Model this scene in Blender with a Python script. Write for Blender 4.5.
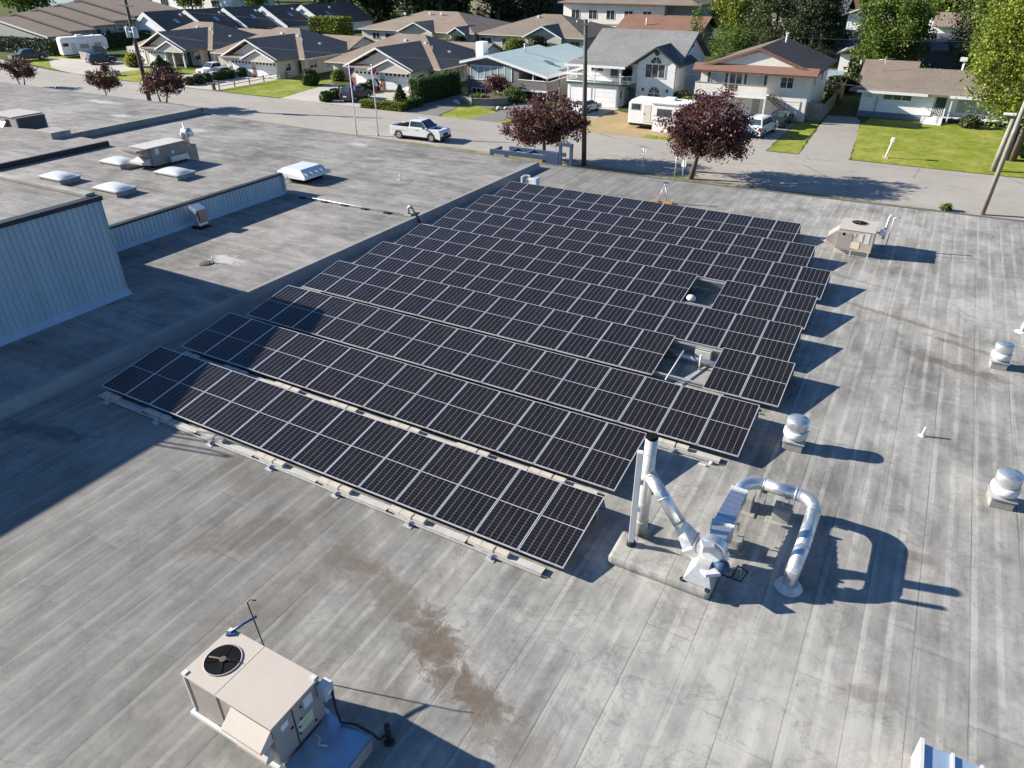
import bpy, bmesh, math, random
import numpy as np
from mathutils import Vector, Matrix
R = math.radians
PI = math.pi
scene = bpy.context.scene
for o in list(bpy.data.objects): bpy.data.objects.remove(o)
COL = scene.collection

# ------------------------------------------------------------------ camera, light, exposure
cd = bpy.data.cameras.new('camera'); cam = bpy.data.objects.new('camera', cd); COL.objects.link(cam)
cd.sensor_width = 36.0; cd.lens = 25.07; cd.clip_start = 0.1; cd.clip_end = 3000
YAW, PITCH, ROLL = -0.5167, 0.5388, 0.0074
fw = Vector((math.sin(YAW)*math.cos(PITCH), math.cos(YAW)*math.cos(PITCH), -math.sin(PITCH)))
rt = Vector((math.cos(YAW), -math.sin(YAW), 0)); dn = fw.cross(rt)
rr = math.cos(ROLL)*rt + math.sin(ROLL)*dn; dd = -math.sin(ROLL)*rt + math.cos(ROLL)*dn
m3 = Matrix((rr, -dd, -fw)).transposed()
cam.matrix_world = Matrix.Translation((0, 0, 11.78)) @ m3.to_4x4()
scene.camera = cam

SUN_EL, SUN_AZ = 23.6, 14.5          # light travels towards +X, a little towards +Y
world = bpy.data.worlds.new('World'); scene.world = world; world.use_nodes = True
wn = world.node_tree; wn.nodes.clear()
sky = wn.nodes.new('ShaderNodeTexSky'); sky.sky_type = 'NISHITA'; sky.sun_disc = False
sky.sun_elevation = R(SUN_EL); sky.sun_rotation = R(180+90-SUN_AZ); sky.altitude = 50; sky.dust_density = 0.25; sky.ozone_density = 4.0; sky.air_density = 1.0
bg = wn.nodes.new('ShaderNodeBackground'); bg.inputs[1].default_value = 0.06
wo = wn.nodes.new('ShaderNodeOutputWorld'); tint = wn.nodes.new('ShaderNodeMix'); tint.data_type = 'RGBA'; tint.blend_type = 'MULTIPLY'; tint.inputs['Factor'].default_value = 1.0; tint.inputs['B'].default_value = (0.80, 0.95, 1.12, 1); wn.links.new(sky.outputs[0], tint.inputs['A']); wn.links.new(tint.outputs['Result'], bg.inputs[0]); wn.links.new(bg.outputs[0], wo.inputs[0])
sd = bpy.data.lights.new('sun', 'SUN'); sd.energy = 5.0; sd.angle = R(0.5); sd.color = (1.0, 0.925, 0.82)
so = bpy.data.objects.new('sun', sd); COL.objects.link(so)
ldir = Vector((math.cos(R(SUN_EL))*math.cos(R(SUN_AZ)), math.cos(R(SUN_EL))*math.sin(R(SUN_AZ)), -math.sin(R(SUN_EL))))
so.rotation_euler = ldir.to_track_quat('-Z', 'Y').to_euler(); so.location = (-60, -20, 60)
vs = scene.view_settings; vs.view_transform = 'Standard'; vs.look = 'None'; vs.gamma = 1.0; vs.use_curve_mapping = False
vs.exposure = 1.2
GZ = -4.0                             # street level; the near roof is z = 0

# ------------------------------------------------------------------ helpers: objects
def tag(o, label=None, cat=None, group=None, kind=None):
    if label: o['label'] = label
    if cat: o['category'] = cat
    if group: o['group'] = group
    if kind: o['kind'] = kind
    return o
def thing(name, label, cat, loc=(0, 0, 0), rotz=0, group=None):
    o = bpy.data.objects.new(name, None); COL.objects.link(o)
    o.location = loc; o.rotation_euler = (0, 0, rotz); o.empty_display_size = 0.3
    return tag(o, label, cat, group)
class MB:
    def __init__(s): s.v = []; s.f = []; s.m = []; s.sm = []
    def quad(s, *p, mi=0, smooth=False):
        b = len(s.v); s.v += [tuple(q) for q in p]; s.f.append(tuple(range(b, b+len(p)))); s.m.append(mi); s.sm.append(smooth); return s
    def box(s, x0, x1, y0, y1, z0, z1, mi=0):
        b = len(s.v)
        s.v += [(x0,y0,z0),(x1,y0,z0),(x1,y1,z0),(x0,y1,z0),(x0,y0,z1),(x1,y0,z1),(x1,y1,z1),(x0,y1,z1)]
        for f in ((0,3,2,1),(4,5,6,7),(0,1,5,4),(1,2,6,5),(2,3,7,6),(3,0,4,7)):
            s.f.append(tuple(b+i for i in f)); s.m.append(mi); s.sm.append(False)
        return s
    def obox(s, c, size, rz=0, mi=0, tilt=None):
        M = Matrix.Translation(c) @ Matrix.Rotation(rz, 4, 'Z')
        if tilt: M = M @ Matrix.Rotation(tilt[1], 4, tilt[0])
        b = len(s.v); a = MB().box(-size[0]/2, size[0]/2, -size[1]/2, size[1]/2, -size[2]/2, size[2]/2)
        s.v += [tuple(M @ Vector(q)) for q in a.v]
        for f in a.f: s.f.append(tuple(b+i for i in f)); s.m.append(mi); s.sm.append(False)
        return s
    def prism(s, prof, a0, a1, axis='x', mi=0):
        """closed profile; axis x: prof=(y,z); axis y: prof=(x,z); axis z: prof=(x,y)"""
        def P(p, a): return (a, p[0], p[1]) if axis == 'x' else ((p[0], a, p[1]) if axis == 'y' else (p[0], p[1], a))
        n = len(prof); b = len(s.v)
        s.v += [P(p, a0) for p in prof] + [P(p, a1) for p in prof]
        s.f.append(tuple(b+i for i in range(n))); s.f.append(tuple(b+n+i for i in reversed(range(n))))
        for i in range(n):
            j = (i+1) % n; s.f.append((b+i, b+n+i, b+n+j, b+j))
        s.m += [mi]*(n+2); s.sm += [False]*(n+2)
        return s
    def tube(s, pts, rad, seg=8, caps=True, mi=0, smooth=True, rads=None):
        pts = [Vector(p) for p in pts]; n = len(pts); b = len(s.v); up = None
        for i, p in enumerate(pts):
            t = (pts[min(i+1, n-1)]-pts[max(i-1, 0)]).normalized()
            if up is None:
                up = t.orthogonal().normalized()
            up = (up - t*up.dot(t)).normalized(); w = t.cross(up)
            r = rads[i] if rads else rad
            for k in range(seg):
                a = 2*PI*k/seg; s.v.append(tuple(p + up*math.cos(a)*r + w*math.sin(a)*r))
        for i in range(n-1):
            for k in range(seg):
                k2 = (k+1) % seg
                s.f.append((b+i*seg+k, b+i*seg+k2, b+(i+1)*seg+k2, b+(i+1)*seg+k)); s.m.append(mi); s.sm.append(smooth)
        if caps:
            s.f.append(tuple(b+k for k in reversed(range(seg)))); s.f.append(tuple(b+(n-1)*seg+k for k in range(seg)))
            s.m += [mi]*2; s.sm += [False]*2
        return s
    def lathe(s, prof, c=(0, 0, 0), seg=20, mi=0, smooth=True, caps=True):
        b = len(s.v); n = len(prof)
        for r, z in prof:
            for k in range(seg):
                a = 2*PI*k/seg; s.v.append((c[0]+r*math.cos(a), c[1]+r*math.sin(a), c[2]+z))
        for i in range(n-1):
            for k in range(seg):
                k2 = (k+1) % seg
                s.f.append((b+i*seg+k, b+i*seg+k2, b+(i+1)*seg+k2, b+(i+1)*seg+k)); s.m.append(mi); s.sm.append(smooth)
        if caps:
            s.f.append(tuple(b+k for k in reversed(range(seg)))); s.f.append(tuple(b+(n-1)*seg+k for k in range(seg)))
            s.m += [mi]*2; s.sm += [False]*2
        return s
    def rect_duct(s, secs, mi=0):
        """loft of 4-point sections"""
        b = len(s.v); n = len(secs)
        for q in secs: s.v += [tuple(p) for p in q]
        for i in range(n-1):
            for k in range(4):
                k2 = (k+1) % 4; s.f.append((b+i*4+k, b+i*4+k2, b+i*4+4+k2, b+i*4+4+k)); s.m.append(mi); s.sm.append(False)
        s.f.append((b+3, b+2, b+1, b)); s.f.append(tuple(b+(n-1)*4+k for k in range(4))); s.m += [mi]*2; s.sm += [False]*2
        return s
    def mesh(s, name, mats, off=(0, 0, 0), bevel=0):
        me = bpy.data.meshes.new(name)
        v = np.array(s.v, dtype=float)-np.array(off)
        me.from_pydata(v.tolist(), [], s.f)
        for mt in (mats if isinstance(mats, (list, tuple)) else [mats]): me.materials.append(mt)
        me.polygons.foreach_set('material_index', s.m); me.polygons.foreach_set('use_smooth', s.sm)
        bm = bmesh.new(); bm.from_mesh(me)
        bmesh.ops.recalc_face_normals(bm, faces=bm.faces)
        if bevel:
            ed = [e for e in bm.edges if len(e.link_faces) == 2 and e.calc_face_angle(0) > 0.6]
            bmesh.ops.bevel(bm, geom=ed, offset=bevel, segments=2, profile=0.6, affect='EDGES', clamp_overlap=True)
        bm.to_mesh(me); bm.free(); me.update()
        return me
def root_loc(p):
    while p.parent: p = p.parent
    return tuple(p.location)
def part(parent, name, mb, mats, label=None, bevel=0, kind=None, cat=None, group=None):
    """one mesh object authored in the same space as its thing's own location"""
    off = root_loc(parent) if parent else (0, 0, 0)
    o = bpy.data.objects.new(name, mb.mesh(name, mats, off, bevel)); COL.objects.link(o)
    if parent: o.parent = parent
    return tag(o, label, cat, group, kind)
def single(name, mb, mats, label, cat, loc, group=None, bevel=0):
    o = bpy.data.objects.new(name, mb.mesh(name, mats, loc, bevel)); COL.objects.link(o); o.location = loc
    return tag(o, label, cat, group)
def structure(name, mb, mats):
    o = bpy.data.objects.new(name, mb.mesh(name, mats)); COL.objects.link(o); o['kind'] = 'structure'; return o
def copy_tree(o, parent=None):
    c = o.copy(); COL.objects.link(c)
    if parent: c.parent = parent
    for ch in list(o.children): copy_tree(ch, c)
    return c
def dup(o, loc, rotz=0, label=None, scale=None):
    c = copy_tree(o); c.location = loc; c.rotation_euler = (0, 0, rotz)
    if scale: c.scale = scale if isinstance(scale, tuple) else (scale,)*3
    if label: c['label'] = label
    return c

# ------------------------------------------------------------------ helpers: materials
class NT:
    def __init__(s, name, rough=0.8, spec=0.3, metal=0.0):
        s.mat = bpy.data.materials.new(name); s.mat.use_nodes = True; s.t = s.mat.node_tree; s.t.nodes.clear()
        s.b = s.t.nodes.new('ShaderNodeBsdfPrincipled'); s.o = s.t.nodes.new('ShaderNodeOutputMaterial'); s.t.links.new(s.b.outputs[0], s.o.inputs[0])
        s.b.inputs['Roughness'].default_value = rough; s.b.inputs['Specular IOR Level'].default_value = spec; s.b.inputs['Metallic'].default_value = metal
        s.tc = None
    def n(s, t, **kw):
        x = s.t.nodes.new(t)
        for k, v in kw.items(): setattr(x, k, v)
        return x
    def put(s, sock, v):
        if isinstance(v, bpy.types.NodeSocket): s.t.links.new(v, sock)
        elif isinstance(v, (tuple, list)) and len(v) == 3 and sock.type == 'RGBA': sock.default_value = (*v, 1)
        else: sock.default_value = v
    def co(s, which='Object'):
        if not s.tc: s.tc = s.n('ShaderNodeTexCoord')
        return s.tc.outputs[which]
    def mapped(s, vec, scale=(1, 1, 1), loc=(0, 0, 0), rot=(0, 0, 0)):
        m = s.n('ShaderNodeMapping'); s.put(m.inputs['Vector'], vec); m.inputs['Scale'].default_value = scale; m.inputs['Location'].default_value = loc; m.inputs['Rotation'].default_value = rot
        return m.outputs[0]
    def xyz(s, vec):
        x = s.n('ShaderNodeSeparateXYZ'); s.put(x.inputs[0], vec); return x.outputs
    def noise(s, vec, scale, detail=4, rough=0.55, dist=0.0):
        x = s.n('ShaderNodeTexNoise'); s.put(x.inputs['Vector'], vec); x.inputs['Scale'].default_value = scale; x.inputs['Detail'].default_value = detail; x.inputs['Roughness'].default_value = rough; x.inputs['Distortion'].default_value = dist
        return x.outputs[0]
    def m(s, op, a, b=0.0, c=0.0, clamp=False):
        x = s.n('ShaderNodeMath', operation=op); x.use_clamp = clamp; s.put(x.inputs[0], a); s.put(x.inputs[1], b); s.put(x.inputs[2], c); return x.outputs[0]
    def rng(s, v, a, b, c=0.0, d=1.0, smooth=False):
        x = s.n('ShaderNodeMapRange'); x.interpolation_type = 'SMOOTHSTEP' if smooth else 'LINEAR'
        s.put(x.inputs[0], v); x.inputs[1].default_value = a; x.inputs[2].default_value = b; x.inputs[3].default_value = c; x.inputs[4].default_value = d; return x.outputs[0]
    def mix(s, f, a, b, mode='MIX'):
        x = s.n('ShaderNodeMix', data_type='RGBA', blend_type=mode); s.put(x.inputs['Factor'], f); s.put(x.inputs['A'], a); s.put(x.inputs['B'], b); return x.outputs['Result']
    def ramp(s, v, stops):
        x = s.n('ShaderNodeValToRGB'); s.put(x.inputs[0], v); e = x.color_ramp.elements
        while len(e) < len(stops): e.new(0.5)
        for q, (p, c) in zip(e, stops): q.position = p; q.color = (*c, 1)
        return x.outputs[0]
    def base(s, c): s.put(s.b.inputs['Base Color'], c); return s
    def bump(s, h, strength=0.3, dist=0.02):
        x = s.n('ShaderNodeBump'); x.inputs['Strength'].default_value = strength; x.inputs['Distance'].default_value = dist; s.put(x.inputs['Height'], h); s.t.links.new(x.outputs[0], s.b.inputs['Normal']); return s
def M(name, c, rough=0.7, metal=0.0, spec=0.4, var=0.12, scale=3.0, bump=0.0, fine=0):
    """plain surface with a little procedural variation"""
    k = NT(name, rough, spec, metal); v = k.noise(k.co(), scale, 5, 0.6)
    a = tuple(min(1, x*(1-var)) for x in c); b = tuple(min(1, x*(1+var)) for x in c)
    k.base(k.mix(k.rng(v, 0.3, 0.7), a, b))
    if bump: k.bump(k.noise(k.co(), fine or scale*6, 3), bump, 0.02)
    return k.mat
def siding(name, c, pitch=0.18, rough=0.6, axis=2, depth=0.5):
    k = NT(name, rough, 0.35); x = k.xyz(k.co()); f = k.m('FRACT', k.m('DIVIDE', x[axis], pitch))
    v = k.noise(k.co(), 1.3, 4); col = k.mix(k.rng(v, 0.3, 0.7), tuple(q*0.9 for q in c), tuple(min(1, q*1.05) for q in c))
    k.base(k.mix(k.m('LESS_THAN', f, 0.1), col, tuple(q*0.62 for q in c))); k.bump(f, depth, 0.02); return k.mat
def shingle(name, c, c2, course=0.16):
    k = NT(name, 0.95, 0.15); p = k.co(); x = k.xyz(p)
    v = k.noise(k.mapped(p, (2.2, 2.2, 5)), 1.6, 6, 0.7); w = k.noise(p, 0.35, 3)
    s = k.m('ADD', k.m('MULTIPLY', v, 0.7), k.m('MULTIPLY', w, 0.3))
    f = k.m('FRACT', k.m('DIVIDE', x[2], course))
    col = k.mix(k.rng(s, 0.32, 0.68), c, c2)
    k.base(k.mix(k.m('MULTIPLY', k.m('LESS_THAN', f, 0.14), 0.35), col, tuple(q*0.4 for q in c))); k.bump(k.m('ADD', f, v), 0.35, 0.03); return k.mat
def foliage(name, stops, trans=0.25):
    k = NT(name, 0.55, 0.3); g = k.n('ShaderNodeNewGeometry'); v = k.noise(k.co(), 0.9, 3)
    f = k.m('ADD', k.m('MULTIPLY', g.outputs['Random Per Island'], 0.6), k.m('MULTIPLY', v, 0.45))
    c = k.ramp(f, stops); k.base(c)
    tr = k.n('ShaderNodeBsdfTranslucent'); k.put(tr.inputs[0], c); mx = k.n('ShaderNodeMixShader'); mx.inputs[0].default_value = trans
    k.t.links.new(k.b.outputs[0], mx.inputs[1]); k.t.links.new(tr.outputs[0], mx.inputs[2]); k.t.links.new(mx.outputs[0], k.o.inputs[0]); return k.mat

# membrane roof: rolls of felt, lap lines, dirt, named stain spots
def membrane(name, c_dark, c_light, along='y', pitch=0.965, phase=0.29, stains=(), streak=1.0, seam=1.0, wobble=0.02, darker_x=None):
    k = NT(name, 0.92, 0.22); p = k.co(); x = k.xyz(p)
    u, w = (x[0], x[1]) if along == 'y' else (x[1], x[0])
    sc = (2.6, 0.16, 1) if along == 'y' else (0.16, 2.6, 1)
    big = k.noise(p, 0.16, 4, 0.55); mid = k.noise(p, 0.75, 5, 0.62, 0.6); strk = k.noise(k.mapped(p, sc), 1.0, 5, 0.62); fine = k.noise(p, 9.0, 4, 0.7); grain = k.noise(p, 70, 2)
    strk2 = k.noise(k.mapped(p, tuple(q*2.3 for q in sc), (7, 3, 0)), 1.0, 4, 0.6)
    t = k.m('ADD', k.m('ADD', k.m('MULTIPLY', big, 0.62), k.m('MULTIPLY', mid, 0.5)), k.m('ADD', k.m('MULTIPLY', strk, 0.45*streak), k.m('MULTIPLY', strk2, 0.25*streak)))
    smear = k.noise(k.mapped(p, (1.25, 0.42, 1) if along == 'y' else (0.42, 1.25, 1), (11, 5, 0)), 1.15, 6, 0.62, 0.35)
    t = k.m('ADD', t, k.m('ADD', k.m('MULTIPLY', fine, 0.2), k.m('MULTIPLY', smear, 0.62)))
    mean = 0.5*(0.62+0.5+0.7*streak+0.82)
    col = k.mix(k.rng(t, mean-0.25, mean+0.21), c_dark, c_light)
    wob = k.m('MULTIPLY', k.m('SUBTRACT', k.noise(p, 0.7, 2), 0.5), wobble*2)
    s = k.m('DIVIDE', k.m('ADD', k.m('SUBTRACT', u, phase), wob), pitch); f = k.m('FRACT', s); idx = k.m('FLOOR', s)
    pres = k.rng(k.noise(k.mapped(p, (1.0, 0.25, 1) if along == 'y' else (0.25, 1, 1), (3, 9, 0)), 1.0, 3), 0.38, 0.62)
    # lighter worn bands beside each lap and half way across the roll
    band = k.m('MULTIPLY', k.m('LESS_THAN', k.m('ABSOLUTE', k.m('SUBTRACT', f, 0.09)), 0.055), k.rng(strk2, 0.35, 0.65))
    band2 = k.m('MULTIPLY', k.m('LESS_THAN', k.m('ABSOLUTE', k.m('SUBTRACT', f, 0.56)), 0.06), k.rng(mid, 0.35, 0.6))
    col = k.mix(k.m('MULTIPLY', k.m('ADD', band, band2), 0.46*seam), col, tuple(min(1, q*1.22) for q in c_light))
    line = k.m('MULTIPLY', k.m('LESS_THAN', f, 0.016), k.m('ADD', 0.25, k.m('MULTIPLY', pres, 0.75)))
    # end laps of each roll
    h = k.m('FRACT', k.m('MULTIPLY', k.m('SINE', k.m('MULTIPLY', idx, 12.9898)), 437.58))
    g = k.m('FRACT', k.m('ADD', k.m('DIVIDE', w, 10.4), h)); e = k.m('MULTIPLY', k.m('LESS_THAN', g, 0.0022), k.m('MULTIPLY', pres, 0.6))
    col = k.mix(k.m('MULTIPLY', k.m('MAXIMUM', line, e), 0.72*seam), col, tuple(q*0.30 for q in c_dark))
    elight = k.m('MULTIPLY', k.m('LESS_THAN', k.m('ABSOLUTE', k.m('SUBTRACT', g, 0.012)), 0.006), k.m('MULTIPLY', pres, 0.2*seam)); col = k.mix(elight, col, tuple(min(1, q*1.2) for q in c_light))
    col = k.mix(k.m('MULTIPLY', k.rng(grain, 0.45, 0.72), 0.34), col, tuple(q*0.6 for q in c_dark))
    blot = k.noise(p, 2.6, 7, 0.75, 0.8); col = k.mix(k.rng(blot, 0.52, 0.72, 0, 0.5), col, tuple(q*0.85 for q in c_dark)); pond = k.noise(k.mapped(p, (1, 1, 1), (31, 7, 0)), 0.42, 6, 0.6, 0.4); col = k.mix(k.m('MULTIPLY', k.rng(k.m('ABSOLUTE', k.m('SUBTRACT', pond, 0.56)), 0.012, 0.0), 0.28), col, tuple(q*0.7 for q in c_dark))
    if darker_x: col = k.mix(k.m('MULTIPLY', k.rng(k.m('ADD', x[0], k.m('MULTIPLY', k.m('SUBTRACT', mid, 0.5), 9.0)), darker_x[0], darker_x[1], 1, 0, True), darker_x[2]), col, tuple(q*0.62 for q in c_dark))  # felt drawn darker towards negative x, with a noisy border
    # specks of debris
    sp = k.n('ShaderNodeTexVoronoi'); k.put(sp.inputs['Vector'], p); sp.inputs['Scale'].default_value = 1.1
    col = k.mix(k.m('MULTIPLY', k.m('LESS_THAN', sp.outputs[0], 0.022), 0.7), col, (0.05, 0.04, 0.03))
    dist = k.m('MULTIPLY', k.m('SUBTRACT', k.noise(p, 1.9, 8, 0.72, 0.5), 0.5), 3.4)
    for (cx, cy, rx, ry, ang, amt, sc_) in stains:
        q = k.xyz(k.mapped(p, (1, 1, 1)))
        ca, sa = math.cos(ang), math.sin(ang)
        dx = k.m('SUBTRACT', q[0], cx); dy = k.m('SUBTRACT', q[1], cy)
        a = k.m('DIVIDE', k.m('ADD', k.m('MULTIPLY', dx, ca), k.m('MULTIPLY', dy, sa)), rx)
        b = k.m('DIVIDE', k.m('SUBTRACT', k.m('MULTIPLY', dy, ca), k.m('MULTIPLY', dx, sa)), ry)
        r = k.m('ADD', k.m('SQRT', k.m('ADD', k.m('MULTIPLY', a, a), k.m('MULTIPLY', b, b))), dist)
        body = k.rng(r, 1.05, 0.55, 0, 1, True); ring = k.m('MULTIPLY', k.rng(k.m('ABSOLUTE', k.m('SUBTRACT', r, 0.95)), 0.14, 0.0, 0, 1, True), 0.6)
        col = k.mix(k.m('MULTIPLY', k.m('MAXIMUM', k.m('MULTIPLY', body, k.rng(blot, 0.35, 0.62, 0.72, 1.0)), ring), amt), col, sc_)
    k.base(col)
    hgt = k.m('ADD', k.m('MULTIPLY', k.m('LESS_THAN', f, 0.09), 0.25), k.m('ADD', k.m('MULTIPLY', mid, 0.6), k.m('MULTIPLY', fine, 0.25)))
    k.bump(hgt, 0.35, 0.03); return k.mat

# ------------------------------------------------------------------ materials
BR = (0.125, 0.098, 0.074); DKB = (0.11, 0.085, 0.065)
near_stains = [(-7.5, 8.15, 1.5, 0.42, -0.25, 0.6, BR), (-6.0, 7.45, 1.1, 0.5, -0.5, 0.95, BR), (-5.0, 7.0, 0.9, 0.42, -0.2, 0.9, BR), (-9.3, 8.5, 1.1, 0.3, 0.1, 0.4, BR), (-4.4, 6.7, 0.7, 0.4, -0.6, 0.5, BR), (-6.8, 8.9, 0.5, 0.7, 0.2, 0.3, (0.13, 0.12, 0.10)), (-11.5, 8.4, 1.6, 0.5, 0.9, 0.35, DKB), (-3.3, 6.4, 0.8, 0.4, -0.3, 0.3, BR),
               (2.7, 25.2, 1.6, 0.35, -0.2, 0.7, DKB), (0.9, 28.3, 2.6, 0.16, -0.32, 0.55, DKB), (3.2, 26.9, 1.9, 0.14, -0.3, 0.5, DKB), (-1.9, 31.8, 2.4, 0.15, -0.3, 0.35, DKB),
               (-9.6, 7.5, 2.2, 0.6, 1.3, 0.3, DKB), (-20.5, 8.2, 1.6, 0.35, 0.2, 0.6, (0.05, 0.06, 0.06)), (-6.2, 5.9, 0.5, 0.6, 0, 0.4, BR), (1.4, 10.5, 0.35, 0.2, 0.3, 0.5, DKB), (2.2, 14.9, 0.4, 0.2, 0, 0.45, DKB),
               (-13.0, 9.5, 0.8, 0.4, 0.4, 0.35, BR), (-14.3, 9.9, 0.5, 0.3, 0.4, 0.3, BR), (0.0, 7.2, 0.6, 0.35, 0.9, 0.4, DKB), (2.2, 8.9, 0.5, 0.5, 0, 0.4, DKB)]
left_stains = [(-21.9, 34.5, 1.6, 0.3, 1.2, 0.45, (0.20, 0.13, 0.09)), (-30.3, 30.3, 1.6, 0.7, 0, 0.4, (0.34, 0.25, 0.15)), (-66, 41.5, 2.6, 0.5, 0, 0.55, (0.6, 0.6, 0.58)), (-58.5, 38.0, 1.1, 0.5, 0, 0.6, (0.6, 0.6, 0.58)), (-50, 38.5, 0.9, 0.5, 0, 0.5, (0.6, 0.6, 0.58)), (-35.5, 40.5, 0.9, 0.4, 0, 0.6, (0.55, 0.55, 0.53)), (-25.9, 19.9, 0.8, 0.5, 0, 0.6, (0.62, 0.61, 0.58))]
m_roof = membrane('roof_felt_near', (0.140, 0.137, 0.126), (0.43, 0.420, 0.385), 'y', stains=near_stains, streak=0.85, darker_x=(-11.0, -3.0, 0.42))
m_roofl = membrane('roof_felt_far', (0.105, 0.102, 0.098), (0.36, 0.345, 0.318), 'x', pitch=0.97, phase=0.1, stains=left_stains, streak=0.75, seam=0.32, wobble=0.06)
m_curb = membrane('roof_felt_upstand', (0.22, 0.215, 0.20), (0.34, 0.33, 0.31), 'x', pitch=3.1, seam=0.15, streak=0.1)
m_ped = membrane('roof_felt_pedestal', (0.20, 0.195, 0.178), (0.44, 0.43, 0.39), 'x', pitch=0.9, seam=0.8, streak=0.5)
m_trim = M('roof_edge_flashing', (0.035, 0.037, 0.042), 0.5, 0.3)
m_edge = M('grey_gravel_stop', (0.16, 0.16, 0.155), 0.6, 0.2)
def clad_mat(name, c, pitch, axis):
    k = NT(name, 0.42, 0.4, 0.15); x = k.xyz(k.co()); f = k.m('FRACT', k.m('DIVIDE', x[axis], pitch)); v = k.noise(k.mapped(k.co(), (1, 1, 0.2)), 1.5, 4)
    c1 = k.mix(k.rng(v, 0.3, 0.7), tuple(q*0.88 for q in c), tuple(q*1.06 for q in c)); k.base(c1); return k.mat
m_clad = clad_mat('blue_grey_metal_cladding', (0.40, 0.49, 0.56), 0.3, 1)
m_block = M('painted_block_wall', (0.42, 0.41, 0.39), 0.85, var=0.08, scale=1.2, bump=0.2)
m_beige = M('beige_sheet_metal', (0.50, 0.44, 0.375), 0.45, 0.0, 0.45, 0.05, 1.5)
m_beige_d = M('shade_toned_beige_metal', (0.33, 0.29, 0.26), 0.5, 0.0, 0.4, 0.1, 2.5)  # beige darkened so the unit's shaded sides carry shade in their colour
m_galv = NT('galvanised_steel', 0.33, 0.5, 0.85); m_galv.base(m_galv.mix(m_galv.rng(m_galv.noise(m_galv.co(), 14, 4, 0.7), 0.3, 0.7), (0.52, 0.55, 0.57), (0.74, 0.76, 0.77))); m_galv.t.links.new(m_galv.rng(m_galv.noise(m_galv.co(), 5, 4), 0.3, 0.7, 0.30, 0.52), m_galv.b.inputs['Roughness']); m_galv.bump(m_galv.noise(m_galv.co(), 4, 3), 0.12, 0.02); m_galv = m_galv.mat
m_galv_d = M('dull_galvanised_steel', (0.52, 0.53, 0.53), 0.5, 0.55, 0.5, 0.15, 8)
m_whitem = M('white_painted_metal', (0.60, 0.60, 0.58), 0.4, 0.0, 0.5, 0.06, 4)
m_alu = M('aluminium_frame', (0.56, 0.56, 0.58), 0.38, 0.35, 0.5, 0.05, 6)
m_dark = M('dark_interior', (0.010, 0.011, 0.013), 0.9, 0, 0.05, var=0.3)
m_black = M('black_rubber', (0.018, 0.018, 0.02), 0.65, var=0.2)
m_blue = M('blue_painted_metal', (0.06, 0.10, 0.22), 0.4, 0.1, 0.5, 0.1)
m_conc = M('pale_concrete', (0.50, 0.465, 0.40), 0.85, var=0.14, scale=5, bump=0.25)
m_tray = M('pale_ballast_tray', (0.48, 0.465, 0.43), 0.6, 0.05, var=0.12, scale=4)
m_paper = M('pale_label', (0.62, 0.66, 0.62), 0.6, var=0.05); m_papery = M('yellow_green_label', (0.55, 0.60, 0.35), 0.6, var=0.05)
m_dome = M('white_skylight_dome', (0.64, 0.66, 0.67), 0.28, 0.0, 0.5, 0.05, 2)
m_dish = M('motor_blue', (0.03, 0.07, 0.14), 0.5, var=0.15)
def cells():
    k = NT('solar_cells', 0.2, 0.17); x = k.xyz(k.co()); w, L = 1.134, 2.278
    u = k.m('DIVIDE', k.m('SUBTRACT', x[0], 0.022), (w-0.044)/6); fu = k.m('ABSOLUTE', k.m('SUBTRACT', k.m('FRACT', u), 0.5))
    v = k.m('DIVIDE', k.m('SUBTRACT', x[1], 0.022), (L-0.044)/24); fv = k.m('ABSOLUTE', k.m('SUBTRACT', k.m('FRACT', v), 0.5))
    colline = k.m('GREATER_THAN', fu, 0.5-0.025); rowline = k.m('GREATER_THAN', fv, 0.5-0.032)
    mid = k.m('LESS_THAN', k.m('ABSOLUTE', k.m('SUBTRACT', x[1], L/2)), 0.012)
    fb = k.m('ABSOLUTE', k.m('SUBTRACT', k.m('FRACT', k.m('MULTIPLY', k.m('FRACT', u), 9.0)), 0.5)); bus = k.m('GREATER_THAN', fb, 0.46)
    g = k.n('ShaderNodeObjectInfo'); r = g.outputs['Random']
    cell = k.mix(k.noise(k.co(), 6, 2), k.mix(r, (0.005, 0.006, 0.010), (0.007, 0.0075, 0.011)), k.mix(r, (0.0075, 0.008, 0.0115), (0.009, 0.009, 0.012)))
    c = k.mix(k.m('MULTIPLY', bus, 0.10), cell, (0.30, 0.29, 0.30))
    c = k.mix(k.m('MULTIPLY', rowline, 0.15), c, (0.40, 0.38, 0.40)); c = k.mix(k.m('MULTIPLY', colline, 0.55), c, (0.42, 0.40, 0.42)); c = k.mix(k.m('MULTIPLY', mid, 0.75), c, (0.50, 0.49, 0.51))
    dirt = k.noise(k.mapped(k.co(), (1, 1, 1)), 1.7, 4, 0.6); c = k.mix(k.rng(dirt, 0.35, 0.75, 0.0, 0.016), c, (0.45, 0.38, 0.30)); k.base(c)
    k.t.links.new(k.rng(dirt, 0.3, 0.7, 0.16, 0.26), k.b.inputs['Roughness']); return k.mat
m_cell = cells()

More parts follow.
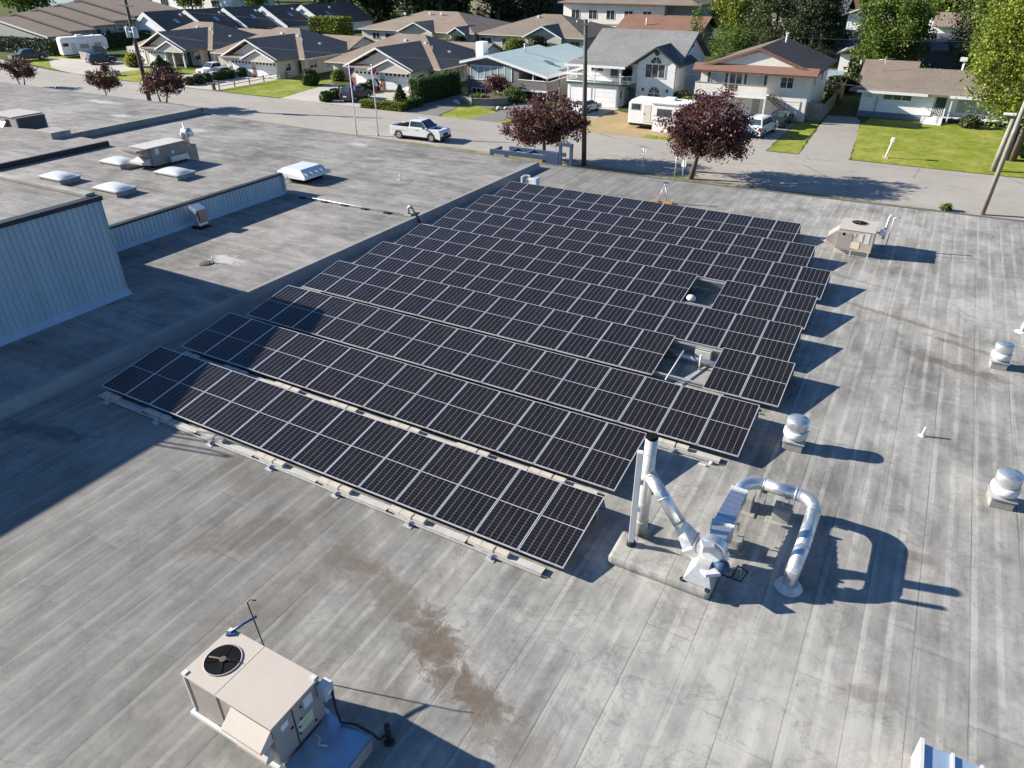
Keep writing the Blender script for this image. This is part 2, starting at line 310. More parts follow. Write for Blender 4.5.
# ------------------------------------------------------------------ ground sheet and street come in the street section; near building first
# the building we look down on
b = thing('flat_roofed_building', 'large flat roofed commercial building in the foreground carrying the rows of solar panels', 'building', (0, 0, GZ))
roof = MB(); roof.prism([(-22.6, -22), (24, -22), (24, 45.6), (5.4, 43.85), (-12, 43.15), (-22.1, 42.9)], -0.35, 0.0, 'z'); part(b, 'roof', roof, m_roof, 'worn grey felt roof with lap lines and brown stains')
wl = MB(); wl.prism([(-22.4, -21.8), (23.8, -21.8), (23.8, 45.3), (5.4, 43.6), (-12, 42.9), (-21.9, 42.65)], GZ, -0.352, 'z'); part(b, 'wall', wl, m_block)
ed = MB()
for (x0, y0), (x1, y1) in (((-22.1, 42.9), (-12, 43.15)), ((-12, 43.15), (5.4, 43.85)), ((5.4, 43.85), (24, 45.6))):
    ed.quad((x0, y0-0.05, 0.004), (x1, y1-0.05, 0.004), (x1, y1-0.05, 0.05), (x0, y0-0.05, 0.05)); ed.quad((x0, y0-0.05, 0.05), (x1, y1-0.05, 0.05), (x1, y1+0.07, 0.05), (x0, y0+0.07, 0.05)); ed.quad((x0, y0+0.07, 0.05), (x1, y1+0.07, 0.05), (x1, y1+0.07, -0.3), (x0, y0+0.07, -0.3)); ed.quad((x0, y0-0.05, 0.004), (x0, y0+0.07, -0.3), (x1, y1+0.07, -0.3), (x1, y1-0.05, 0.004))
part(b, 'edge_flashing', ed, m_edge)
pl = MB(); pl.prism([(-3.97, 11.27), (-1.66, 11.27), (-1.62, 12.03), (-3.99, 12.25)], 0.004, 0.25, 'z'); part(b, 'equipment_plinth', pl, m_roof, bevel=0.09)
for (px, py, sx, sy, h) in ((-1.72, 14.72, 0.34, 0.40, 0.42), (-0.86, 14.72, 0.40, 0.40, 0.36), (-1.62, 13.25, 0.36, 0.3, 0.26)):
    q = MB(); q.box(px-sx/2, px+sx/2, py-sy/2, py+sy/2, 0.004, h); q.box(px-sx/2-0.12, px+sx/2+0.12, py-sy/2-0.12, py+sy/2+0.12, 0.003, 0.03); part(b, 'pedestal', q, m_ped, bevel=0.02)

# the stepped building on the left
HL = 0.35
s = thing('stepped_building', 'blue clad stepped flat roofed building on the left of the low roof upstand', 'building', (0, 0, GZ))
q = MB(); q.prism([(-22.75, -22), (-22.25, 18), (-21.75, 41.85), (-31, 42.25), (-42, 42.85), (-56, 43.6), (-95, 44.2), (-140, 44.6), (-140, -22)], -0.3, HL, 'z'); part(s, 'lower_roof', q, m_roofl, 'lower grey felt roof with streaks running across')
q = MB(); q.prism([(-23.0, -21.8), (-22.5, 18), (-22.0, 41.6), (-31, 42.0), (-42, 42.6), (-56, 43.3), (-95, 43.9), (-139.8, 44.3), (-139.8, -21.8)], GZ, -0.302, 'z'); part(s, 'wall', q, m_block)
q = MB()   # sloped felt upstand between the two roofs, with a rounded top
for (xa, ya), (xb, yb) in (((-22.75, -22), (-22.25, 18)), ((-22.25, 18), (-21.75, 41.85))):
    prof = [(0.0, HL+0.012), (0.05, HL+0.008), (0.09, HL-0.02), (0.22, 0.03), (0.34, 0.004)]
    for (o0, z0), (o1, z1) in zip(prof, prof[1:]):
        q.quad((xa+o0, ya, z0), (xa+o1, ya, z1), (xb+o1, yb, z1), (xb+o0, yb, z0))
    q.quad((xa, ya, HL+0.012), (xb, yb, HL+0.012), (xb-0.16, yb, HL+0.01), (xa-0.16, ya, HL+0.01))
    q.quad((xa+0.34, ya, 0.004), (xa-0.16, ya, -0.2), (xb-0.16, yb, -0.2), (xb+0.34, yb, 0.004))
part(s, 'upstand', q, m_curb)
q = MB(); 
for (x0, y0), (x1, y1) in (((-21.75, 41.85), (-31, 42.25)), ((-31, 42.25), (-42, 42.85)), ((-42, 42.85), (-55.4, 43.58)), ((-55.4, 43.58), (-95, 44.2)), ((-95, 44.2), (-140, 44.6))):
    h0 = HL+0.004 if x0 > -55 else 0.804
    q.quad((x0, y0+0.06, h0+0.04), (x1, y1+0.06, h0+0.04), (x1, y1+0.06, h0-0.3), (x0, y0+0.06, h0-0.3)); q.quad((x0, y0-0.06, h0), (x1, y1-0.06, h0), (x1, y1+0.06, h0+0.04), (x0, y0+0.06, h0+0.04)); q.quad((x0, y0-0.06, h0), (x0, y0+0.06, h0-0.3), (x1, y1+0.06, h0-0.3), (x1, y1-0.06, h0))
part(s, 'edge_flashing', q, m_edge)
q = MB(); q.prism([(-55.4, 28.0), (-55.4, 43.5), (-95, 44.1), (-139.9, 44.5), (-139.9, 28.0)], HL+0.003, 0.8, 'z'); part(s, 'raised_roof', q, m_roofl, 'raised grey felt roof at the far left')
q = MB(); q.quad((-55.396, 28.0, HL+0.006), (-55.396, 43.5, HL+0.006), (-55.396, 43.5, 0.80), (-55.396, 28.0, 0.80)); q.box(-55.7, -55.34, 28.0, 43.5, 0.803, 0.812); part(s, 'upstand', q, m_curb)
q = MB(); q.box(-55.4, -55.2, 42.9, 43.5, 0.815, 0.84); part(s, 'dark_step_edge', q, m_trim)
UZ = 1.44
up = part(s, 'upper_roof', MB().prism([(-31.24, 10), (-31.24, 28.8), (-46.4, 28.8), (-46.4, 10)], HL+0.003, UZ, 'z'), m_roofl, 'upper grey felt roof with four white skylights')
q = MB(); q.prism([(-46.4, 10), (-46.4, 28.8), (-139.8, 28.8), (-139.8, 10)], HL+0.003, UZ+0.26, 'z'); part(s, 'upper_roof', q, m_roofl)
q = MB(); q.box(-46.398, -46.36, 10, 28.8, UZ+0.003, UZ+0.28); q.box(-46.55, -46.36, 10, 28.8, UZ+0.262, UZ+0.30); part(s, 'dark_step_edge', q, m_trim)  # dark strip puts the shade of this step face into its colour
q = MB(); q.box(-52.2, -50.2, 27.4, 28.75, UZ+0.262, UZ+0.66); part(s, 'felt_curb', q, m_ped)
def ribbed(x, y0, y1, z0, z1, pitch=0.30, d=0.032):
    q = MB(); y = y0; pts = []
    while y < y1-1e-6:
        e = min(y+pitch, y1); r = e-y
        pts += [(x, y), (x, y+r*0.62), (x+d, y+r*0.70), (x+d, y+r*0.92)]; y = e
    pts.append((x, y1))
    for (a, b_), (c, d_) in zip(pts, pts[1:]): q.quad((a, b_, z0), (c, d_, z0), (c, d_, z1), (a, b_, z1))
    return q
part(s, 'cladding', ribbed(-31.2, 15.46, 28.8, HL+0.16, UZ-0.02, 0.22), m_clad, 'low blue grey ribbed metal wall')
q = MB(); q.box(-31.236, -31.10, 15.46, 28.86, UZ-0.05, UZ+0.05); q.box(-31.4, -31.24, 15.46, 28.86, UZ+0.003, UZ+0.05); part(s, 'wall_cap', q, m_trim)
q = MB(); q.quad((-31.19, 15.46, HL+0.17), (-31.19, 28.8, HL+0.17), (-31.0, 28.8, HL+0.006), (-31.0, 15.46, HL+0.006)); q.quad((-31.23, 15.46, HL+0.17), (-31.23, 28.8, HL+0.17), (-31.19, 28.8, HL+0.17), (-31.19, 15.46, HL+0.17)); q.quad((-31.23, 15.46, HL+0.17), (-31.0, 15.46, HL+0.006), (-31.0, 28.8, HL+0.006), (-31.23, 28.8, HL+0.17)); part(s, 'base_flashing', q, m_clad)
q = MB(); q.box(-31.238, -31.0, 28.802, 28.86, HL+0.004, UZ-0.06); part(s, 'corner_trim', q, m_whitem)
TZ = 4.2
q = MB(); q.prism([(-26.46, -14), (-26.46, 15.42), (-139.7, 15.42), (-139.7, -14)], HL+0.004, TZ, 'z'); part(s, 'tall_block', q, m_roofl, 'tall block with a flat felt roof')
part(s, 'cladding', ribbed(-26.44, -14, 15.45, HL+0.2, TZ-0.03, 0.21, 0.045), m_clad, 'tall blue grey ribbed metal wall')
q = MB(); q.box(-26.455, -26.33, -14, 15.5, TZ-0.10, TZ+0.06); q.box(-26.7, -26.457, -14, 15.5, TZ+0.003, TZ+0.06); part(s, 'wall_cap', q, m_trim)
q = MB(); q.box(-139, -26.7, 15.12, 15.49, TZ+0.004, TZ+0.16); part(s, 'felt_curb', q, m_ped, bevel=0.04)
q = MB(); q.box(-26.72, -26.42, 15.43, 15.47, HL+0.006, TZ-0.12); part(s, 'corner_trim', q, m_clad)
q = MB(); q.quad((-26.42, -14, HL+0.22), (-26.42, 15.45, HL+0.22), (-26.16, 15.45, HL+0.006), (-26.16, -14, HL+0.006)); q.quad((-26.455, -14, HL+0.22), (-26.455, 15.45, HL+0.22), (-26.42, 15.45, HL+0.22), (-26.42, -14, HL+0.22)); q.quad((-26.455, -14, HL+0.22), (-26.16, -14, HL+0.006), (-26.16, 15.45, HL+0.006), (-26.455, 15.45, HL+0.22)); part(s, 'base_flashing', q, m_clad)
# low lap ridge across the lower roof with a conduit on black blocks
q = MB(); q.prism([(28.75, HL+0.004), (28.85, HL+0.09), (29.2, HL+0.10), (29.6, HL+0.004)], -30.98, -22.3, 'x'); part(s, 'felt_ridge', q, m_curb)
c = thing('roof_conduit', 'thin grey conduit on black blocks crossing the lower roof to the upstand', 'conduit', (-26, 28.6, HL))
q = MB(); q.tube([(-30.7, 28.62, HL+0.1), (-26, 28.6, HL+0.1), (-22.6, 28.63, HL+0.1)], 0.025); part(c, 'pipe', q, m_galv_d)
for x in (-29.6, -28.0, -26.6, -25.2, -23.7):
    q = MB(); q.box(x-0.16, x+0.16, 28.5, 28.74, HL+0.004, HL+0.08); part(c, 'support_block', q, m_black, bevel=0.01)
c = thing('conduit_hood', 'grey conduit hood with a black cable dropping over the roof upstand', 'conduit hood', (-22.5, 28.9, HL))
q = MB(); q.tube([(-22.5, 28.9, HL), (-22.5, 28.9, HL+0.38), (-22.42, 28.88, HL+0.48), (-22.25, 28.86, HL+0.46)], 0.07); part(c, 'pipe', q, m_galv_d)
q = MB(); q.tube([(-22.25, 28.86, HL+0.44), (-22.0, 28.84, HL+0.12), (-21.78, 28.8, 0.2), (-21.55, 28.7, 0.06), (-20.9, 28.4, 0.05)], 0.05); part(c, 'cable', q, m_black)
q = MB(); q.box(-21.55, -21.0, 28.3, 28.75, 0.004, 0.1); part(c, 'cable_box', q, m_whitem)

# ------------------------------------------------------------------ solar rows
TILT, PL, PW, PITCHX, FZ = 0.1603, 2.278, 1.134, 1.154, 0.25
def panel_mesh():
    q = MB(); q.box(0.012, PW-0.012, 0.012, PL-0.012, 0.0, 0.032); return q.mesh('solar_panel', m_cell)
def frame_mesh():
    q = MB(); t, h = 0.019, 0.038
    q.box(0, PW, 0, t, -0.004, h); q.box(0, PW, PL-t, PL, -0.004, h); q.box(0, t, t, PL-t, -0.004, h); q.box(PW-t, PW, t, PL-t, -0.004, h); return q.mesh('frame', m_alu)
def tray_mesh(n):
    q = MB(); return q
pm, fm = panel_mesh(), frame_mesh()
q = MB(); q.box(-0.17, 0.17, -0.08, 0.08, 0, 0.10); blk_mesh = q.mesh('ballast_block', m_conc, bevel=0.012)
q = MB(); q.box(-0.12, 0.12, -0.11, 0.06, 0, 0.012); q.box(-0.03, 0.03, -0.06, 0.05, 0.012, 0.11); foot_mesh = q.mesh('foot', m_galv_d)
q = MB(); q.box(-0.012, 0.012, -0.012, 0.012, 0, 1.0); post_mesh = q.mesh('rear_leg', m_galv_d)
rows = [(-20.79, 10.41, list(range(14)), 'front row of dark solar panels nearest the camera, its left end in shade'),
        (-20.82, 13.42, list(range(14)), 'second row of solar panels from the front, ending beside the tall vent stack'),
        (-20.78, 16.35, list(range(16)), 'third row of solar panels from the front, its right end behind a round roof vent'),
        (-20.84, 19.40, list(range(13))+[14.41, 15.41], 'fourth solar panel row from the front, broken by the larger opening showing pipes'),
        (-20.65, 22.21, list(range(16)), 'unbroken fifth row of solar panels between the two rows with openings'),
        (-20.63, 25.14, list(range(12))+[13, 14, 15], 'sixth solar panel row from the front, broken by the smaller opening with a white vent'),
        (-20.57, 28.11, list(range(16)), 'seventh row of solar panels, the longest one just beyond the smaller opening'),
        (-20.49, 30.94, list(range(15)), 'second solar panel row from the street side of the roof'),
        (-20.48, 33.90, list(range(14)), 'rearmost row of solar panels, nearest the street')]
ct, st = math.cos(TILT), math.sin(TILT)
for ri, (x0, y0, idx, lab) in enumerate(rows):
    t = thing('solar_panel_row', lab, 'solar panels', (x0, y0, 0), 0, 'rows of solar panels on the roof')
    for i in idx:
        p_ = bpy.data.objects.new('solar_panel', pm); COL.objects.link(p_); p_.parent = t; p_.location = (i*PITCHX, 0, FZ); p_.rotation_euler = (TILT+R(0.22)*math.sin(i*7.1+ri*3.3), R(0.12)*math.sin(i*4.7+ri*1.9), 0)
        f_ = bpy.data.objects.new('frame', fm); COL.objects.link(f_); f_.parent = p_
    n = idx[-1]+1; Wd = n*PITCHX
    sx = 0.12   # folded pale trays along the low edge, carrying the ballast
    while sx < Wd-0.6:
        e = min(sx+2.02, Wd-0.45); q = MB(); q.box(x0+sx, x0+e, y0-0.20, y0-0.0, 0.07, 0.082); q.box(x0+sx, x0+e, y0-0.212, y0-0.20, 0.07, 0.105); part(t, 'ballast_tray', q, m_tray); sx += 2*PITCHX
    q = MB(); q.box(x0+0.1, x0+Wd-0.45, y0-0.26, y0-0.22, 0.03, 0.068); part(t, 'front_rail', q, m_galv_d)
    q = MB(); zt = FZ+PL*st; yt = y0+PL*ct
    q.box(x0+0.05, x0+Wd-0.05, yt-0.16, yt-0.12, zt-0.10, zt-0.05); q.box(x0+0.05, x0+Wd-0.05, y0+0.25, y0+0.29, FZ-0.02, FZ+0.02); part(t, 'rail', q, m_galv_d)
    q = MB()   # wind deflector sheet closing the high rear edge
    q.quad((x0+0.02, yt-0.03, zt-0.04), (x0+Wd-0.02, yt-0.03, zt-0.04), (x0+Wd-0.02, yt+0.18, 0.08), (x0+0.02, yt+0.18, 0.08)); q.quad((x0+0.02, yt-0.05, zt-0.045), (x0+0.02, yt+0.16, 0.08), (x0+Wd-0.02, yt+0.16, 0.08), (x0+Wd-0.02, yt-0.05, zt-0.045)); part(t, 'wind_deflector', q, m_galv_d)
    k = 0; xx = 0.62
    while xx < Wd-(1.1 if ri < 3 else 1.7):
        for dx in ((-0.19, 0.19) if k % 2 == 0 else (0.0,)):
            o = bpy.data.objects.new('ballast_block', blk_mesh); COL.objects.link(o); o.parent = t; o.location = (xx+dx+(0.62 if k % 2 else 0), -0.11, 0.084)
        if k % 2 == 0:
            o = bpy.data.objects.new('foot', foot_mesh); COL.objects.link(o); o.parent = t; o.location = (xx-0.02, -0.28, 0.004)
        xx += PITCHX; k += 1
    for xx in (0.08, Wd*0.33, Wd*0.66, Wd-0.12):
        o = bpy.data.objects.new('rear_leg', post_mesh); COL.objects.link(o); o.parent = t; o.location = (xx, PL*ct-0.14, 0.004); o.scale = (1.4, 1.4, zt-0.06)
# pipes seen in the two openings
c = thing('roof_pipe_run', 'grey pipes and a white strut inside the larger opening between solar panels', 'pipes', (-5, 20.6, 0))
q = MB(); q.tube([(-6.6, 21.25, 0.16), (-3.4, 21.25, 0.16)], 0.10); part(c, 'pipe', q, m_galv)
q = MB(); q.tube([(-5.4, 21.2, 0.42), (-5.4, 19.4, 0.22)], 0.028); part(c, 'strut', q, m_whitem)
q = MB(); q.tube([(-6.4, 19.75, 0.12), (-3.6, 19.75, 0.12)], 0.03); part(c, 'pipe', q, m_galv_d)
q = MB(); q.tube([(-4.75, 20.95, 0.0), (-4.75, 20.95, 0.55)], 0.035); part(c, 'pipe', q, m_whitem)
q = MB(); q.box(-5.1, -4.55, 21.5, 21.75, 0.05, 0.4); part(c, 'junction_box', q, m_tray, bevel=0.02)
c = thing('mushroom_vent', 'small white mushroom vent inside the smaller opening between solar panels', 'roof vent', (-6.55, 25.75, 0))
q = MB(); q.lathe([(0.075, 0), (0.075, 0.24), (0.08, 0.26)], (-6.55, 25.75, 0.004)); part(c, 'pipe', q, m_whitem)
q = MB(); q.lathe([(0.02, 0.44), (0.13, 0.41), (0.185, 0.33), (0.18, 0.25), (0.1, 0.24)], (-6.55, 25.75, 0.004)); part(c, 'cap', q, m_dome)
# ------------------------------------------------------------------ rooftop equipment
def fan_well(T, cx, cy, z, r, guard=True):
    """dark round condenser opening in a cabinet top with rim, motor and blades"""
    f = part(T, 'fan', MB().lathe([(r-0.02, 0.0), (r, 0.0), (r, 0.014), (r-0.02, 0.014), (r-0.02, 0.0)], (cx, cy, z+0.002), 28, caps=False), m_beige_d)
    q = MB(); q.lathe([(r-0.02, 0.0), (r-0.02, 0.006)], (cx, cy, z+0.003), 28); part(f, 'well', q, m_dark)
    q = MB()
    for k in range(4):
        a = k*PI/2+0.5; d = Vector((math.cos(a), math.sin(a), 0)); w = Vector((-d.y, d.x, 0)); c = Vector((cx, cy, z+0.014))
        q.quad(c+d*0.06-w*0.03, c+d*(r-0.05)-w*0.07, c+d*(r-0.05)+w*0.07+Vector((0, 0, 0.006)), c+d*0.06+w*0.03+Vector((0, 0, 0.004))); 
    part(f, 'blades', q, m_dark)
    q = MB(); q.tube([(cx-r*0.75, cy-0.25*r, z+0.03), (cx+r*0.85, cy+0.3*r, z+0.03)], 0.014, 6); q.lathe([(0.06, 0), (0.06, 0.02)], (cx, cy, z+0.016), 12); part(f, 'motor_bracket', q, M('dusty_bracket', (0.10, 0.085, 0.07), 0.8))
# near rooftop unit
X0, X1, Y0, Y1, ZB, ZT = -8.86, -6.75, 4.07, 5.18, 0.37, 1.35
t = thing('rooftop_air_conditioner', 'large beige rooftop air conditioning unit in the near foreground with a dark round fan opening', 'air conditioner', ((X0+X1)/2, (Y0+Y1)/2, 0))
q = MB(); q.box(X0+0.16, X1, Y0+0.02, Y1-0.02, ZB, ZT-0.03); cab = part(t, 'cabinet', q, m_beige_d, bevel=0.008)
q = MB(); q.box(X0, X1+0.01, Y0, Y1, ZT-0.03, ZT); q.box(X0+0.83, X0+0.845, Y0+0.002, Y1-0.002, ZT+0.0, ZT+0.004); part(t, 'top_panel', q, m_beige, 'pale beige top panel with a seam', bevel=0.006)
q = MB(); q.box(X0+0.18, X0+0.85, Y0+0.005, Y0+0.017, ZB+0.05, ZT-0.06); part(t, 'side_panel', q, m_beige_d)
q = MB(); q.box(X0+0.05, X0+0.155, Y0+0.05, Y1-0.05, ZB+0.02, ZT-0.04); part(t, 'coil', q, m_dark)
for yy in (Y0+0.01, Y1-0.05):
    q = MB(); q.box(X0+0.02, X0+0.06, yy, yy+0.04, ZB, ZT-0.03); part(t, 'corner_post', q, m_whitem)
fan_well(t, X0+0.43, Y0+0.55, ZT, 0.33)
q = MB(); q.box(X0-0.02, X1, Y0-0.06, Y0+0.0, ZB-0.08, ZB); q.box(X0-0.02, X1, Y1, Y1+0.06, ZB-0.08, ZB); q.box(X0-0.02, X0+0.04, Y0, Y1, ZB-0.08, ZB); part(t, 'base_rail', q, m_whitem)
q = MB(); q.box(X0+0.45, X1-0.05, Y0+0.1, Y1-0.1, 0.004, ZB-0.08); part(t, 'roof_curb', q, M('pale_green_curb', (0.42, 0.46, 0.42), 0.7, var=0.1))
# economiser hoods on the camera side
q = MB(); q.prism([(Y0-0.002, ZT-0.05), (Y0-0.27, ZT-0.27), (Y0-0.27, ZT-0.33), (Y0-0.002, ZT-0.33)], X0+1.22, X1-0.0, 'x'); part(t, 'intake_hood', q, m_beige, bevel=0.006)
q = MB(); q.prism([(Y0-0.065, ZT-0.40), (Y0-0.22, ZT-0.58), (Y0-0.22, ZT-0.66), (Y0-0.065, ZT-0.70)], X0+1.42, X1-0.0, 'x'); part(t, 'intake_hood', q, m_beige, bevel=0.006)
# labels and details on the +x end
xe = X1+0.004
q = MB(); q.box(xe, xe+0.004, Y1-0.42, Y1-0.22, ZT-0.36, ZT-0.12); part(t, 'label', q, m_paper)
q = MB(); q.box(xe, xe+0.004, Y1-0.62, Y1-0.28, ZB+0.22, ZB+0.48); lab = part(t, 'label', q, m_papery, 'yellow green warning label')
q = MB()
for zz in (0.30, 0.34, 0.40): q.box(xe+0.0045, xe+0.006, Y1-0.58, Y1-0.34, ZB+zz, ZB+zz+0.015)
part(lab, 'print', q, m_galv_d)
q = MB(); q.box(xe, xe+0.004, Y0+0.18, Y0+0.33, ZT-0.30, ZT-0.16); part(t, 'label', q, m_paper)
q = MB(); q.box(xe, xe+0.01, Y0+0.44, Y0+0.452, ZB+0.02, ZT-0.06); q.box(xe, xe+0.02, Y0+0.35, Y0+0.4, ZT-0.45, ZT-0.43); part(t, 'door_seam', q, m_dark)
q = MB()
for (yy, zz) in ((Y0+0.62, ZT-0.2), (Y0+0.58, ZT-0.46), (Y0+0.52, ZT-0.6), (Y0+0.5, ZT-0.75), (Y1-0.25, ZB+0.12)): q.tube([(xe, yy, zz), (xe+0.02, yy, zz)], 0.022, 8)
part(t, 'knockout_plug', q, m_black)
q = MB(); q.box(X1+0.02, X1+0.20, Y1-0.12, Y1+0.10, ZT-0.42, ZT-0.10); sw = part(t, 'disconnect_switch', q, M('grey_switch_box', (0.36, 0.40, 0.44), 0.5), bevel=0.012)
q = MB(); q.box(X1+0.04, X1+0.19, Y1-0.11, Y1+0.09, ZT-0.0985, ZT-0.096); part(sw, 'lid', q, m_whitem)
q = MB(); q.box(X1+0.202, X1+0.206, Y1-0.06, Y1+0.03, ZT-0.30, ZT-0.22); part(sw, 'label', q, m_paper)
# galvanised duct box beside the unit, in its shade
q = MB(); q.box(X1+0.06, X1+0.98, Y0-0.55, Y1+0.02, 0.004, 0.30); part(t, 'duct_box', q, m_ped)
q = MB(); q.box(X1+0.03, X1+0.96, Y0-0.58, Y1+0.04, 0.302, 0.335); dk = part(t, 'duct_cover', q, M('sky_tinted_sheet_metal', (0.28, 0.40, 0.54), 0.25, 0.55, 0.5, 0.12, 2), bevel=0.006)  # blue of the mirrored sky is put into the cover's base colour
q = MB(); q.tube([(X1+0.10, Y1-0.40, 0.345), (X1+0.22, Y1-0.42, 0.345), (X1+0.28, Y1-0.52, 0.345), (X1+0.42, Y1-0.46, 0.345)], 0.014, 6); part(t, 'loose_wire', q, m_whitem)
# gas vent rod and blue lifting arm at the back corner
q = MB(); q.tube([(X0+0.42, Y1+0.32, 0.0), (X0+0.13, Y1+0.36, 1.72), (X0+0.17, Y1+0.40, 1.78), (X0+0.28, Y1+0.44, 1.78)], 0.012, 6); part(t, 'vent_rod', q, m_black)
q = MB(); q.tube([(X0+0.10, Y1-0.10, ZT+0.03), (X0+0.17, Y1+0.15, ZT+0.05), (X0+0.27, Y1+0.38, ZT+0.07)], 0.028, 6); q.obox((X0+0.11, Y1-0.10, ZT+0.018), (0.16, 0.08, 0.03), 0.6); part(t, 'lifting_arm', q, m_blue)
for (xx, yy) in ((X0+0.06, Y0+0.06), (X0+0.05, Y1-0.05), (X1-0.06, Y1-0.06)):
    q = MB(); q.box(xx-0.045, xx+0.045, yy-0.045, yy+0.045, ZT+0.001, ZT+0.02); part(t, 'lifting_lug', q, m_whitem)
# cables and vent pipe next to it
q = MB(); q.tube([(X1+0.2, Y1+0.04, ZT-0.3), (X1+0.24, Y1+0.02, 0.62), (X1+0.35, Y1-0.03, 0.38), (X1+0.62, Y1+0.06, 0.40), (X1+0.95, Y1+0.08, 0.36), (X1+1.06, Y1+0.12, 0.22), (-5.66, 5.55, 0.16)], 0.025, 8)
single('power_cable', q, m_black, 'black cable looping from the near beige unit to a short black pipe', 'cable', (X1+0.95, Y1+0.1, 0))
q = MB(); q.lathe([(0.055, 0), (0.055, 0.46), (0.05, 0.47)], (-5.62, 5.45, 0.003), 14); q.lathe([(0.10, 0), (0.075, 0.03)], (-5.62, 5.45, 0.003), 14)
single('pipe_stub', q, m_black, 'short upright black pipe in the shadow of the near beige unit', 'pipe', (-5.62, 5.45, 0))

# far rooftop unit, same kind seen from its end
X0, X1, Y0, Y1, ZB, ZT = -2.52, -1.02, 34.55, 36.3, 0.22, 1.18
t = thing('rooftop_air_conditioner', 'smaller beige rooftop unit beyond the right end of the solar rows, near the street edge', 'air conditioner', (-1.8, 35.4, 0))
q = MB(); q.box(X0, X1, Y0, Y1, ZB, ZT-0.03); part(t, 'cabinet', q, M('weathered_tan_metal', (0.45, 0.37, 0.30), 0.55, var=0.18, scale=2.5), bevel=0.01)
q = MB(); q.box(X0-0.02, X1+0.02, Y0-0.02, Y1+0.02, ZT-0.03, ZT); part(t, 'top_panel', q, m_beige, bevel=0.006)
fan_well(t, X0+0.72, Y1-0.55, ZT, 0.36)
q = MB(); q.prism([(X0-0.002, ZT-0.1), (X0-0.45, ZT-0.50), (X0-0.45, ZT-0.7), (X0-0.002, ZT-0.85)], Y0+0.1, Y0+1.1, 'y'); part(t, 'intake_hood', q, m_beige_d)
q = MB(); q.box(X0, X0+0.62, Y0-0.012, Y0-0.003, ZB+0.06, ZT-0.18); part(t, 'access_panel', q, m_beige_d)
for (a, b_, c_, d_) in ((0.62, 0.98, 0.12, 0.42),): 
    q = MB(); q.box(X0+a, X0+b_, Y0-0.012, Y0-0.003, ZB+c_, ZB+d_); part(t, 'label', q, M('cream_label', (0.68, 0.62, 0.45), 0.6))
for (a, b_, c_, d_) in ((0.88, 1.06, 0.48, 0.82), (1.16, 1.34, 0.4, 0.86), (0.2, 0.32, 0.66, 0.78), (0.66, 0.74, 0.7, 0.78)):
    q = MB(); q.box(X0+a, X0+b_, Y0-0.012, Y0-0.003, ZB+c_, ZB+d_); part(t, 'label', q, m_whitem)
q = MB(); q.box(X0+0.1, X1-0.1, Y0+0.15, Y1-0.1, 0.004, ZB); part(t, 'roof_curb', q, m_conc)
q = MB(); q.box(X0+0.66, X0+0.70, Y0-0.2, Y0-0.16, 0.004, 0.3); q.box(X1-0.1, X1-0.06, Y0-0.06, Y0-0.02, 0.004, 0.26); part(t, 'drain_pipe', q, m_whitem)
q = MB(); q.box(X1+0.14, X1+0.42, Y0+0.9, Y0+1.25, 0.82, 1.02); q.box(X1+0.022, X1+0.14, Y0+1.0, Y0+1.1, 0.86, 0.94); part(t, 'disconnect_switch', q, m_galv, bevel=0.02)
q = MB(); q.tube([(X1+0.32, Y0+1.5, 0.5), (X1+0.36, Y0+1.6, 1.5), (X1+0.44, Y0+1.62, 1.62)], 0.05, 8); part(t, 'vent_pipe', q, m_whitem)
q = MB(); q.tube([(X1+0.52, Y0+1.0, 0.0), (X1+0.56, Y0+1.2, 1.6), (X1+0.66, Y0+1.22, 1.66), (X1+0.80, Y0+1.22, 1.66)], 0.02, 6); part(t, 'vent_rod', q, m_galv_d)
q = MB(); q.box(-3.35, -2.7, 35.9, 36.6, 0.004, 0.05); single('roof_slab', q, m_conc, 'pale flat slab on the roof beside the far beige rooftop unit', 'slab', (-3.0, 36.2, 0))

# round gravity vents
def round_vent(loc, label, sc=1.0):
    t = thing('roof_ventilator', label, 'roof vent', loc, 0.06, 'round galvanised roof ventilators')
    q = MB(); q.box(-0.26, 0.26, -0.26, 0.26, 0.003, 0.26); part2(t, 'curb', q, m_ped, 0.02)
    q = MB(); q.prism([(-0.29, -0.29), (0.29, -0.29), (0.29, 0.29), (-0.29, 0.29)], 0.262, 0.29, 'z'); part2(t, 'flashing', q, m_galv_d)
    q = MB(); q.lathe([(0.19, 0.29), (0.19, 0.36), (0.30, 0.37), (0.325, 0.45), (0.32, 0.56), (0.28, 0.60)], (0, 0, 0), 24); part2(t, 'skirt', q, m_whitem)
    q = MB(); q.lathe([(0.27, 0.58), (0.285, 0.70), (0.29, 0.88), (0.28, 0.91), (0.02, 0.925)], (0, 0, 0), 24); part2(t, 'cap', q, m_galv)
    t.scale = (sc,)*3
    return t
def part2(T, name, q, mats, bevel=0, label=None, kind=None):
    """child authored in the thing's own local space"""
    o = bpy.data.objects.new(name, q.mesh(name, mats, (0, 0, 0), bevel)); COL.objects.link(o); o.parent = T
    return tag(o, label, None, None, kind)
v0 = round_vent((-1.19, 17.95, 0), 'round roof ventilator just off the right end of the third solar panel row')
dup(v0, (3.86, 25.9, 0), 0.06, 'round roof ventilator beside a brown stain near the right edge', 0.92)
dup(v0, (3.78, 17.95, 0), 0.1, 'round roof ventilator at the right edge, nearer the camera than the stained one', 1.0)

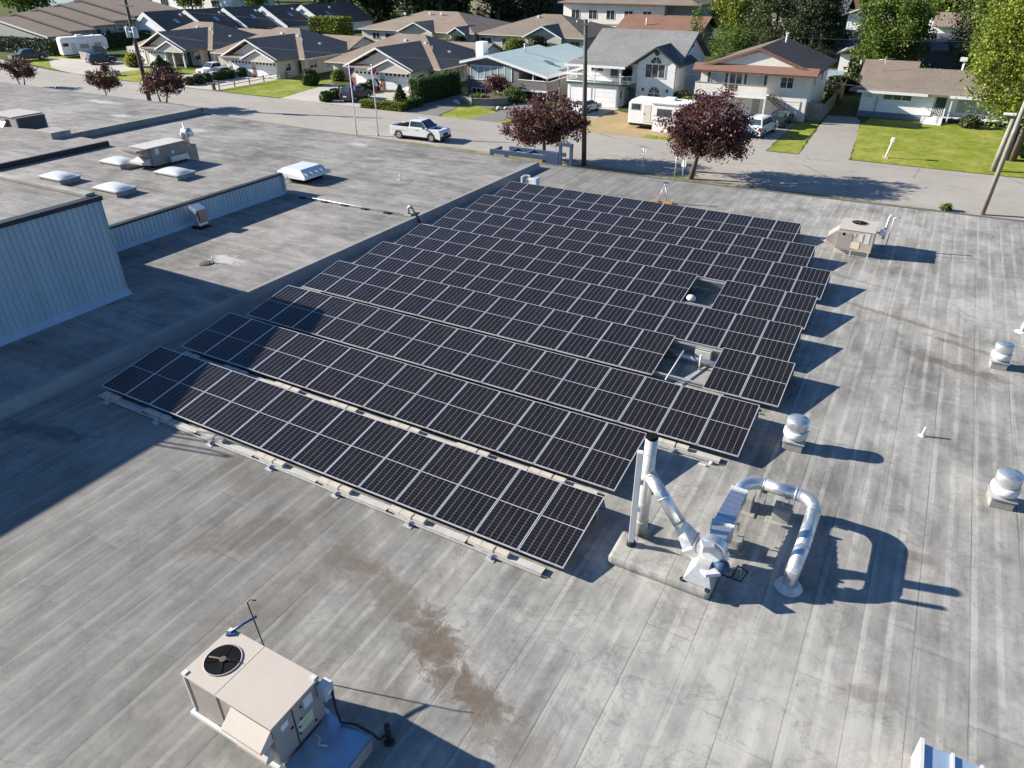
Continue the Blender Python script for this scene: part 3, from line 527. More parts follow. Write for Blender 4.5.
# exhaust blower with its duct
t = thing('exhaust_blower', 'blower with shiny metal duct looping over the roof and down through it', 'exhaust fan', (-1.3, 12.8, 0))
cx, cy, cz = -1.86, 11.98, 0.80
q = MB()   # scroll housing: disc section in the x-z plane, width along y
n = 28; prof = []
for k in range(n):
    a = 2*PI*k/n; r = 0.30+0.07*k/n; prof.append((cx+r*math.cos(a), cz+r*math.sin(a)))
q.prism(prof, cy-0.10, cy+0.14, 'y'); part(t, 'scroll_housing', q, m_galv, bevel=0.012)
q = MB(); q.lathe([(0.235, 0), (0.235, 0.05), (0.20, 0.06)], (0, 0, 0), 20)
M4 = Matrix.Translation((cx, cy-0.10, cz)) @ Matrix.Rotation(R(90), 4, 'X'); q.v = [tuple(M4 @ Vector(v)) for v in q.v]; part(t, 'inlet_ring', q, m_whitem)
q = MB(); q.rect_duct([[(cx-0.42, cy-0.62, 0.27), (cx+0.20, cy-0.62, 0.27), (cx+0.20, cy+0.12, 0.27), (cx-0.42, cy+0.12, 0.27)], [(cx-0.22, cy-0.45, 0.62), (cx+0.05, cy-0.45, 0.62), (cx+0.05, cy+0.10, 0.62), (cx-0.22, cy+0.10, 0.62)]]); part(t, 'base_frame', q, m_galv_d)
q = MB(); q.obox((cx+0.04, cy-0.40, 0.56), (0.34, 0.60, 0.07), 0.62, tilt=('X', -0.45)); part(t, 'belt_guard', q, M('pale_grey_guard', (0.46, 0.47, 0.48), 0.5), bevel=0.02)
q = MB(); q.obox((cx-0.10, cy-0.14, 0.98), (0.26, 0.24, 0.16), 0.5); part(t, 'guard_box', q, m_galv_d, bevel=0.015)
q = MB(); q.tube([(cx+0.16, cy-0.28, 0.58), (cx+0.38, cy-0.10, 0.58)], 0.12, 14); part(t, 'motor', q, m_dish)
for (xx, yy) in ((cx-0.42, cy-0.60), (cx+0.14, cy-0.66)):
    q = MB(); q.lathe([(0.06, 0), (0.06, 0.03)], (xx, yy, 0.252), 10); part(t, 'mount', q, m_black)
q = MB(); q.tube([(cx+0.30, cy-0.2, 0.40), (cx+0.7, cy-0.1, 0.30), (cx+0.78, cy+0.12, 0.42), (cx+0.55, cy+0.15, 0.48), (cx+0.5, cy-0.05, 0.28)], 0.02, 6); part(t, 'cable', q, m_black)
def sec(x, y, z, w, h):  # section perpendicular to y
    return [(x-w/2, y, z-h/2), (x+w/2, y, z-h/2), (x+w/2, y, z+h/2), (x-w/2, y, z+h/2)]
q = MB(); q.rect_duct([sec(-1.84, 12.12, 0.86, 0.34, 0.36), sec(-1.85, 12.62, 0.84, 0.44, 0.42)]); part(t, 'outlet_duct', q, m_galv)
q = MB(); q.rect_duct([sec(-1.85, 12.60, 0.84, 0.50, 0.48), sec(-1.85, 12.66, 0.84, 0.50, 0.48)]); part(t, 'flange', q, m_whitem)
q = MB(); S = [sec(-1.85, 12.66, 0.84, 0.43, 0.41)]
for k in range(1, 15):
    y = 12.66+k*0.1; w = 0.43-0.10*k/14; e = 0.018 if k % 2 else 0; S.append(sec(-1.85, y, 0.83-0.03*k/14, w+e, w-0.02+e))
q.rect_duct(S); part(t, 'ribbed_duct', q, M('ribbed_flexible_metal', (0.52, 0.55, 0.62), 0.3, 0.85, 0.5, 0.1, 10))
q = MB(); q.rect_duct([sec(-1.85, 14.05, 0.80, 0.40, 0.40), sec(-1.85, 14.11, 0.80, 0.40, 0.40)]); part(t, 'flange', q, m_whitem)
DZ, DR = 0.79, 0.155
def arc(c, r, a0, a1, z, n=7): return [(c[0]+r*math.cos(a0+(a1-a0)*k/n), c[1]+r*math.sin(a0+(a1-a0)*k/n), z) for k in range(n+1)]
def ribs(T, pts, rad):
    q = MB()
    for a, b_ in pts:
        a, b_ = Vector(a), Vector(b_); q = MB(); q.tube([a-(b_-a).normalized()*0.012, a+(b_-a).normalized()*0.012], rad, 20); part(T, 'band', q, m_galv_d)
e1 = arc((-1.40, 14.35), 0.45, PI, PI/2, DZ); q = MB(); q.tube([(-1.85, 14.1, DZ)]+e1, DR, 20, smooth=False); part(t, 'elbow', q, m_galv)
q = MB(); q.tube([(-1.40, 14.80, DZ), (-0.62, 14.80, DZ)], DR, 24); part(t, 'duct', q, m_galv)
e2 = arc((-0.62, 14.36), 0.44, PI/2, 0, DZ); q = MB(); q.tube(e2, DR, 20, smooth=False); part(t, 'elbow', q, m_galv)
q = MB(); q.tube([(-0.18, 14.36, DZ), (-0.20, 12.95, DZ)], DR, 24); part(t, 'duct', q, m_galv)
e3 = [(-0.20-0.05*k/6, 12.95-0.42*math.sin(PI/2*k/6), DZ-0.42*(1-math.cos(PI/2*k/6))) for k in range(7)]+[(-0.25, 12.52, 0.10)]
q = MB(); q.tube(e3, DR, 20, smooth=False); part(t, 'elbow', q, m_galv)
ribs(t, [((-1.40, 14.80, DZ), (-1.3, 14.80, DZ)), ((-0.66, 14.80, DZ), (-0.5, 14.8, DZ)), ((-0.18, 14.30, DZ), (-0.18, 14.2, DZ)), ((-0.19, 13.35, DZ), (-0.19, 13.2, DZ)), ((-0.20, 12.97, DZ), (-0.2, 12.8, DZ)), (e3[3], e3[4])], DR+0.006)
q = MB(); q.lathe([(0.30, 0.0), (0.29, 0.03), (0.19, 0.06), (0.18, 0.16)], (-0.25, 12.52, 0.004), 22); part(t, 'roof_flashing', q, m_galv_d)
for (xx, z0) in ((-1.42, 0.42), (-0.88, 0.36)):
    q = MB(); q.box(xx-0.015, xx+0.015, 14.70, 14.73, z0, DZ-0.12); q.box(xx+0.10, xx+0.13, 14.86, 14.89, z0-0.3, DZ-0.12); q.box(xx-0.015, xx+0.13, 14.69, 14.9, DZ-0.19, DZ-0.165); part(t, 'support_leg', q, m_galv_d)
q = MB(); q.box(-1.62, -1.59, 13.28, 13.31, 0.26, 0.66); q.box(-2.06, -1.59, 13.28, 13.31, 0.58, 0.61); part(t, 'support_leg', q, m_galv_d)
# small electrical stub
q = MB(); q.tube([(-1.25, 12.3, 0.0), (-1.25, 12.3, 0.26), (-1.45, 12.2, 0.26)], 0.02, 6); single('conduit_stub', q, m_galv_d, 'thin bent conduit stub on the roof beside the blower', 'conduit', (-1.25, 12.3, 0))

# tall stack
t = thing('exhaust_stack', 'tall round metal vent stack with a slanting duct running down to the blower', 'vent stack', (-3.6, 12.5, 0))
SX, SY = -3.60, 12.42
q = MB(); q.tube([(SX, SY, 0.0), (SX, SY, 2.88)], 0.135, 22); part(t, 'pipe', q, M('pale_galvanised_pipe', (0.60, 0.585, 0.54), 0.42, 0.35, 0.5, 0.1, 8))
ribs(t, [((SX, SY, z), (SX, SY, z+0.1)) for z in (0.55, 1.1, 2.05, 2.2, 2.5)], 0.142)
q = MB(); q.lathe([(0.139, 2.882), (0.139, 2.93), (0.12, 2.945)], (SX, SY, 0), 20); part(t, 'cap', q, m_dark, 'sooty dark top')
A, B_ = Vector((SX+0.03, SY-0.02, 1.95)), Vector((-2.66, 12.22, 0.95))
q = MB(); q.tube([A, B_], 0.145, 22); part(t, 'slanting_duct', q, m_galv)
ribs(t, [(A.lerp(B_, f), B_) for f in (0.02, 0.45, 0.93)], 0.152)
q = MB(); d = (B_-A).normalized()
def sec2(c, w, h):
    s_ = Vector((0, 1, 0)); u = d.cross(s_).normalized(); c = Vector(c); return [c-s_*w/2-u*h/2, c+s_*w/2-u*h/2, c+s_*w/2+u*h/2, c-s_*w/2+u*h/2]
q.rect_duct([sec2(B_, 0.22, 0.22), sec2(B_+d*0.42, 0.52, 0.24)]); part(t, 'transition_duct', q, m_galv)
q = MB(); q.rect_duct([sec2(B_+d*0.40, 0.56, 0.28), sec2(B_+d*0.44, 0.56, 0.28)]); q.rect_duct([sec2(B_+d*0.44, 0.48, 0.22), sec2(B_+d*0.80, 0.30, 0.22)]); part(t, 'inlet_box', q, m_whitem)
t = thing('mast_post', 'white square post on a dark foot standing in front of the tall vent stack', 'post', (-3.64, 11.85, 0.25))
q = MB(); q.obox((-3.64, 11.85, 1.62), (0.13, 0.13, 2.5), 0.2); part(t, 'post', q, m_whitem, bevel=0.012)
q = MB(); q.lathe([(0.11, 0.252), (0.10, 0.36), (0.075, 0.37)], (-3.64, 11.85, 0), 14); part(t, 'foot', q, m_black)
q = MB(); q.obox((-3.60, 11.90, 2.05), (0.16, 0.16, 0.05), 0.2); q.obox((-3.60, 11.90, 1.3), (0.16, 0.16, 0.04), 0.2); part(t, 'strap', q, m_galv_d)
q = MB(); q.lathe([(0.05, 0), (0.05, 0.07), (0.02, 0.08)], (-2.95, 16.05, 0.0), 10); q.box(-3.25, -3.05, 15.85, 15.9, 0.003, 0.05)
single('junction_box', q, m_whitem, 'small white fitting on the roof off the front right corner of the third row', 'fitting', (-2.95, 16.05, 0))

# small stubs
def stub(loc, label, r=0.035, h=0.3, flare=0.0):
    q = MB(); q.tube([(loc[0], loc[1], loc[2]), (loc[0]+0.03, loc[1]+0.02, loc[2]+h)], r, 10); q.lathe([(r*3.2, 0.004), (r*2.4, 0.02), (r*1.1, 0.05)], loc, 12)
    return single('vent_pipe', q, m_whitem, label, 'vent pipe', loc, 'thin vent pipes on the roofs')
stub((1.93, 20.25, 0), 'thin white vent pipe alone on the pale roof at the right, casting a thin shadow')
stub((4.66, 29.24, 0), 'white vent pipe at the far right edge, beyond the brown stained roof', 0.07, 0.4)
stub((-26.05, 19.33, HL), 'thin vent pipe in the sunlit patch of the lower roof on the left', 0.03, 0.3)
stub((-27.1, 34.2, HL), 'short white vent pipe on the roof left of the rear solar rows', 0.03, 0.35)
q = MB(); q.lathe([(0.34, 0), (0.30, 0.03), (0.05, 0.035)], (-26.25, 19.15, HL+0.004), 16); single('roof_drain', q, M('mossy_drain', (0.07, 0.065, 0.045), 0.9), 'dark mossy roof drain beside the thin vent pipe on the left roof', 'roof drain', (-26.25, 19.15, HL))
# hood vent in front of the low clad wall
t = thing('gooseneck_vent', 'shiny gooseneck hood vent at the foot of the low blue clad wall', 'roof vent', (-30.4, 22.4, HL))
q = MB(); q.box(-30.78, -30.1, 22.1, 22.75, HL+0.004, HL+0.09); part(t, 'curb', q, m_black)
q = MB(); q.rect_duct([[(-30.7, 22.15, HL+0.14), (-30.2, 22.15, HL+0.14), (-30.2, 22.7, HL+0.14), (-30.7, 22.7, HL+0.14)], [(-30.72, 22.13, HL+0.78), (-30.25, 22.13, HL+0.65), (-30.25, 22.72, HL+0.65), (-30.72, 22.72, HL+0.78)], [(-30.68, 22.13, HL+1.12), (-30.15, 22.13, HL+0.96), (-30.15, 22.72, HL+0.96), (-30.68, 22.72, HL+1.12)]]); part(t, 'hood', q, m_galv, bevel=0.04)
q = MB(); q.box(-30.16, -30.13, 22.2, 22.65, HL+0.31, HL+0.90); part(t, 'opening', q, M('rusty_mesh', (0.35, 0.25, 0.17), 0.6, 0.3))
# skylights
def skylight(loc, label):
    t = thing('skylight', label, 'skylight', loc, 0, 'white domed skylights')
    q = MB(); q.box(-0.95, 0.95, -0.58, 0.58, 0.003, 0.24); part2(t, 'curb', q, m_ped)
    q = MB(); q.box(-1.0, 1.0, -0.63, 0.63, 0.242, 0.30); part2(t, 'frame', q, m_galv_d)
    q = MB(); nx, ny = 12, 8
    def P(i, j):
        u, v = -1+2*i/nx, -1+2*j/ny; return (0.97*u, 0.60*v, 0.302+0.17*(1-abs(u)**3)*(1-abs(v)**3))
    for i in range(nx):
        for j in range(ny): q.quad(P(i, j), P(i+1, j), P(i+1, j+1), P(i, j+1), smooth=True)
    q.quad(P(0, 0), P(0, ny), P(nx, ny), P(nx, 0)); o = part2(t, 'dome', q, m_dome)
    return t
k0 = skylight((-40.85, 22.03, UZ), 'white domed skylight, the leftmost one on the upper roof')
dup(k0, (-36.11, 22.02, UZ), 0, 'white domed skylight nearest the low blue clad wall')
dup(k0, (-41.04, 25.74, UZ), 0, 'white domed skylight to the left of the large weathered roof unit, half in its shade')
dup(k0, (-36.04, 25.64, UZ), 0, 'white domed skylight directly in front of the large weathered roof unit')
# large weathered unit on the upper roof
t = thing('rooftop_air_handler', 'large weathered brown rooftop unit among the skylights on the upper roof', 'air handler', (-38.6, 27.2, UZ))
m_wth = M('weathered_brown_metal', (0.28, 0.24, 0.21), 0.6, 0.2, 0.4, 0.2, 2)
q = MB(); q.box(-39.9, -38.45, 26.2, 28.5, UZ+0.15, UZ+1.15); part(t, 'cabinet', q, m_wth, bevel=0.01)
q = MB(); q.box(-39.95, -38.4, 25.9, 28.55, UZ+1.152, UZ+1.19); part(t, 'top_panel', q, M('dusty_top_panel', (0.50, 0.48, 0.45), 0.6), bevel=0.01)
q = MB(); q.prism([(26.198, UZ+1.12), (25.35, UZ+1.12), (25.35, UZ+1.05), (26.198, UZ+0.6)], -39.85, -38.6, 'x'); part(t, 'intake_hood', q, m_wth)
q = MB(); q.prism([(26.19, UZ+0.55), (25.6, UZ+0.42), (25.6, UZ+0.3), (26.19, UZ+0.15)], -39.8, -38.7, 'x'); part(t, 'lower_hood', q, m_whitem)
q = MB(); q.box(-38.448, -38.44, 26.45, 26.7, UZ+0.75, UZ+1.08); q.box(-38.448, -38.44, 27.5, 27.68, UZ+0.6, UZ+0.78); part(t, 'label', q, m_whitem)
q = MB(); q.box(-38.446, -38.2, 27.2, 28.4, UZ+0.2, UZ+0.5); part(t, 'cover_panel', q, m_galv_d)
q = MB(); q.box(-39.8, -38.55, 26.3, 28.4, UZ+0.003, UZ+0.15); part(t, 'roof_curb', q, m_trim)
q = MB(); q.prism([(28.55, UZ+0.2), (29.3, UZ+0.1), (29.3, UZ+0.25), (28.6, UZ+1.12)], -39.7, -38.6, 'x'); part(t, 'exhaust_hood', q, m_wth)
q = MB(); q.tube([(-38.6, 28.95, UZ+0.2), (-38.75, 28.9, UZ+2.1)], 0.025, 6); part(t, 'vent_rod', q, m_galv_d)
t = thing('gooseneck_vent', 'silver gooseneck vent rising behind the large weathered roof unit', 'roof vent', (-40.6, 30.2, HL))
q = MB(); q.box(-40.9, -40.2, 29.9, 30.6, HL+0.004, HL+1.5); part(t, 'curb', q, m_ped)
q = MB(); q.tube([(-40.6, 30.2, HL+1.5), (-40.6, 30.2, HL+2.1), (-40.45, 30.2, HL+2.3), (-40.15, 30.2, HL+2.3), (-40.0, 30.2, HL+2.05)], 0.24, 14); part(t, 'hood', q, m_galv)
# unit at the far left
t = thing('rooftop_air_conditioner', 'dark sided rooftop unit with a pale top at the far left edge', 'air conditioner', (-57, 29, 0.8))
q = MB(); q.box(-59.2, -56.0, 28.5, 30.6, 0.95, 2.35); part(t, 'cabinet', q, m_beige_d, bevel=0.01)
q = MB(); q.box(-59.3, -56.3, 28.45, 30.65, 2.352, 2.42); part(t, 'top_panel', q, m_beige)
q = MB(); q.box(-55.998, -55.97, 28.6, 30.5, 1.0, 2.3); part(t, 'coil', q, M('dark_coil_fins', (0.06, 0.065, 0.07), 0.5, 0.3))
q = MB(); q.box(-57.3, -56.9, 28.47, 28.495, 1.0, 2.2); part(t, 'access_panel', q, m_dark)
q = MB(); q.prism([(28.498, 2.0), (28.1, 1.6), (28.1, 1.2), (28.498, 1.0)], -58.4, -57.4, 'x'); part(t, 'intake_hood', q, m_whitem)
q = MB(); q.box(-59.1, -55.7, 28.4, 30.7, 0.803, 0.948); part(t, 'roof_curb', q, m_ped)
# white cowl on the left roof
t = thing('exhaust_cowl', 'white box shaped exhaust cowl beyond the end of the low clad wall', 'roof cowl', (-32.3, 31.6, HL))
q = MB(); q.box(-32.9, -31.6, 31.0, 32.4, HL+0.004, HL+0.36); part(t, 'curb', q, m_dark)
q = MB(); q.rect_duct([[(-33.4, 30.5, HL+0.30), (-31.15, 30.5, HL+0.30), (-31.15, 32.8, HL+0.30), (-33.4, 32.8, HL+0.30)], [(-33.35, 30.55, HL+0.62), (-31.15, 30.55, HL+0.45), (-31.15, 32.75, HL+0.45), (-33.35, 32.75, HL+0.62)], [(-33.1, 30.8, HL+0.80), (-31.7, 30.8, HL+0.80), (-31.7, 32.5, HL+0.80), (-33.1, 32.5, HL+0.80)]]); part(t, 'hood', q, m_dome, bevel=0.05)
q = MB()
for k in range(5): q.box(-31.45, -31.10, 30.72+k*0.42, 30.75+k*0.42, HL+0.46, HL+0.66)
part(t, 'rib', q, m_galv_d)
# tripod on the far side of the rows, white brackets, corner cowl, ladder
t = thing('antenna_tripod', 'small grey tripod mast with an orange base behind the rearmost solar row', 'tripod', (-12.0, 38.2, 0))
for dx, dy in ((-0.4, 0.1), (0.42, 0.0), (0.05, 0.5)):
    q = MB(); q.tube([(-12.0+dx, 38.2+dy, 0.05), (-12.0, 38.3, 0.95)], 0.022, 6); part(t, 'leg', q, m_galv_d)
q = MB(); q.tube([(-12.0, 38.3, 0.75), (-12.0, 38.3, 1.2)], 0.03, 6); q.obox((-11.95, 38.3, 1.15), (0.28, 0.10, 0.10), 0.3); part(t, 'mast', q, m_galv_d)
q = MB(); q.box(-12.55, -12.25, 38.1, 38.5, 0.004, 0.09); q.box(-11.95, -11.45, 38.05, 38.45, 0.004, 0.12); part(t, 'ballast_block', q, M('rusty_orange_block', (0.40, 0.20, 0.08), 0.8, var=0.2))
t = thing('equipment_cabinet', 'small white boxes on the roof behind the left end of the rearmost solar row', 'electrical box', (-20.2, 37.8, 0))
q = MB(); q.box(-20.55, -20.45, 37.4, 37.9, 0.004, 0.62); q.box(-20.55, -20.2, 37.85, 37.95, 0.4, 0.62); part(t, 'bracket', q, m_whitem)
q = MB(); q.box(-20.3, -19.7, 37.5, 37.9, 0.1, 0.5); part(t, 'cabinet', q, m_whitem, bevel=0.01)
q = MB(); q.box(-19.7, -19.55, 37.45, 37.9, 0.004, 0.6); part(t, 'bracket', q, M('pale_blue_metal', (0.5, 0.6, 0.72), 0.4))
t = thing('metal_roof_hood', 'corner of a sky tinted standing seam metal hood at the bottom right', 'roof hood', (3.6, 8.6, 0))
m_bl = M('sky_tinted_seam_metal', (0.42, 0.54, 0.68), 0.35, 0.5, 0.5, 0.06, 1.5)  # sky reflection on the hood is painted in as a blue base
q = MB(); q.prism([(9.54, 0.5), (6.0, 0.95), (6.0, 0.004), (9.54, 0.004)], 2.42, 5.4, 'x'); part(t, 'panel', q, m_bl)
q = MB(); q.prism([(9.60, 0.55), (6.0, 1.0), (6.0, 0.004), (9.60, 0.004)], 2.36, 2.418, 'x')
part(t, 'end_trim', q, m_whitem)
q = MB()
for k in range(1, 7): q.prism([(9.55, 0.49), (9.55, 0.55), (6.0, 1.0), (6.0, 0.94)], 2.42+0.42*k-0.02, 2.42+0.42*k+0.02, 'x')
part(t, 'seam', q, m_whitem)
t = thing('roof_ladder', 'grey roof ladder with curved rails on the face of the tall clad block', 'ladder', (-26.3, 7.2, TZ))
for yy in (6.95, 7.45):
    q = MB(); q.tube([(-26.2, yy, 1.0), (-26.2, yy, TZ+1.0), (-26.45, yy, TZ+1.12), (-26.9, yy, TZ+1.0), (-26.9, yy, TZ+0.02)], 0.035, 8); part(t, 'rail', q, m_galv_d)
for k in range(11):
    q = MB(); q.tube([(-26.2, 6.95, 1.2+k*0.3), (-26.2, 7.45, 1.2+k*0.3)], 0.018, 6); part(t, 'rung', q, m_galv_d)
for yy in (6.95, 7.45):
    q = MB(); q.box(-26.41, -26.2, yy-0.02, yy+0.02, 2.0, 2.05); q.box(-26.41, -26.2, yy-0.02, yy+0.02, 3.6, 3.65); part(t, 'bracket', q, m_galv_d)
# ------------------------------------------------------------------ ground, street, yards
def gpart(T, name, mb, mats, label=None, bevel=0, kind=None):
    """part authored in world x, y and in height above the street"""
    r = T
    while r.parent: r = r.parent
    l = (r.location[0], r.location[1], 0)
    o = bpy.data.objects.new(name, mb.mesh(name, mats, l, bevel)); COL.objects.link(o); o.parent = T
    return tag(o, label, None, None, kind)
def gsingle(name, mb, mats, label, cat, loc, group=None, kind=None):
    o = bpy.data.objects.new(name, mb.mesh(name, mats, (loc[0], loc[1], 0))); COL.objects.link(o); o.location = (loc[0], loc[1], GZ)
    return tag(o, label, cat, group, kind)
def grass_mat(name, g1, g2, dry, amt=0.5):
    k = NT(name, 0.95, 0.1); p = k.co(); a = k.noise(p, 0.30, 4, 0.6); b = k.noise(p, 1.6, 5, 0.7); c = k.noise(p, 14, 3, 0.7)
    col = k.mix(k.rng(k.m('ADD', k.m('MULTIPLY', b, 0.6), k.m('MULTIPLY', c, 0.4)), 0.35, 0.65), g1, g2)
    col = k.mix(k.m('MULTIPLY', k.rng(k.m('ADD', k.m('MULTIPLY', a, 0.6), k.m('MULTIPLY', b, 0.4)), 0.45, 0.62), amt), col, dry); k.base(col)
    k.bump(c, 0.8, 0.08); return k.mat
m_lawn = grass_mat('lawn_grass', (0.13, 0.185, 0.020), (0.27, 0.315, 0.040), (0.38, 0.345, 0.095), 0.8)
m_rough = grass_mat('rough_yard_grass', (0.04, 0.07, 0.018), (0.09, 0.12, 0.03), (0.15, 0.13, 0.06), 0.6)
m_verge = grass_mat('dry_verge_grass', (0.15, 0.16, 0.05), (0.27, 0.25, 0.11), (0.37, 0.32, 0.24), 1.0)
m_straw = grass_mat('straw_coloured_gravel', (0.36, 0.26, 0.13), (0.50, 0.38, 0.21), (0.30, 0.24, 0.15), 0.5)
def paving(name, c, crack=0.4):
    k = NT(name, 0.92, 0.2); p = k.co(); a = k.noise(p, 0.12, 4); b = k.noise(p, 1.1, 6, 0.7); f = k.noise(p, 18, 3, 0.8)
    t = k.m('ADD', k.m('ADD', k.m('MULTIPLY', a, 0.5), k.m('MULTIPLY', b, 0.35)), k.m('MULTIPLY', f, 0.25))
    col = k.mix(k.rng(t, 0.4, 0.7), tuple(q*0.84 for q in c), tuple(min(1, q*1.12) for q in c))
    tr = k.noise(k.mapped(p, (0.02, 0.55, 1)), 1.0, 3); col = k.mix(k.rng(tr, 0.5, 0.75, 0, 0.25), col, tuple(q*0.7 for q in c))
    v = k.n('ShaderNodeTexVoronoi', feature='DISTANCE_TO_EDGE'); k.put(v.inputs['Vector'], k.mapped(p, (0.09, 0.14, 1))); v.inputs['Scale'].default_value = 1.0
    wv = k.m('ADD', v.outputs[0], k.m('MULTIPLY', k.m('SUBTRACT', b, 0.5), 0.05)); col = k.mix(k.m('MULTIPLY', k.m('LESS_THAN', wv, 0.004), crack), col, tuple(q*0.35 for q in c))
    k.base(col); k.bump(f, 0.3, 0.02); return k.mat
m_road = paving('worn_pale_asphalt', (0.35, 0.325, 0.29)); m_drive = paving('pale_concrete_drive', (0.47, 0.43, 0.375), 0.25); m_gravel = paving('grey_gravel_drive', (0.34, 0.32, 0.28), 0.0); m_darkdrive = paving('grey_asphalt_drive', (0.21, 0.20, 0.19), 0.3)

g = MB(); g.quad((-1500, -600, GZ), (1500, -600, GZ), (1500, 1900, GZ), (-1500, 1900, GZ)); structure('ground', g, m_rough)
def sheet(name, pts, h, m, jit=0.0):
    q = MB(); P = []; rj = random.Random(len(pts)*7+int(abs(pts[0][0])))
    for (x0, y0), (x1, y1) in zip(pts, pts[1:]+pts[:1]):
        n = max(1, int(math.hypot(x1-x0, y1-y0)/0.8)) if jit else 1
        for k in range(n): P.append((x0+(x1-x0)*k/n+rj.uniform(-jit, jit), y0+(y1-y0)*k/n+rj.uniform(-jit, jit), GZ+h))
    q.quad(*P); return structure(name, q, m)
sheet('verge', [(-170, 45.5), (40, 45.5), (40, 60.5), (-60, 60.3), (-100, 61.2), (-125, 63.2), (-170, 68)], 0.004, m_verge)
sheet('street', [(300, 58.6), (300, 71.6), (0, 71.6), (-62, 71.8), (-92, 72.6), (-112, 73.0), (-131, 75.2), (-146, 78), (-175, 85), (-300, 118), (-300, 98), (-180, 70), (-150, 65.5), (-125, 63.2), (-100, 61.0), (-60, 59.3), (-18, 59.0)], 0.008, m_road)
q = MB()
def kerb(pts, w=0.16):
    for (x0, y0), (x1, y1) in zip(pts, pts[1:]):
        q.box(x0, x1, min(y0, y1)-0.0, max(y0, y1)+w, GZ+0.004, GZ+0.07)
# yards
for nm, pts, h, m in (
    ('lawn', [(-152, 80.4), (-131.5, 76.2), (-131.5, 86.5), (-141, 89.5), (-152, 92)], 0.004, m_lawn),
    ('lawn', [(-124.2, 74.8), (-106.5, 73.2), (-106.5, 87.0), (-113.2, 86), (-124.2, 86)], 0.004, m_lawn),
    ('lawn', [(-88.9, 73.0), (-76.2, 72.6), (-77.6, 78), (-79.2, 85.5), (-80.3, 88), (-88.6, 88)], 0.004, m_lawn),
    ('lawn', [(-62.2, 72.1), (-57.2, 71.9), (-57.2, 80.4), (-61.6, 80.4)], 0.004, m_lawn),
    ('lawn', [(-50.3, 72.4), (-48.6, 70.9), (-46.6, 71.1), (-45.7, 72.5), (-45.5, 76.8), (-47.5, 78.6), (-52.2, 80.3)], 0.006, m_lawn),
    ('lawn', [(-42.6, 71.8), (-37.0, 71.6), (-37.4, 78.6), (-41.8, 78.6)], 0.006, m_lawn),
    ('lawn', [(-13.0, 71.9), (-10.2, 71.9), (-10.9, 88.2), (-13.0, 88.2)], 0.004, m_lawn),
    ('lawn', [(-5.6, 71.9), (45, 71.9), (45, 93), (-6.3, 93.5), (-6.8, 88)], 0.004, m_lawn),
    ('lawn', [(-25.6, 71.7), (-21.6, 71.7), (-21.8, 73.2), (-25.4, 73.4)], 0.010, m_lawn),
    ('yard_gravel', [(-37.4, 71.2), (-31, 70.7), (-21.5, 70.9), (-21.5, 79.5), (-25, 80.5), (-33.2, 84.5), (-33.6, 79.4), (-37.4, 79.2)], 0.006, m_straw),
    ('driveway', [(-150, 86), (-136, 78), (-131, 76.1), (-124.2, 74.6), (-118.8, 74.2), (-118.8, 88), (-132.5, 88.4)], 0.006, m_drive),
    ('driveway', [(-106.4, 73.1), (-89.0, 72.9), (-88.9, 84.9), (-100, 85), (-106.4, 86)], 0.006, m_drive),
    ('driveway', [(-76.0, 72.3), (-62.3, 72.0), (-61.7, 80.5), (-62.6, 84.4), (-74.2, 84.4), (-79.0, 85.4), (-77.4, 78)], 0.006, m_drive),
    ('driveway', [(-56.6, 71.8), (-50.6, 71.8), (-52.2, 80.3), (-47.4, 78.7), (-49, 86.4), (-56.6, 86.4)], 0.005, m_darkdrive),
    ('driveway', [(-46.5, 70.9), (-42.7, 71.2), (-42.0, 78.6), (-43.8, 86.3), (-47.5, 86.3), (-45.6, 77.5)], 0.007, m_darkdrive),
    ('driveway', [(-40.6, 79.2), (-33.6, 79.2), (-33.6, 86.0), (-40.6, 86.0)], 0.004, m_drive),
    ('driveway', [(-21.4, 71.4), (-13.1, 71.4), (-13.1, 88.2), (-21.4, 88.2)], 0.006, m_gravel),
    ('driveway', [(-10.1, 71.2), (-5.7, 71.2), (-6.9, 90), (-7.6, 93), (-10.8, 93)], 0.006, m_gravel)):
    sheet(nm, pts, h, m, {'lawn': 0.07, 'yard_gravel': 0.16}.get(nm, 0.09 if m is m_gravel else 0.03))

# ------------------------------------------------------------------ house kit
m_white = M('white_paint', (0.78, 0.78, 0.76), 0.55, var=0.05); m_cream = M('cream_trim', (0.62, 0.58, 0.50), 0.6, var=0.06)
m_glass = NT('window_glass', 0.06, 0.6); m_glass.base(m_glass.mix(m_glass.rng(m_glass.noise(m_glass.co(), 0.8, 3), 0.35, 0.65), (0.02, 0.03, 0.035), (0.07, 0.09, 0.10))); m_glass = m_glass.mat
m_curt = M('curtained_glass', (0.34, 0.42, 0.42), 0.15, 0, 0.6, 0.15, 1.2)
m_sh_taupe = shingle('taupe_shingles', (0.185, 0.145, 0.115), (0.325, 0.265, 0.215)); m_sh_grey = shingle('grey_shingles', (0.15, 0.15, 0.148), (0.30, 0.295, 0.29)); m_sh_dark = shingle('dark_brown_shingles', (0.105, 0.086, 0.076), (0.20, 0.165, 0.145))
m_sh_red = shingle('red_brown_shingles', (0.17, 0.095, 0.07), (0.27, 0.165, 0.125)); m_sh_tan = shingle('weathered_tan_shingles', (0.165, 0.135, 0.11), (0.28, 0.235, 0.19)); m_sh_slate = shingle('slate_grey_shingles', (0.075, 0.078, 0.085), (0.15, 0.15, 0.16))
m_turq = M('pale_turquoise_roof_coating', (0.52, 0.63, 0.58), 0.7, 0.0, 0.4, 0.07, 0.7)
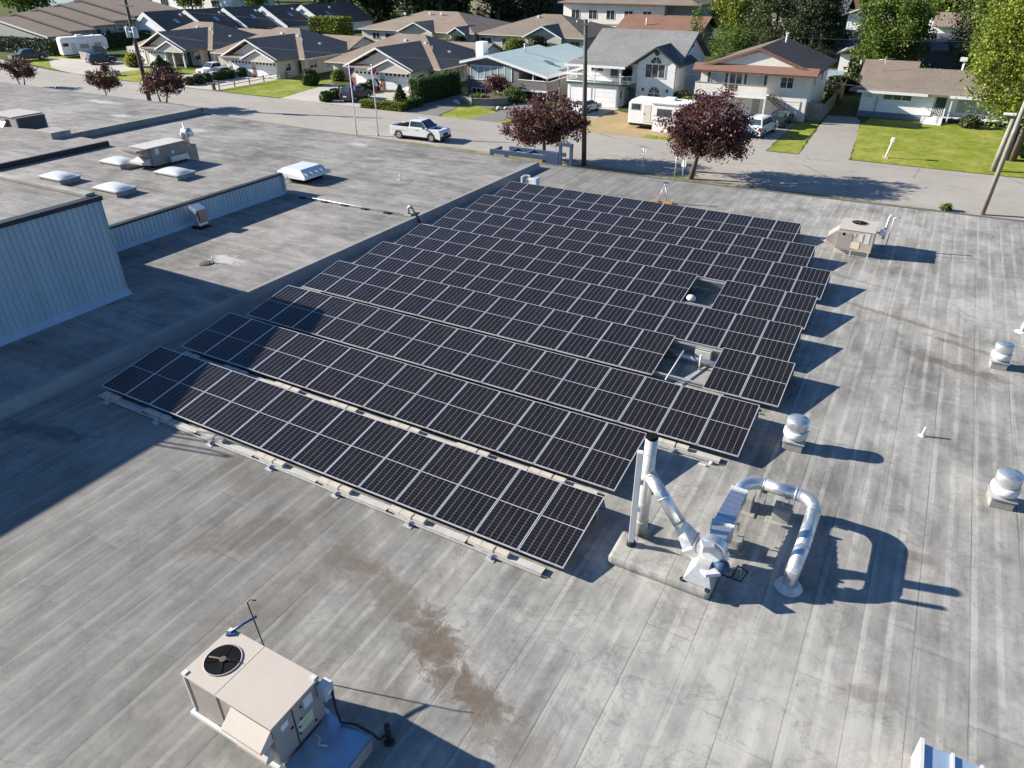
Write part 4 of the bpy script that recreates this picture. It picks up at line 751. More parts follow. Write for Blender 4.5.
m_sid_beige = siding('beige_siding', (0.58, 0.54, 0.47)); m_sid_white = siding('white_siding', (0.86, 0.86, 0.85)); m_sid_grey = siding('grey_brown_siding', (0.20, 0.185, 0.175)); m_sid_cream = siding('cream_siding', (0.60, 0.56, 0.46)); m_sid_green = siding('grey_green_siding', (0.34, 0.37, 0.33)); m_sid_yellow = siding('pale_yellow_siding', (0.42, 0.43, 0.28)); m_sid_dark = siding('dark_grey_siding', (0.07, 0.075, 0.08))
m_stucco = M('cream_stucco', (0.74, 0.71, 0.64), 0.9, var=0.07, scale=1.0, bump=0.3); m_stw = M('white_stucco', (0.86, 0.86, 0.84), 0.9, var=0.05, scale=1.0, bump=0.25); m_stg = M('grey_stucco', (0.36, 0.36, 0.33), 0.9, var=0.15, scale=0.6, bump=0.3)
m_brick = M('red_brown_brick', (0.22, 0.12, 0.085), 0.9, var=0.2, scale=4); m_wood = M('weathered_wood', (0.30, 0.24, 0.18), 0.85, var=0.2, scale=2); m_green = M('dark_green_trim', (0.035, 0.075, 0.06), 0.5)
m_gar = siding('garage_door_white', (0.86, 0.85, 0.83), 0.55, 0.5); m_pole = M('dark_treated_wood_pole', (0.10, 0.092, 0.075), 0.85, var=0.25, scale=1.5); m_poleg = M('grey_weathered_pole', (0.26, 0.24, 0.21), 0.85, var=0.2, scale=1.5)
m_patina = M('dark_skylight_glass', (0.10, 0.20, 0.25), 0.1, 0, 0.6)

def win(T, ax, pl, a0, a1, z0, z1, cols=2, rows_=1, frame=m_white, glass=m_glass, fw_=0.07):
    """window: frame part with a pane child; ax 'y' faces -y on plane y=pl, 'x' faces +x on plane x=pl"""
    def bx(q, u0, u1, v0, v1, d0, d1):
        if ax == 'y': q.box(u0, u1, pl-d1, pl-d0, v0, v1)
        elif ax == 'x': q.box(pl+d0, pl+d1, u0, u1, v0, v1)
        else: q.box(pl-d1, pl-d0, u0, u1, v0, v1)
    q = MB(); d = 0.06
    bx(q, a0-fw_, a1+fw_, z0-fw_, z0, 0.003, d); bx(q, a0-fw_, a1+fw_, z1, z1+fw_, 0.003, d); bx(q, a0-fw_, a0, z0, z1, 0.003, d); bx(q, a1, a1+fw_, z0, z1, 0.003, d)
    for k in range(1, cols): u = a0+(a1-a0)*k/cols; bx(q, u-fw_/2, u+fw_/2, z0, z1, 0.003, d-0.012)
    for k in range(1, rows_): v = z0+(z1-z0)*k/rows_; bx(q, a0, a1, v-0.025, v+0.025, 0.004, d-0.02)
    f = gpart(T, 'window', q, frame); q = MB(); bx(q, a0, a1, z0, z1, 0.005, 0.02); gpart(f, 'pane', q, glass); return f
def gdoor(T, x0, x1, pl, z1=2.15, lites=6, ax='y', mat=None):
    q = MB()
    if ax == 'y': q.box(x0, x1, pl-0.03, pl-0.004, 0.01, z1)
    else: q.box(pl+0.004, pl+0.03, x0, x1, 0.01, z1)
    f = gpart(T, 'garage_door', q, mat or m_gar)
    if lites:
        w = (x1-x0)/lites
        for k in range(lites):
            q = MB(); a, b_ = x0+w*(k+0.22), x0+w*(k+0.78)
            if ax == 'y': q.box(a, b_, pl-0.036, pl-0.031, z1-0.45, z1-0.16)
            else: q.box(pl+0.031, pl+0.036, a, b_, z1-0.45, z1-0.16)
            gpart(f, 'pane', q, m_dark)
    q = MB()
    if ax == 'y':
        for a, b_, c, e in ((x0-0.12, x0-0.002, 0, z1+0.12), (x1+0.002, x1+0.12, 0, z1+0.12), (x0, x1, z1+0.002, z1+0.12)): q.box(a, b_, pl-0.05, pl-0.003, c+0.01, e)
        gpart(f, 'door_frame', q, m_cream)
    return f
def door(T, ax, pl, a0, a1, z0, z1, mat):
    q = MB()
    if ax == 'y': q.box(a0, a1, pl-0.04, pl-0.004, z0, z1)
    else: q.box(pl+0.004, pl+0.04, a0, a1, z0, z1)
    f = gpart(T, 'door', q, mat); q = MB(); h = a0+0.1
    if ax == 'y': q.box(h, h+0.06, pl-0.08, pl-0.041, z0+0.95, z0+1.05)
    else: q.box(pl+0.041, pl+0.08, h, h+0.06, z0+0.95, z0+1.05)
    gpart(f, 'handle', q, m_galv_d); return f
def gable_roof(q, a0, a1, b0, b1, ze, zr, axis, mid=None, th=0.2, ze1=None):
    """ridge along axis ('x' or 'y'), eaves at b0 and b1"""
    m = (b0+b1)/2 if mid is None else mid; e1 = ze if ze1 is None else ze1
    q.prism([(b0, ze), (m, zr), (b1, e1), (b1, e1-th), (m, zr-th), (b0, ze-th)], a0, a1, axis); return q
def gable_wall(q, a0, a1, b0, b1, ze, zr, axis, mid=None, ze1=None):
    m = (b0+b1)/2 if mid is None else mid; e1 = ze if ze1 is None else ze1
    q.prism([(b0, 0.0), (b0, ze), (m, zr), (b1, e1), (b1, 0.0)], a0, a1, axis); return q
def hip_roof(q, x0, x1, y0, y1, ze, h, th=0.18):
    w = min(x1-x0, y1-y0)/2; zr = ze+h
    if x1-x0 >= y1-y0: r0, r1 = (x0+w, (y0+y1)/2, zr), (x1-w, (y0+y1)/2, zr)
    else: r0, r1 = ((x0+x1)/2, y0+w, zr), ((x0+x1)/2, y1-w, zr)
    b = [(x0, y0, ze), (x1, y0, ze), (x1, y1, ze), (x0, y1, ze)]; lo = [(a, c, ze-th) for a, c, _ in b]
    if x1-x0 >= y1-y0: q.quad(b[0], b[1], r1, r0); q.quad(b[1], b[2], r1); q.quad(b[2], b[3], r0, r1); q.quad(b[3], b[0], r0)
    else: q.quad(b[0], b[1], r0); q.quad(b[1], b[2], r1, r0); q.quad(b[2], b[3], r1); q.quad(b[3], b[0], r0, r1)
    for i in range(4): j = (i+1) % 4; q.quad(lo[i], lo[j], b[j], b[i])
    q.quad(*reversed(lo)); return q
def rake(T, plane, b0, b1, ze, zr, axis, mid=None, ze1=None, mat=None, h=0.22, d=0.06):
    m = (b0+b1)/2 if mid is None else mid; e1 = ze if ze1 is None else ze1
    q = MB()
    for (p, zp), (r, zq) in (((b0, ze), (m, zr)), ((m, zr), (b1, e1))):
        q.prism([(p, zp-h), (r, zq-h), (r, zq+0.012), (p, zp+0.012)], plane-d, plane-0.003, axis)
    gpart(T, 'fascia', q, mat or m_white)
def rvents(T, pts, mat=None):
    for x, y, z in pts:
        q = MB(); q.box(x-0.2, x+0.2, y-0.2, y+0.2, z-0.25, z+0.22); gpart(T, 'roof_vent', q, mat or m_white)

# ------------------------------------------------------------------ three ranch duplexes along the street (built once, copied)
def ranch(ox, oy, label, porch=False):
    T = thing('ranch_house', label, 'house', (ox, oy, GZ), 0, 'taupe roofed ranch houses with twin garages')
    def X(v): return ox+v
    def Y(v): return oy+v
    q = MB(); q.box(*((X(-10.4), X(0.2)) if porch else (X(-5.1), X(5.5))), Y(0), Y(8), 0, 2.62)
    if porch: q.box(X(0.2), X(5.5), Y(2.5), Y(8), 0, 2.62)
    q.box(X(-12.4), X(6.2), Y(4.2), Y(19), 0, 2.62); gpart(T, 'wall', q, m_sid_beige)
    q = MB(); q.prism([(X(-5.0), 2.62), (X(0.0), 4.82), (X(5.4), 2.62)], Y(0.0), Y(6), 'y'); gpart(T, 'gable_wall', q, m_sid_beige)
    r = gpart(T, 'roof', gable_roof(MB(), Y(-0.6), Y(11.6), X(-6.1), X(6.1), 2.82, 5.40, 'y', mid=X(0)), m_sh_taupe, 'front gable roof')
    rake(T, Y(-0.6), X(-6.1), X(6.1), 2.82, 5.40, 'y', mid=X(0), mat=m_white)
    q = MB(); gable_roof(q, Y(-1.2), Y(4), X(-1.2), X(6.15), 2.70, 4.16, 'y', mid=X(2.5), th=0.16); gpart(T, 'roof', q, m_sh_taupe, 'small nested gable roof')
    rake(T, Y(-1.2), X(-1.2), X(6.15), 2.70, 4.16, 'y', mid=X(2.5), mat=m_white)
    q = MB(); q.prism([(X(-0.6), 2.56), (X(2.5), 3.92), (X(5.5), 2.56)], Y(-1.0), Y(-0.02), 'y'); gpart(T, 'gable_wall', q, m_sid_beige)
    q = MB(); q.box(X(-0.5), X(5.45), Y(-1.0), Y(-0.02), 2.36, 2.55); q.box(X(-5.3), X(-0.52), Y(-0.75), Y(-0.02), 2.5, 2.62); gpart(T, 'soffit', q, m_cream)
    q = MB(); q.prism([(Y(-0.95), 2.66), (Y(0), 3.06), (Y(0), 2.64)], X(-6.0), X(-1.25), 'x'); gpart(T, 'pent_roof', q, m_sh_taupe)
    if porch:
        gdoor(T, X(-9.9), X(-5.6), Y(0), 2.3); gdoor(T, X(-4.7), X(-0.4), Y(0), 2.3)
        for xx in (0.6, 2.6, 5.2): gpart(T, 'porch_post', MB().box(X(xx)-0.12, X(xx)+0.12, Y(-0.7), Y(-0.46), 0, 2.4), m_white)
        door(T, 'y', Y(2.5), X(2.2), X(3.2), 0, 2.1, m_green); win(T, 'y', Y(2.5), X(0.9), X(1.9), 0.7, 2.0, 1); win(T, 'y', Y(2.5), X(3.8), X(5.0), 0.6, 2.0, 2)
    else:
        gdoor(T, X(-4.5), X(-0.15), Y(0), 2.3); gdoor(T, X(0.75), X(5.1), Y(0), 2.3)
        for xa, xb in ((-0.0, 0.6), (-5.12, -4.64)): gpart(T, 'brick_pier', MB().box(X(xa), X(xb), Y(-0.08), Y(-0.003), 0, 1.3), m_brick)
    rr_ = gpart(T, 'roof', hip_roof(MB(), X(-13.2), X(7.8), Y(3.5), Y(19.5), 2.6, 3.44), m_sh_taupe, 'main hipped roof')
    q = MB(); q.box(X(-1), X(7.0), Y(14.0), Y(23.4), 0, 2.6); gpart(T, 'wall', q, m_sid_beige)
    gpart(T, 'roof', gable_roof(MB(), X(-2), X(7.3), Y(13.6), Y(23.8), 2.62, 4.55, 'x'), m_sh_taupe, 'rear wing roof'); q = MB(); q.prism([(Y(14.0), 2.6), (Y(18.7), 4.3), (Y(23.4), 2.6)], X(6.8), X(7.0), 'x'); gpart(T, 'gable_wall', q, m_sid_beige)
    q = MB(); q.box(X(7.22), X(7.30), Y(13.6), Y(23.8), 2.3, 2.45); q.box(X(-13.2), X(7.8), Y(3.36), Y(3.497), 2.46, 2.58); q.box(X(7.803), X(7.92), Y(3.4), Y(19.5), 2.46, 2.58); q.box(X(5.6), X(5.72), Y(-1.2), Y(3.3), 2.5, 2.62); gpart(T, 'gutter', q, m_cream)
    win(T, 'x', X(6.2), Y(6.0), Y(7.6), 0.9, 2.1, 2); win(T, 'x', X(6.2), Y(9.6), Y(11.8), 0.5, 2.1, 2, glass=m_curt); win(T, 'x', X(5.5), Y(1.4), Y(2.6), 1.0, 2.0, 1); door(T, 'y', Y(4.2), X(5.62), X(6.15), 0.0, 2.05, m_green)
    q = MB()
    for xx, yy in ((6.9, 3.9), (7.4, 5.4)): q.box(X(xx)-0.08, X(xx)+0.08, Y(yy)-0.08, Y(yy)+0.08, 0, 2.42)
    gpart(T, 'porch_post', MB().box(X(7.3)-0.08, X(7.3)+0.08, Y(4.0)-0.08, Y(4.0)+0.08, 0, 2.42), m_white)
    rvents(T, [(X(1.3), Y(9.4), 5.05), (X(-2.6), Y(9.8), 5.25)]); rvents(T, [(X(4.6), Y(10.6), 3.95)], m_galv_d)
    q = MB(); q.tube([(X(3.4), Y(8.0), 4.3), (X(3.4), Y(8.0), 5.0)], 0.05, 8); gpart(T, 'vent_pipe', q, m_white)
    return T
h0 = ranch(-68.8, 84.6, 'taupe roofed ranch house with twin garages beside the tall dark hedge')
dup(h0, (-94.5, 85.3, GZ), 0, 'taupe roofed ranch house with twin garages behind the lawn with the rail fence')
ranch(-118.5, 88.3, 'taupe roofed ranch house partly behind the left utility pole', True)

# ------------------------------------------------------------------ grey house with the low turquoise roof
T = thing('blue_roofed_house', 'grey house with a low pale turquoise roof and a covered deck', 'house', (-50, 90, GZ))
q = MB(); gable_wall(q, 86.5, 99.5, -55.7, -47.8, 4.05, 4.72, 'y', mid=-52.3, ze1=3.75); gpart(T, 'wall', q, m_sid_grey)
q = MB(); q.box(-47.79, -43.8, 90.5, 98.5, 0, 3.2); gpart(T, 'wall', q, m_sid_grey)
q = MB(); gable_roof(q, 85.9, 100.3, -56.4, -43.4, 4.15, 5.05, 'y', mid=-52.2, th=0.22, ze1=2.98); q.prism([(-50.9, 4.72), (-46.0, 3.6), (-46.0, 3.4), (-50.9, 4.5)], 100.302, 107, 'y'); gpart(T, 'roof', q, m_turq)
rake(T, 85.9, -56.4, -43.4, 4.15, 5.05, 'y', mid=-52.2, ze1=2.98, h=0.30)
q = MB(); q.box(-43.398, -43.3, 85.86, 100.3, 2.72, 3.0); gpart(T, 'fascia', q, m_white)
win(T, 'y', 86.5, -55.0, -48.9, 2.05, 3.62, 6, 1, glass=m_curt, fw_=0.10); win(T, 'y', 86.5, -54.9, -52.9, 0.12, 0.85, 3, 1, fw_=0.10)
q = MB(); q.box(-51.4, -49.0, 86.44, 86.497, 0.5, 0.9); gpart(T, 'vent_grille', q, m_white)
q = MB(); q.box(-47.79, -43.75, 86.5, 90.45, 1.0, 1.2); gpart(T, 'deck_floor', q, m_wood)
q = MB(); q.box(-47.8, -43.72, 86.42, 86.497, 1.22, 2.28); q.box(-43.78, -43.70, 86.5, 98, 1.22, 2.2); gpart(T, 'deck_parapet', q, m_sid_grey)
q = MB(); q.box(-47.8, -43.7, 86.36, 86.54, 2.282, 2.36); q.box(-43.82, -43.66, 86.545, 98, 2.2, 2.28); q.box(-47.8, -43.7, 86.38, 86.497, 0.98, 1.2); gpart(T, 'deck_rail', q, m_white)
for xx, yy in ((-43.78, 86.6), (-45.8, 86.6), (-43.76, 90), (-43.76, 94)):
    q = MB(); q.box(xx-0.06, xx+0.06, yy-0.06, yy+0.06, 2.3 if xx < -44 else 0.0, 3.0); gpart(T, 'post', q, m_white)
win(T, 'y', 90.5, -47.4, -45.2, 1.3, 2.7, 2)
q = MB(); q.tube([(-51.0, 94, 4.6), (-51.0, 94, 5.6)], 0.1, 10); q.lathe([(0.18, 5.6), (0.16, 5.75)], (-51.0, 94, 0), 10); gpart(T, 'flue', q, m_galv_d)
q = MB(); q.box(-56.9, -55.75, 90.8, 92.2, 0, 6.0); gpart(T, 'chimney', q, m_stw)
q = MB(); q.obox((-46.4, 92.2, 3.86), (1.3, 0.8, 0.10), 0, tilt=('Y', 0.235)); gpart(T, 'skylight', q, m_patina)

# ------------------------------------------------------------------ white two storey house with arched window
T = thing('gabled_white_house', 'white two storey house with grey roof, balcony over the garage and an arched window', 'house', (-34, 93, GZ))
q = MB(); gable_wall(q, -39.6, -28.0, 89.2, 100.6, 4.75, 7.5, 'x'); gpart(T, 'wall', q, m_sid_white)
gpart(T, 'roof', gable_roof(MB(), -40.1, -27.4, 88.4, 101.3, 4.75, 7.95, 'x'), m_sh_grey, 'main grey shingle roof')
q = MB()
for (p, zp), (r, zq) in (((88.4, 4.75), (94.85, 7.95)), ((94.85, 7.95), (101.3, 4.75))): q.prism([(p, zp-0.24), (r, zq-0.24), (r, zq+0.01), (p, zp+0.01)], -27.397, -27.33, 'x')
gpart(T, 'fascia', q, m_green)
q = MB(); gable_wall(q, 88.0, 92, -32.4, -27.75, 4.95, 6.45, 'y'); gpart(T, 'wall', q, m_sid_white)
gpart(T, 'roof', gable_roof(MB(), 87.4, 94.4, -33.1, -27.1, 4.85, 6.80, 'y'), m_sh_slate, 'front gable roof')
rake(T, 87.4, -33.1, -27.1, 4.85, 6.80, 'y', mat=m_green, h=0.18)
win(T, 'y', 88.0, -31.35, -29.0, 3.45, 4.85, 3)
def fanlight(T, cx, y, z, r):
    q = MB(); n = 12; P = [(cx+r*math.cos(PI*k/n), z+r*math.sin(PI*k/n)) for k in range(n+1)]; I = [(cx+(r-0.09)*math.cos(PI*k/n), z+0.02+(r-0.09)*math.sin(PI*k/n)) for k in range(n+1)]
    for k in range(n): q.prism([P[k], P[k+1], I[k+1], I[k]], y-0.06, y-0.003, 'y')
    for k in (3, 6, 9): a = PI*k/n; q.prism([(cx+0.03, z), (cx+r*math.cos(a)+0.025, z+r*math.sin(a)), (cx+r*math.cos(a)-0.025, z+r*math.sin(a)), (cx-0.03, z)], y-0.05, y-0.004, 'y')
    f = gpart(T, 'fanlight', q, m_white); q = MB(); q.prism(P, y-0.02, y-0.005, 'y'); gpart(f, 'pane', q, m_glass)
fanlight(T, -30.15, 88.0, 5.0, 0.72); win(T, 'y', 88.0, -30.85, -29.35, 0.85, 1.65, 2, 2); fanlight(T, -30.1, 88.0, 1.74, 0.75)
q = MB(); q.lathe([(0.30, -0.03), (0.30, 0.03)], (0, 0, 0), 16); M4 = Matrix.Translation((-30.1, 87.96, 6.1)) @ Matrix.Rotation(R(90), 4, 'X'); q.v = [tuple(M4 @ Vector(v)) for v in q.v]; gpart(T, 'round_vent', q, m_green)
q = MB(); q.box(-40.6, -33.9, 86.0, 89.1, 0, 2.45); gpart(T, 'wall', q, m_sid_white, 'garage wall')
gdoor(T, -40.2, -37.5, 86.0, 2.05, 0); gdoor(T, -36.9, -34.2, 86.0, 2.05, 0)
q = MB(); q.prism([(-40.8, 85.75), (-33.6, 85.75), (-32.9, 86.1), (-32.5, 86.7), (-32.45, 87.95), (-40.8, 87.95)], 2.46, 2.66, 'z'); gpart(T, 'balcony_floor', q, m_green)
edge = [(-40.7, 88.9), (-40.7, 85.85), (-33.6, 85.85), (-33.0, 86.15), (-32.6, 86.7), (-32.5, 87.9)]
q = MB()
for (xa, ya), (xb, yb) in zip(edge, edge[1:]):
    q.tube([(xa, ya, 3.58), (xb, yb, 3.58)], 0.045, 6); q.tube([(xa, ya, 2.76), (xb, yb, 2.76)], 0.03, 6)
    L_ = math.hypot(xb-xa, yb-ya); n = max(2, int(L_/0.16))
    for k in range(n): f = k/n; q.tube([(xa+(xb-xa)*f, ya+(yb-ya)*f, 2.67), (xa+(xb-xa)*f, ya+(yb-ya)*f, 3.58)], 0.015, 4, caps=False)
gpart(T, 'railing', q, m_white)
q = MB(); q.prism([(85.7, 4.62), (88.5, 4.92), (88.5, 4.76), (85.7, 4.46)], -40.9, -33.15, 'x'); gpart(T, 'porch_roof', q, m_sh_grey)
q = MB(); q.box(-40.95, -33.1, 85.6, 85.697, 4.42, 4.68); q.box(-40.1, -27.4, 88.3, 88.397, 4.52, 4.76); gpart(T, 'gutter', q, m_white)
for xx, yy in ((-40.6, 85.95), (-37.0, 85.95), (-33.75, 85.95)):
    q = MB(); q.box(xx-0.07, xx+0.07, yy-0.07, yy+0.07, 2.67, 4.44); gpart(T, 'post', q, m_white)
win(T, 'y', 89.2, -38.9, -37.3, 3.6, 4.4, 2); door(T, 'y', 89.2, -34.8, -33.5, 2.68, 4.5, m_dark); win(T, 'y', 89.2, -36.3, -35.3, 2.9, 4.4, 1)
win(T, 'x', -33.9, 86.6, 87.2, 0.9, 1.9, 1); door(T, 'y', 88.0, -33.3, -32.5, 0, 2.1, m_green); win(T, 'y', 89.2, -33.75, -33.35, 0.6, 2.0, 1)
win(T, 'x', -28.0, 91.4, 92.4, 3.5, 4.3, 1); q = MB(); q.box(-27.998, -27.95, 94.5, 95.2, 6.2, 6.8); gpart(T, 'gable_vent', q, m_green)
for xx, zz in ((-33.3, 1.9), (-31.5, 1.9), (-28.5, 1.9)):
    q = MB(); q.box(xx-0.1, xx+0.1, 87.86, 87.997, zz, zz+0.3); gpart(T, 'wall_lamp', q, m_black)
q = MB(); q.tube([(-27.7, 88.1, 0), (-27.7, 88.1, 4.7)], 0.05, 6); gpart(T, 'downpipe', q, m_galv_d)

# ------------------------------------------------------------------ cream two storey house with balcony and outside stair
T = thing('balcony_house', 'cream two storey house with brown gable roof, long balcony and outside stair', 'house', (-18.5, 93, GZ))
q = MB(); gable_wall(q, 87.5, 100, -24.5, -12.6, 4.95, 6.85, 'y', mid=-18.3); gpart(T, 'wall', q, m_stucco)
gpart(T, 'roof', gable_roof(MB(), 87.2, 100.8, -25.2, -11.9, 4.95, 7.25, 'y', mid=-18.3), m_sh_dark, 'dark brown gable roof')
rake(T, 87.2, -25.2, -11.9, 4.95, 7.25, 'y', mid=-18.3, mat=m_sh_red, h=0.3)
q = MB(); q.prism([(86.3, 4.72), (87.498, 5.45), (87.498, 4.72)], -25.3, -11.8, 'x'); gpart(T, 'pent_roof', q, m_sh_red)
q = MB(); q.box(-25.3, -11.8, 86.2, 86.298, 4.66, 4.84); gpart(T, 'gutter', q, M('brown_gutter', (0.12, 0.06, 0.045), 0.5))
for a0, a1 in ((-23.3, -21.8), (-19.2, -17.5)):
    win(T, 'y', 87.5, a0, a1, 3.3, 4.45, 1, glass=m_curt)
    for u in (a0-0.38, a1+0.10):
        q = MB(); q.box(u, u+0.28, 87.43, 87.495, 3.22, 4.53); gpart(T, 'shutter', q, m_sid_dark)
q = MB(); q.box(-21.25, -19.75, 87.44, 87.496, 2.72, 4.6); f = gpart(T, 'patio_door', q, m_white); q = MB(); q.box(-21.17, -20.55, 87.42, 87.438, 2.8, 4.52); q.box(-20.45, -19.83, 87.42, 87.438, 2.8, 4.52); gpart(f, 'pane', q, m_glass)
win(T, 'y', 87.5, -15.6, -14.3, 3.35, 4.4, 2)
q = MB(); q.box(-24.5, -16.5, 85.5, 87.49, 2.35, 2.6); gpart(T, 'balcony_floor', q, m_white)
for bx_ in ((-24.5, -21.4, 85.5, 85.56), (-19.7, -16.55, 85.5, 85.56), (-24.5, -24.44, 85.57, 87.4)): gpart(T, 'balcony_panel', MB().box(*bx_, 2.602, 3.62), m_stucco)
q = MB(); q.box(-24.55, -16.5, 85.46, 85.6, 3.622, 3.70); gpart(T, 'handrail', q, m_wood)
q = MB()
for k in range(4): q.box(-21.38, -19.72, 85.51, 85.55, 2.75+k*0.22, 2.79+k*0.22)
gpart(T, 'balcony_bars', q, m_wood)
for xx in (-24.4, -20.4, -16.6):
    q = MB(); q.box(xx-0.09, xx+0.09, 85.52, 85.7, 0, 2.348); gpart(T, 'post', q, m_stucco)
q = MB(); n = 12
for k in range(n):
    x = -16.45+k*0.27; z = 2.5-k*0.2; q.box(x, x+0.29, 86.3, 87.4, z-0.06, z)
gpart(T, 'stair', q, m_wood)
q = MB(); q.prism([(-16.5, 3.55), (-13.2, 1.05), (-13.2, 0.98), (-16.5, 3.47)], 86.26, 86.32, 'y'); q.prism([(-16.5, 2.5), (-13.2, 0.05), (-13.2, -0.0), (-16.5, 2.30)], 86.26, 86.32, 'y')
for k in range(8): x = -16.4+k*0.45; z = 2.45-k*0.34; q.box(x, x+0.05, 86.27, 86.31, z, z+1.0)
gpart(T, 'stair_railing', q, m_wood)
gdoor(T, -15.9, -13.3, 87.5, 1.95, 0); door(T, 'y', 87.5, -18.3, -17.5, 0, 2.05, m_sid_green); win(T, 'y', 87.5, -23.6, -21.6, 0.8, 1.9, 2); win(T, 'x', -12.6, 90, 91.2, 3.3, 4.3, 2); win(T, 'x', -12.6, 95, 96.2, 3.3, 4.3, 2); win(T, 'x', -12.6, 91.5, 92.3, 0.9, 1.7, 1)
q = MB(); q.tube([(-17.5, 97, 6.7), (-17.5, 97, 7.9)], 0.1, 8); q.box(-17.7, -17.3, 96.8, 97.2, 7.9, 8.0); gpart(T, 'flue', q, m_white)
q = MB(); q.obox((-15.6, 97.6, 6.18), (1.6, 0.9, 0.14), 0, tilt=('Y', 0.345)); gpart(T, 'skylight', q, m_white)

# ------------------------------------------------------------------ small white bungalow
T = thing('white_bungalow', 'small white bungalow with a tan shingle roof, blue grey base and white front steps', 'house', (-2, 98, GZ))
q = MB(); q.box(-7.8, -0.5, 94, 104, 0.62, 2.75); q.box(-0.502, 9.5, 95.2, 104, 0.62, 2.75); gpart(T, 'wall', q, m_stw)
q = MB(); q.box(-7.84, -0.46, 93.96, 104.04, 0, 0.618); q.box(-0.45, 9.54, 95.16, 104.04, 0, 0.618); gpart(T, 'foundation', q, M('blue_grey_foundation', (0.16, 0.20, 0.27), 0.85))
q = MB(); gable_roof(q, -8.3, 10, 93.4, 105, 2.85, 4.75, 'x'); gpart(T, 'roof', q, m_sh_tan); q = MB(); gable_roof(q, -9.0, -3.0, 98.8, 107.5, 3.0, 5.0, 'x'); gpart(T, 'roof', q, m_sh_tan, 'slightly higher rear roof')
q = MB(); q.prism([(94, 2.6), (99.2, 4.4), (104, 2.6)], -7.8, -7.6, 'x'); gpart(T, 'gable_wall', q, m_stw)
q = MB(); q.box(-8.3, -1.2, 93.28, 93.397, 2.6, 2.86); q.box(0.9, 10, 93.28, 93.397, 2.6, 2.86); gpart(T, 'gutter', q, m_white)
q = MB(); q.prism([(-9.2, 2.75), (-7.9, 3.0), (-7.9, 2.62), (-9.2, 2.62)], 93.6, 95.6, 'y'); gpart(T, 'pent_roof', q, m_sh_tan)
win(T, 'y', 94, -5.5, -2.75, 2.0, 2.5, 3, glass=m_glass); q = MB(); q.box(-7.2, -6.6, 93.95, 93.996, 2.1, 2.5); gpart(T, 'vent_grille', q, m_galv_d)
q = MB(); q.tube([(-6.1, 93.92, 0.4), (-6.1, 93.92, 2.2)], 0.05, 6); q.box(-6.3, -5.95, 93.86, 93.99, 1.4, 1.8); gpart(T, 'meter', q, m_galv_d)
q = MB(); q.box(-0.46, 9.4, 94.0, 95.15, 0.5, 0.62); gpart(T, 'porch_floor', q, m_white)
door(T, 'y', 95.2, -0.3, 0.7, 0.65, 2.55, m_green)
q = MB()
for k in range(4): q.box(-1.2, 0.7, 92.2+k*0.42, 92.62+k*0.42, 0, 0.13+k*0.13)
gpart(T, 'front_steps', q, m_white)
q = MB()
for xx in (-1.25, 0.75):
    q.prism([(92.1, 0.9), (93.9, 1.5), (93.9, 1.42), (92.1, 0.82)], xx-0.03, xx+0.03, 'x')
    for k in range(5): q.box(xx-0.03, xx+0.03, 92.15+k*0.4, 92.2+k*0.4, 0.05, 0.85+k*0.13)
for k in range(8): q.box(-0.5+k*0.16, -0.44+k*0.16, 94.0, 94.05, 0.62, 1.5)
gpart(T, 'railing', q, m_white)
win(T, 'y', 95.2, 1.8, 4.6, 1.0, 2.4, 3, glass=m_curt); win(T, 'y', 95.2, 5.8, 7.8, 1.0, 2.3, 2)
for xx in (1.2, 4.8):
    q = MB(); q.box(xx-0.06, xx+0.06, 93.6, 93.72, 0, 2.6); gpart(T, 'post', q, m_white)
q = MB(); q.tube([(1.4, 99.6, 4.3), (1.4, 99.6, 5.6)], 0.12, 8); q.box(0.9, 1.6, 99.4, 99.8, 5.6, 6.0); gpart(T, 'flue', q, m_white)
q = MB(); q.tube([(-6.4, 98, 4.2), (-6.5, 98, 5.9)], 0.02, 6); q.tube([(-7.2, 98, 5.5), (-5.5, 98, 5.75)], 0.02, 6); gpart(T, 'aerial', q, m_galv_d)

# ------------------------------------------------------------------ houses and blocks behind
T = thing('stepped_gable_house', 'long taupe roofed building with stepped gables behind the dark hedge at top left', 'house', (-170, 100, GZ))
for k in range(5):
    y0 = 91+k*5.2; y1 = y0+5.2 if k < 4 else y0+14; dz = 0.62*k; xe = -157.4-0.2*k; xr = xe-17
    gpart(T, 'wall', MB().prism([(xe+0.4-0.5, 0), (xe-0.1, 2.85+dz), (xr, 5.55+dz), (xr-17, 2.85+dz), (xr-17, 0)], y0+0.3, y1, 'y'), m_sid_green)
    gpart(T, 'roof', gable_roof(MB(), y0-0.1, y1+0.25, xr-18, xe+0.9, 2.95+dz, 5.85+dz, 'y', mid=xr), m_sh_taupe)
    rake(T, y0-0.1, xr-18, xe+0.9, 2.95+dz, 5.85+dz, 'y', mid=xr, mat=m_pole if k else m_cream, h=0.30)
    for m in range(2): win(T, 'x', xe-0.1, y0+0.8+m*2.1, y0+2.0+m*2.1, 0.9+dz, 2.2+dz, 1)
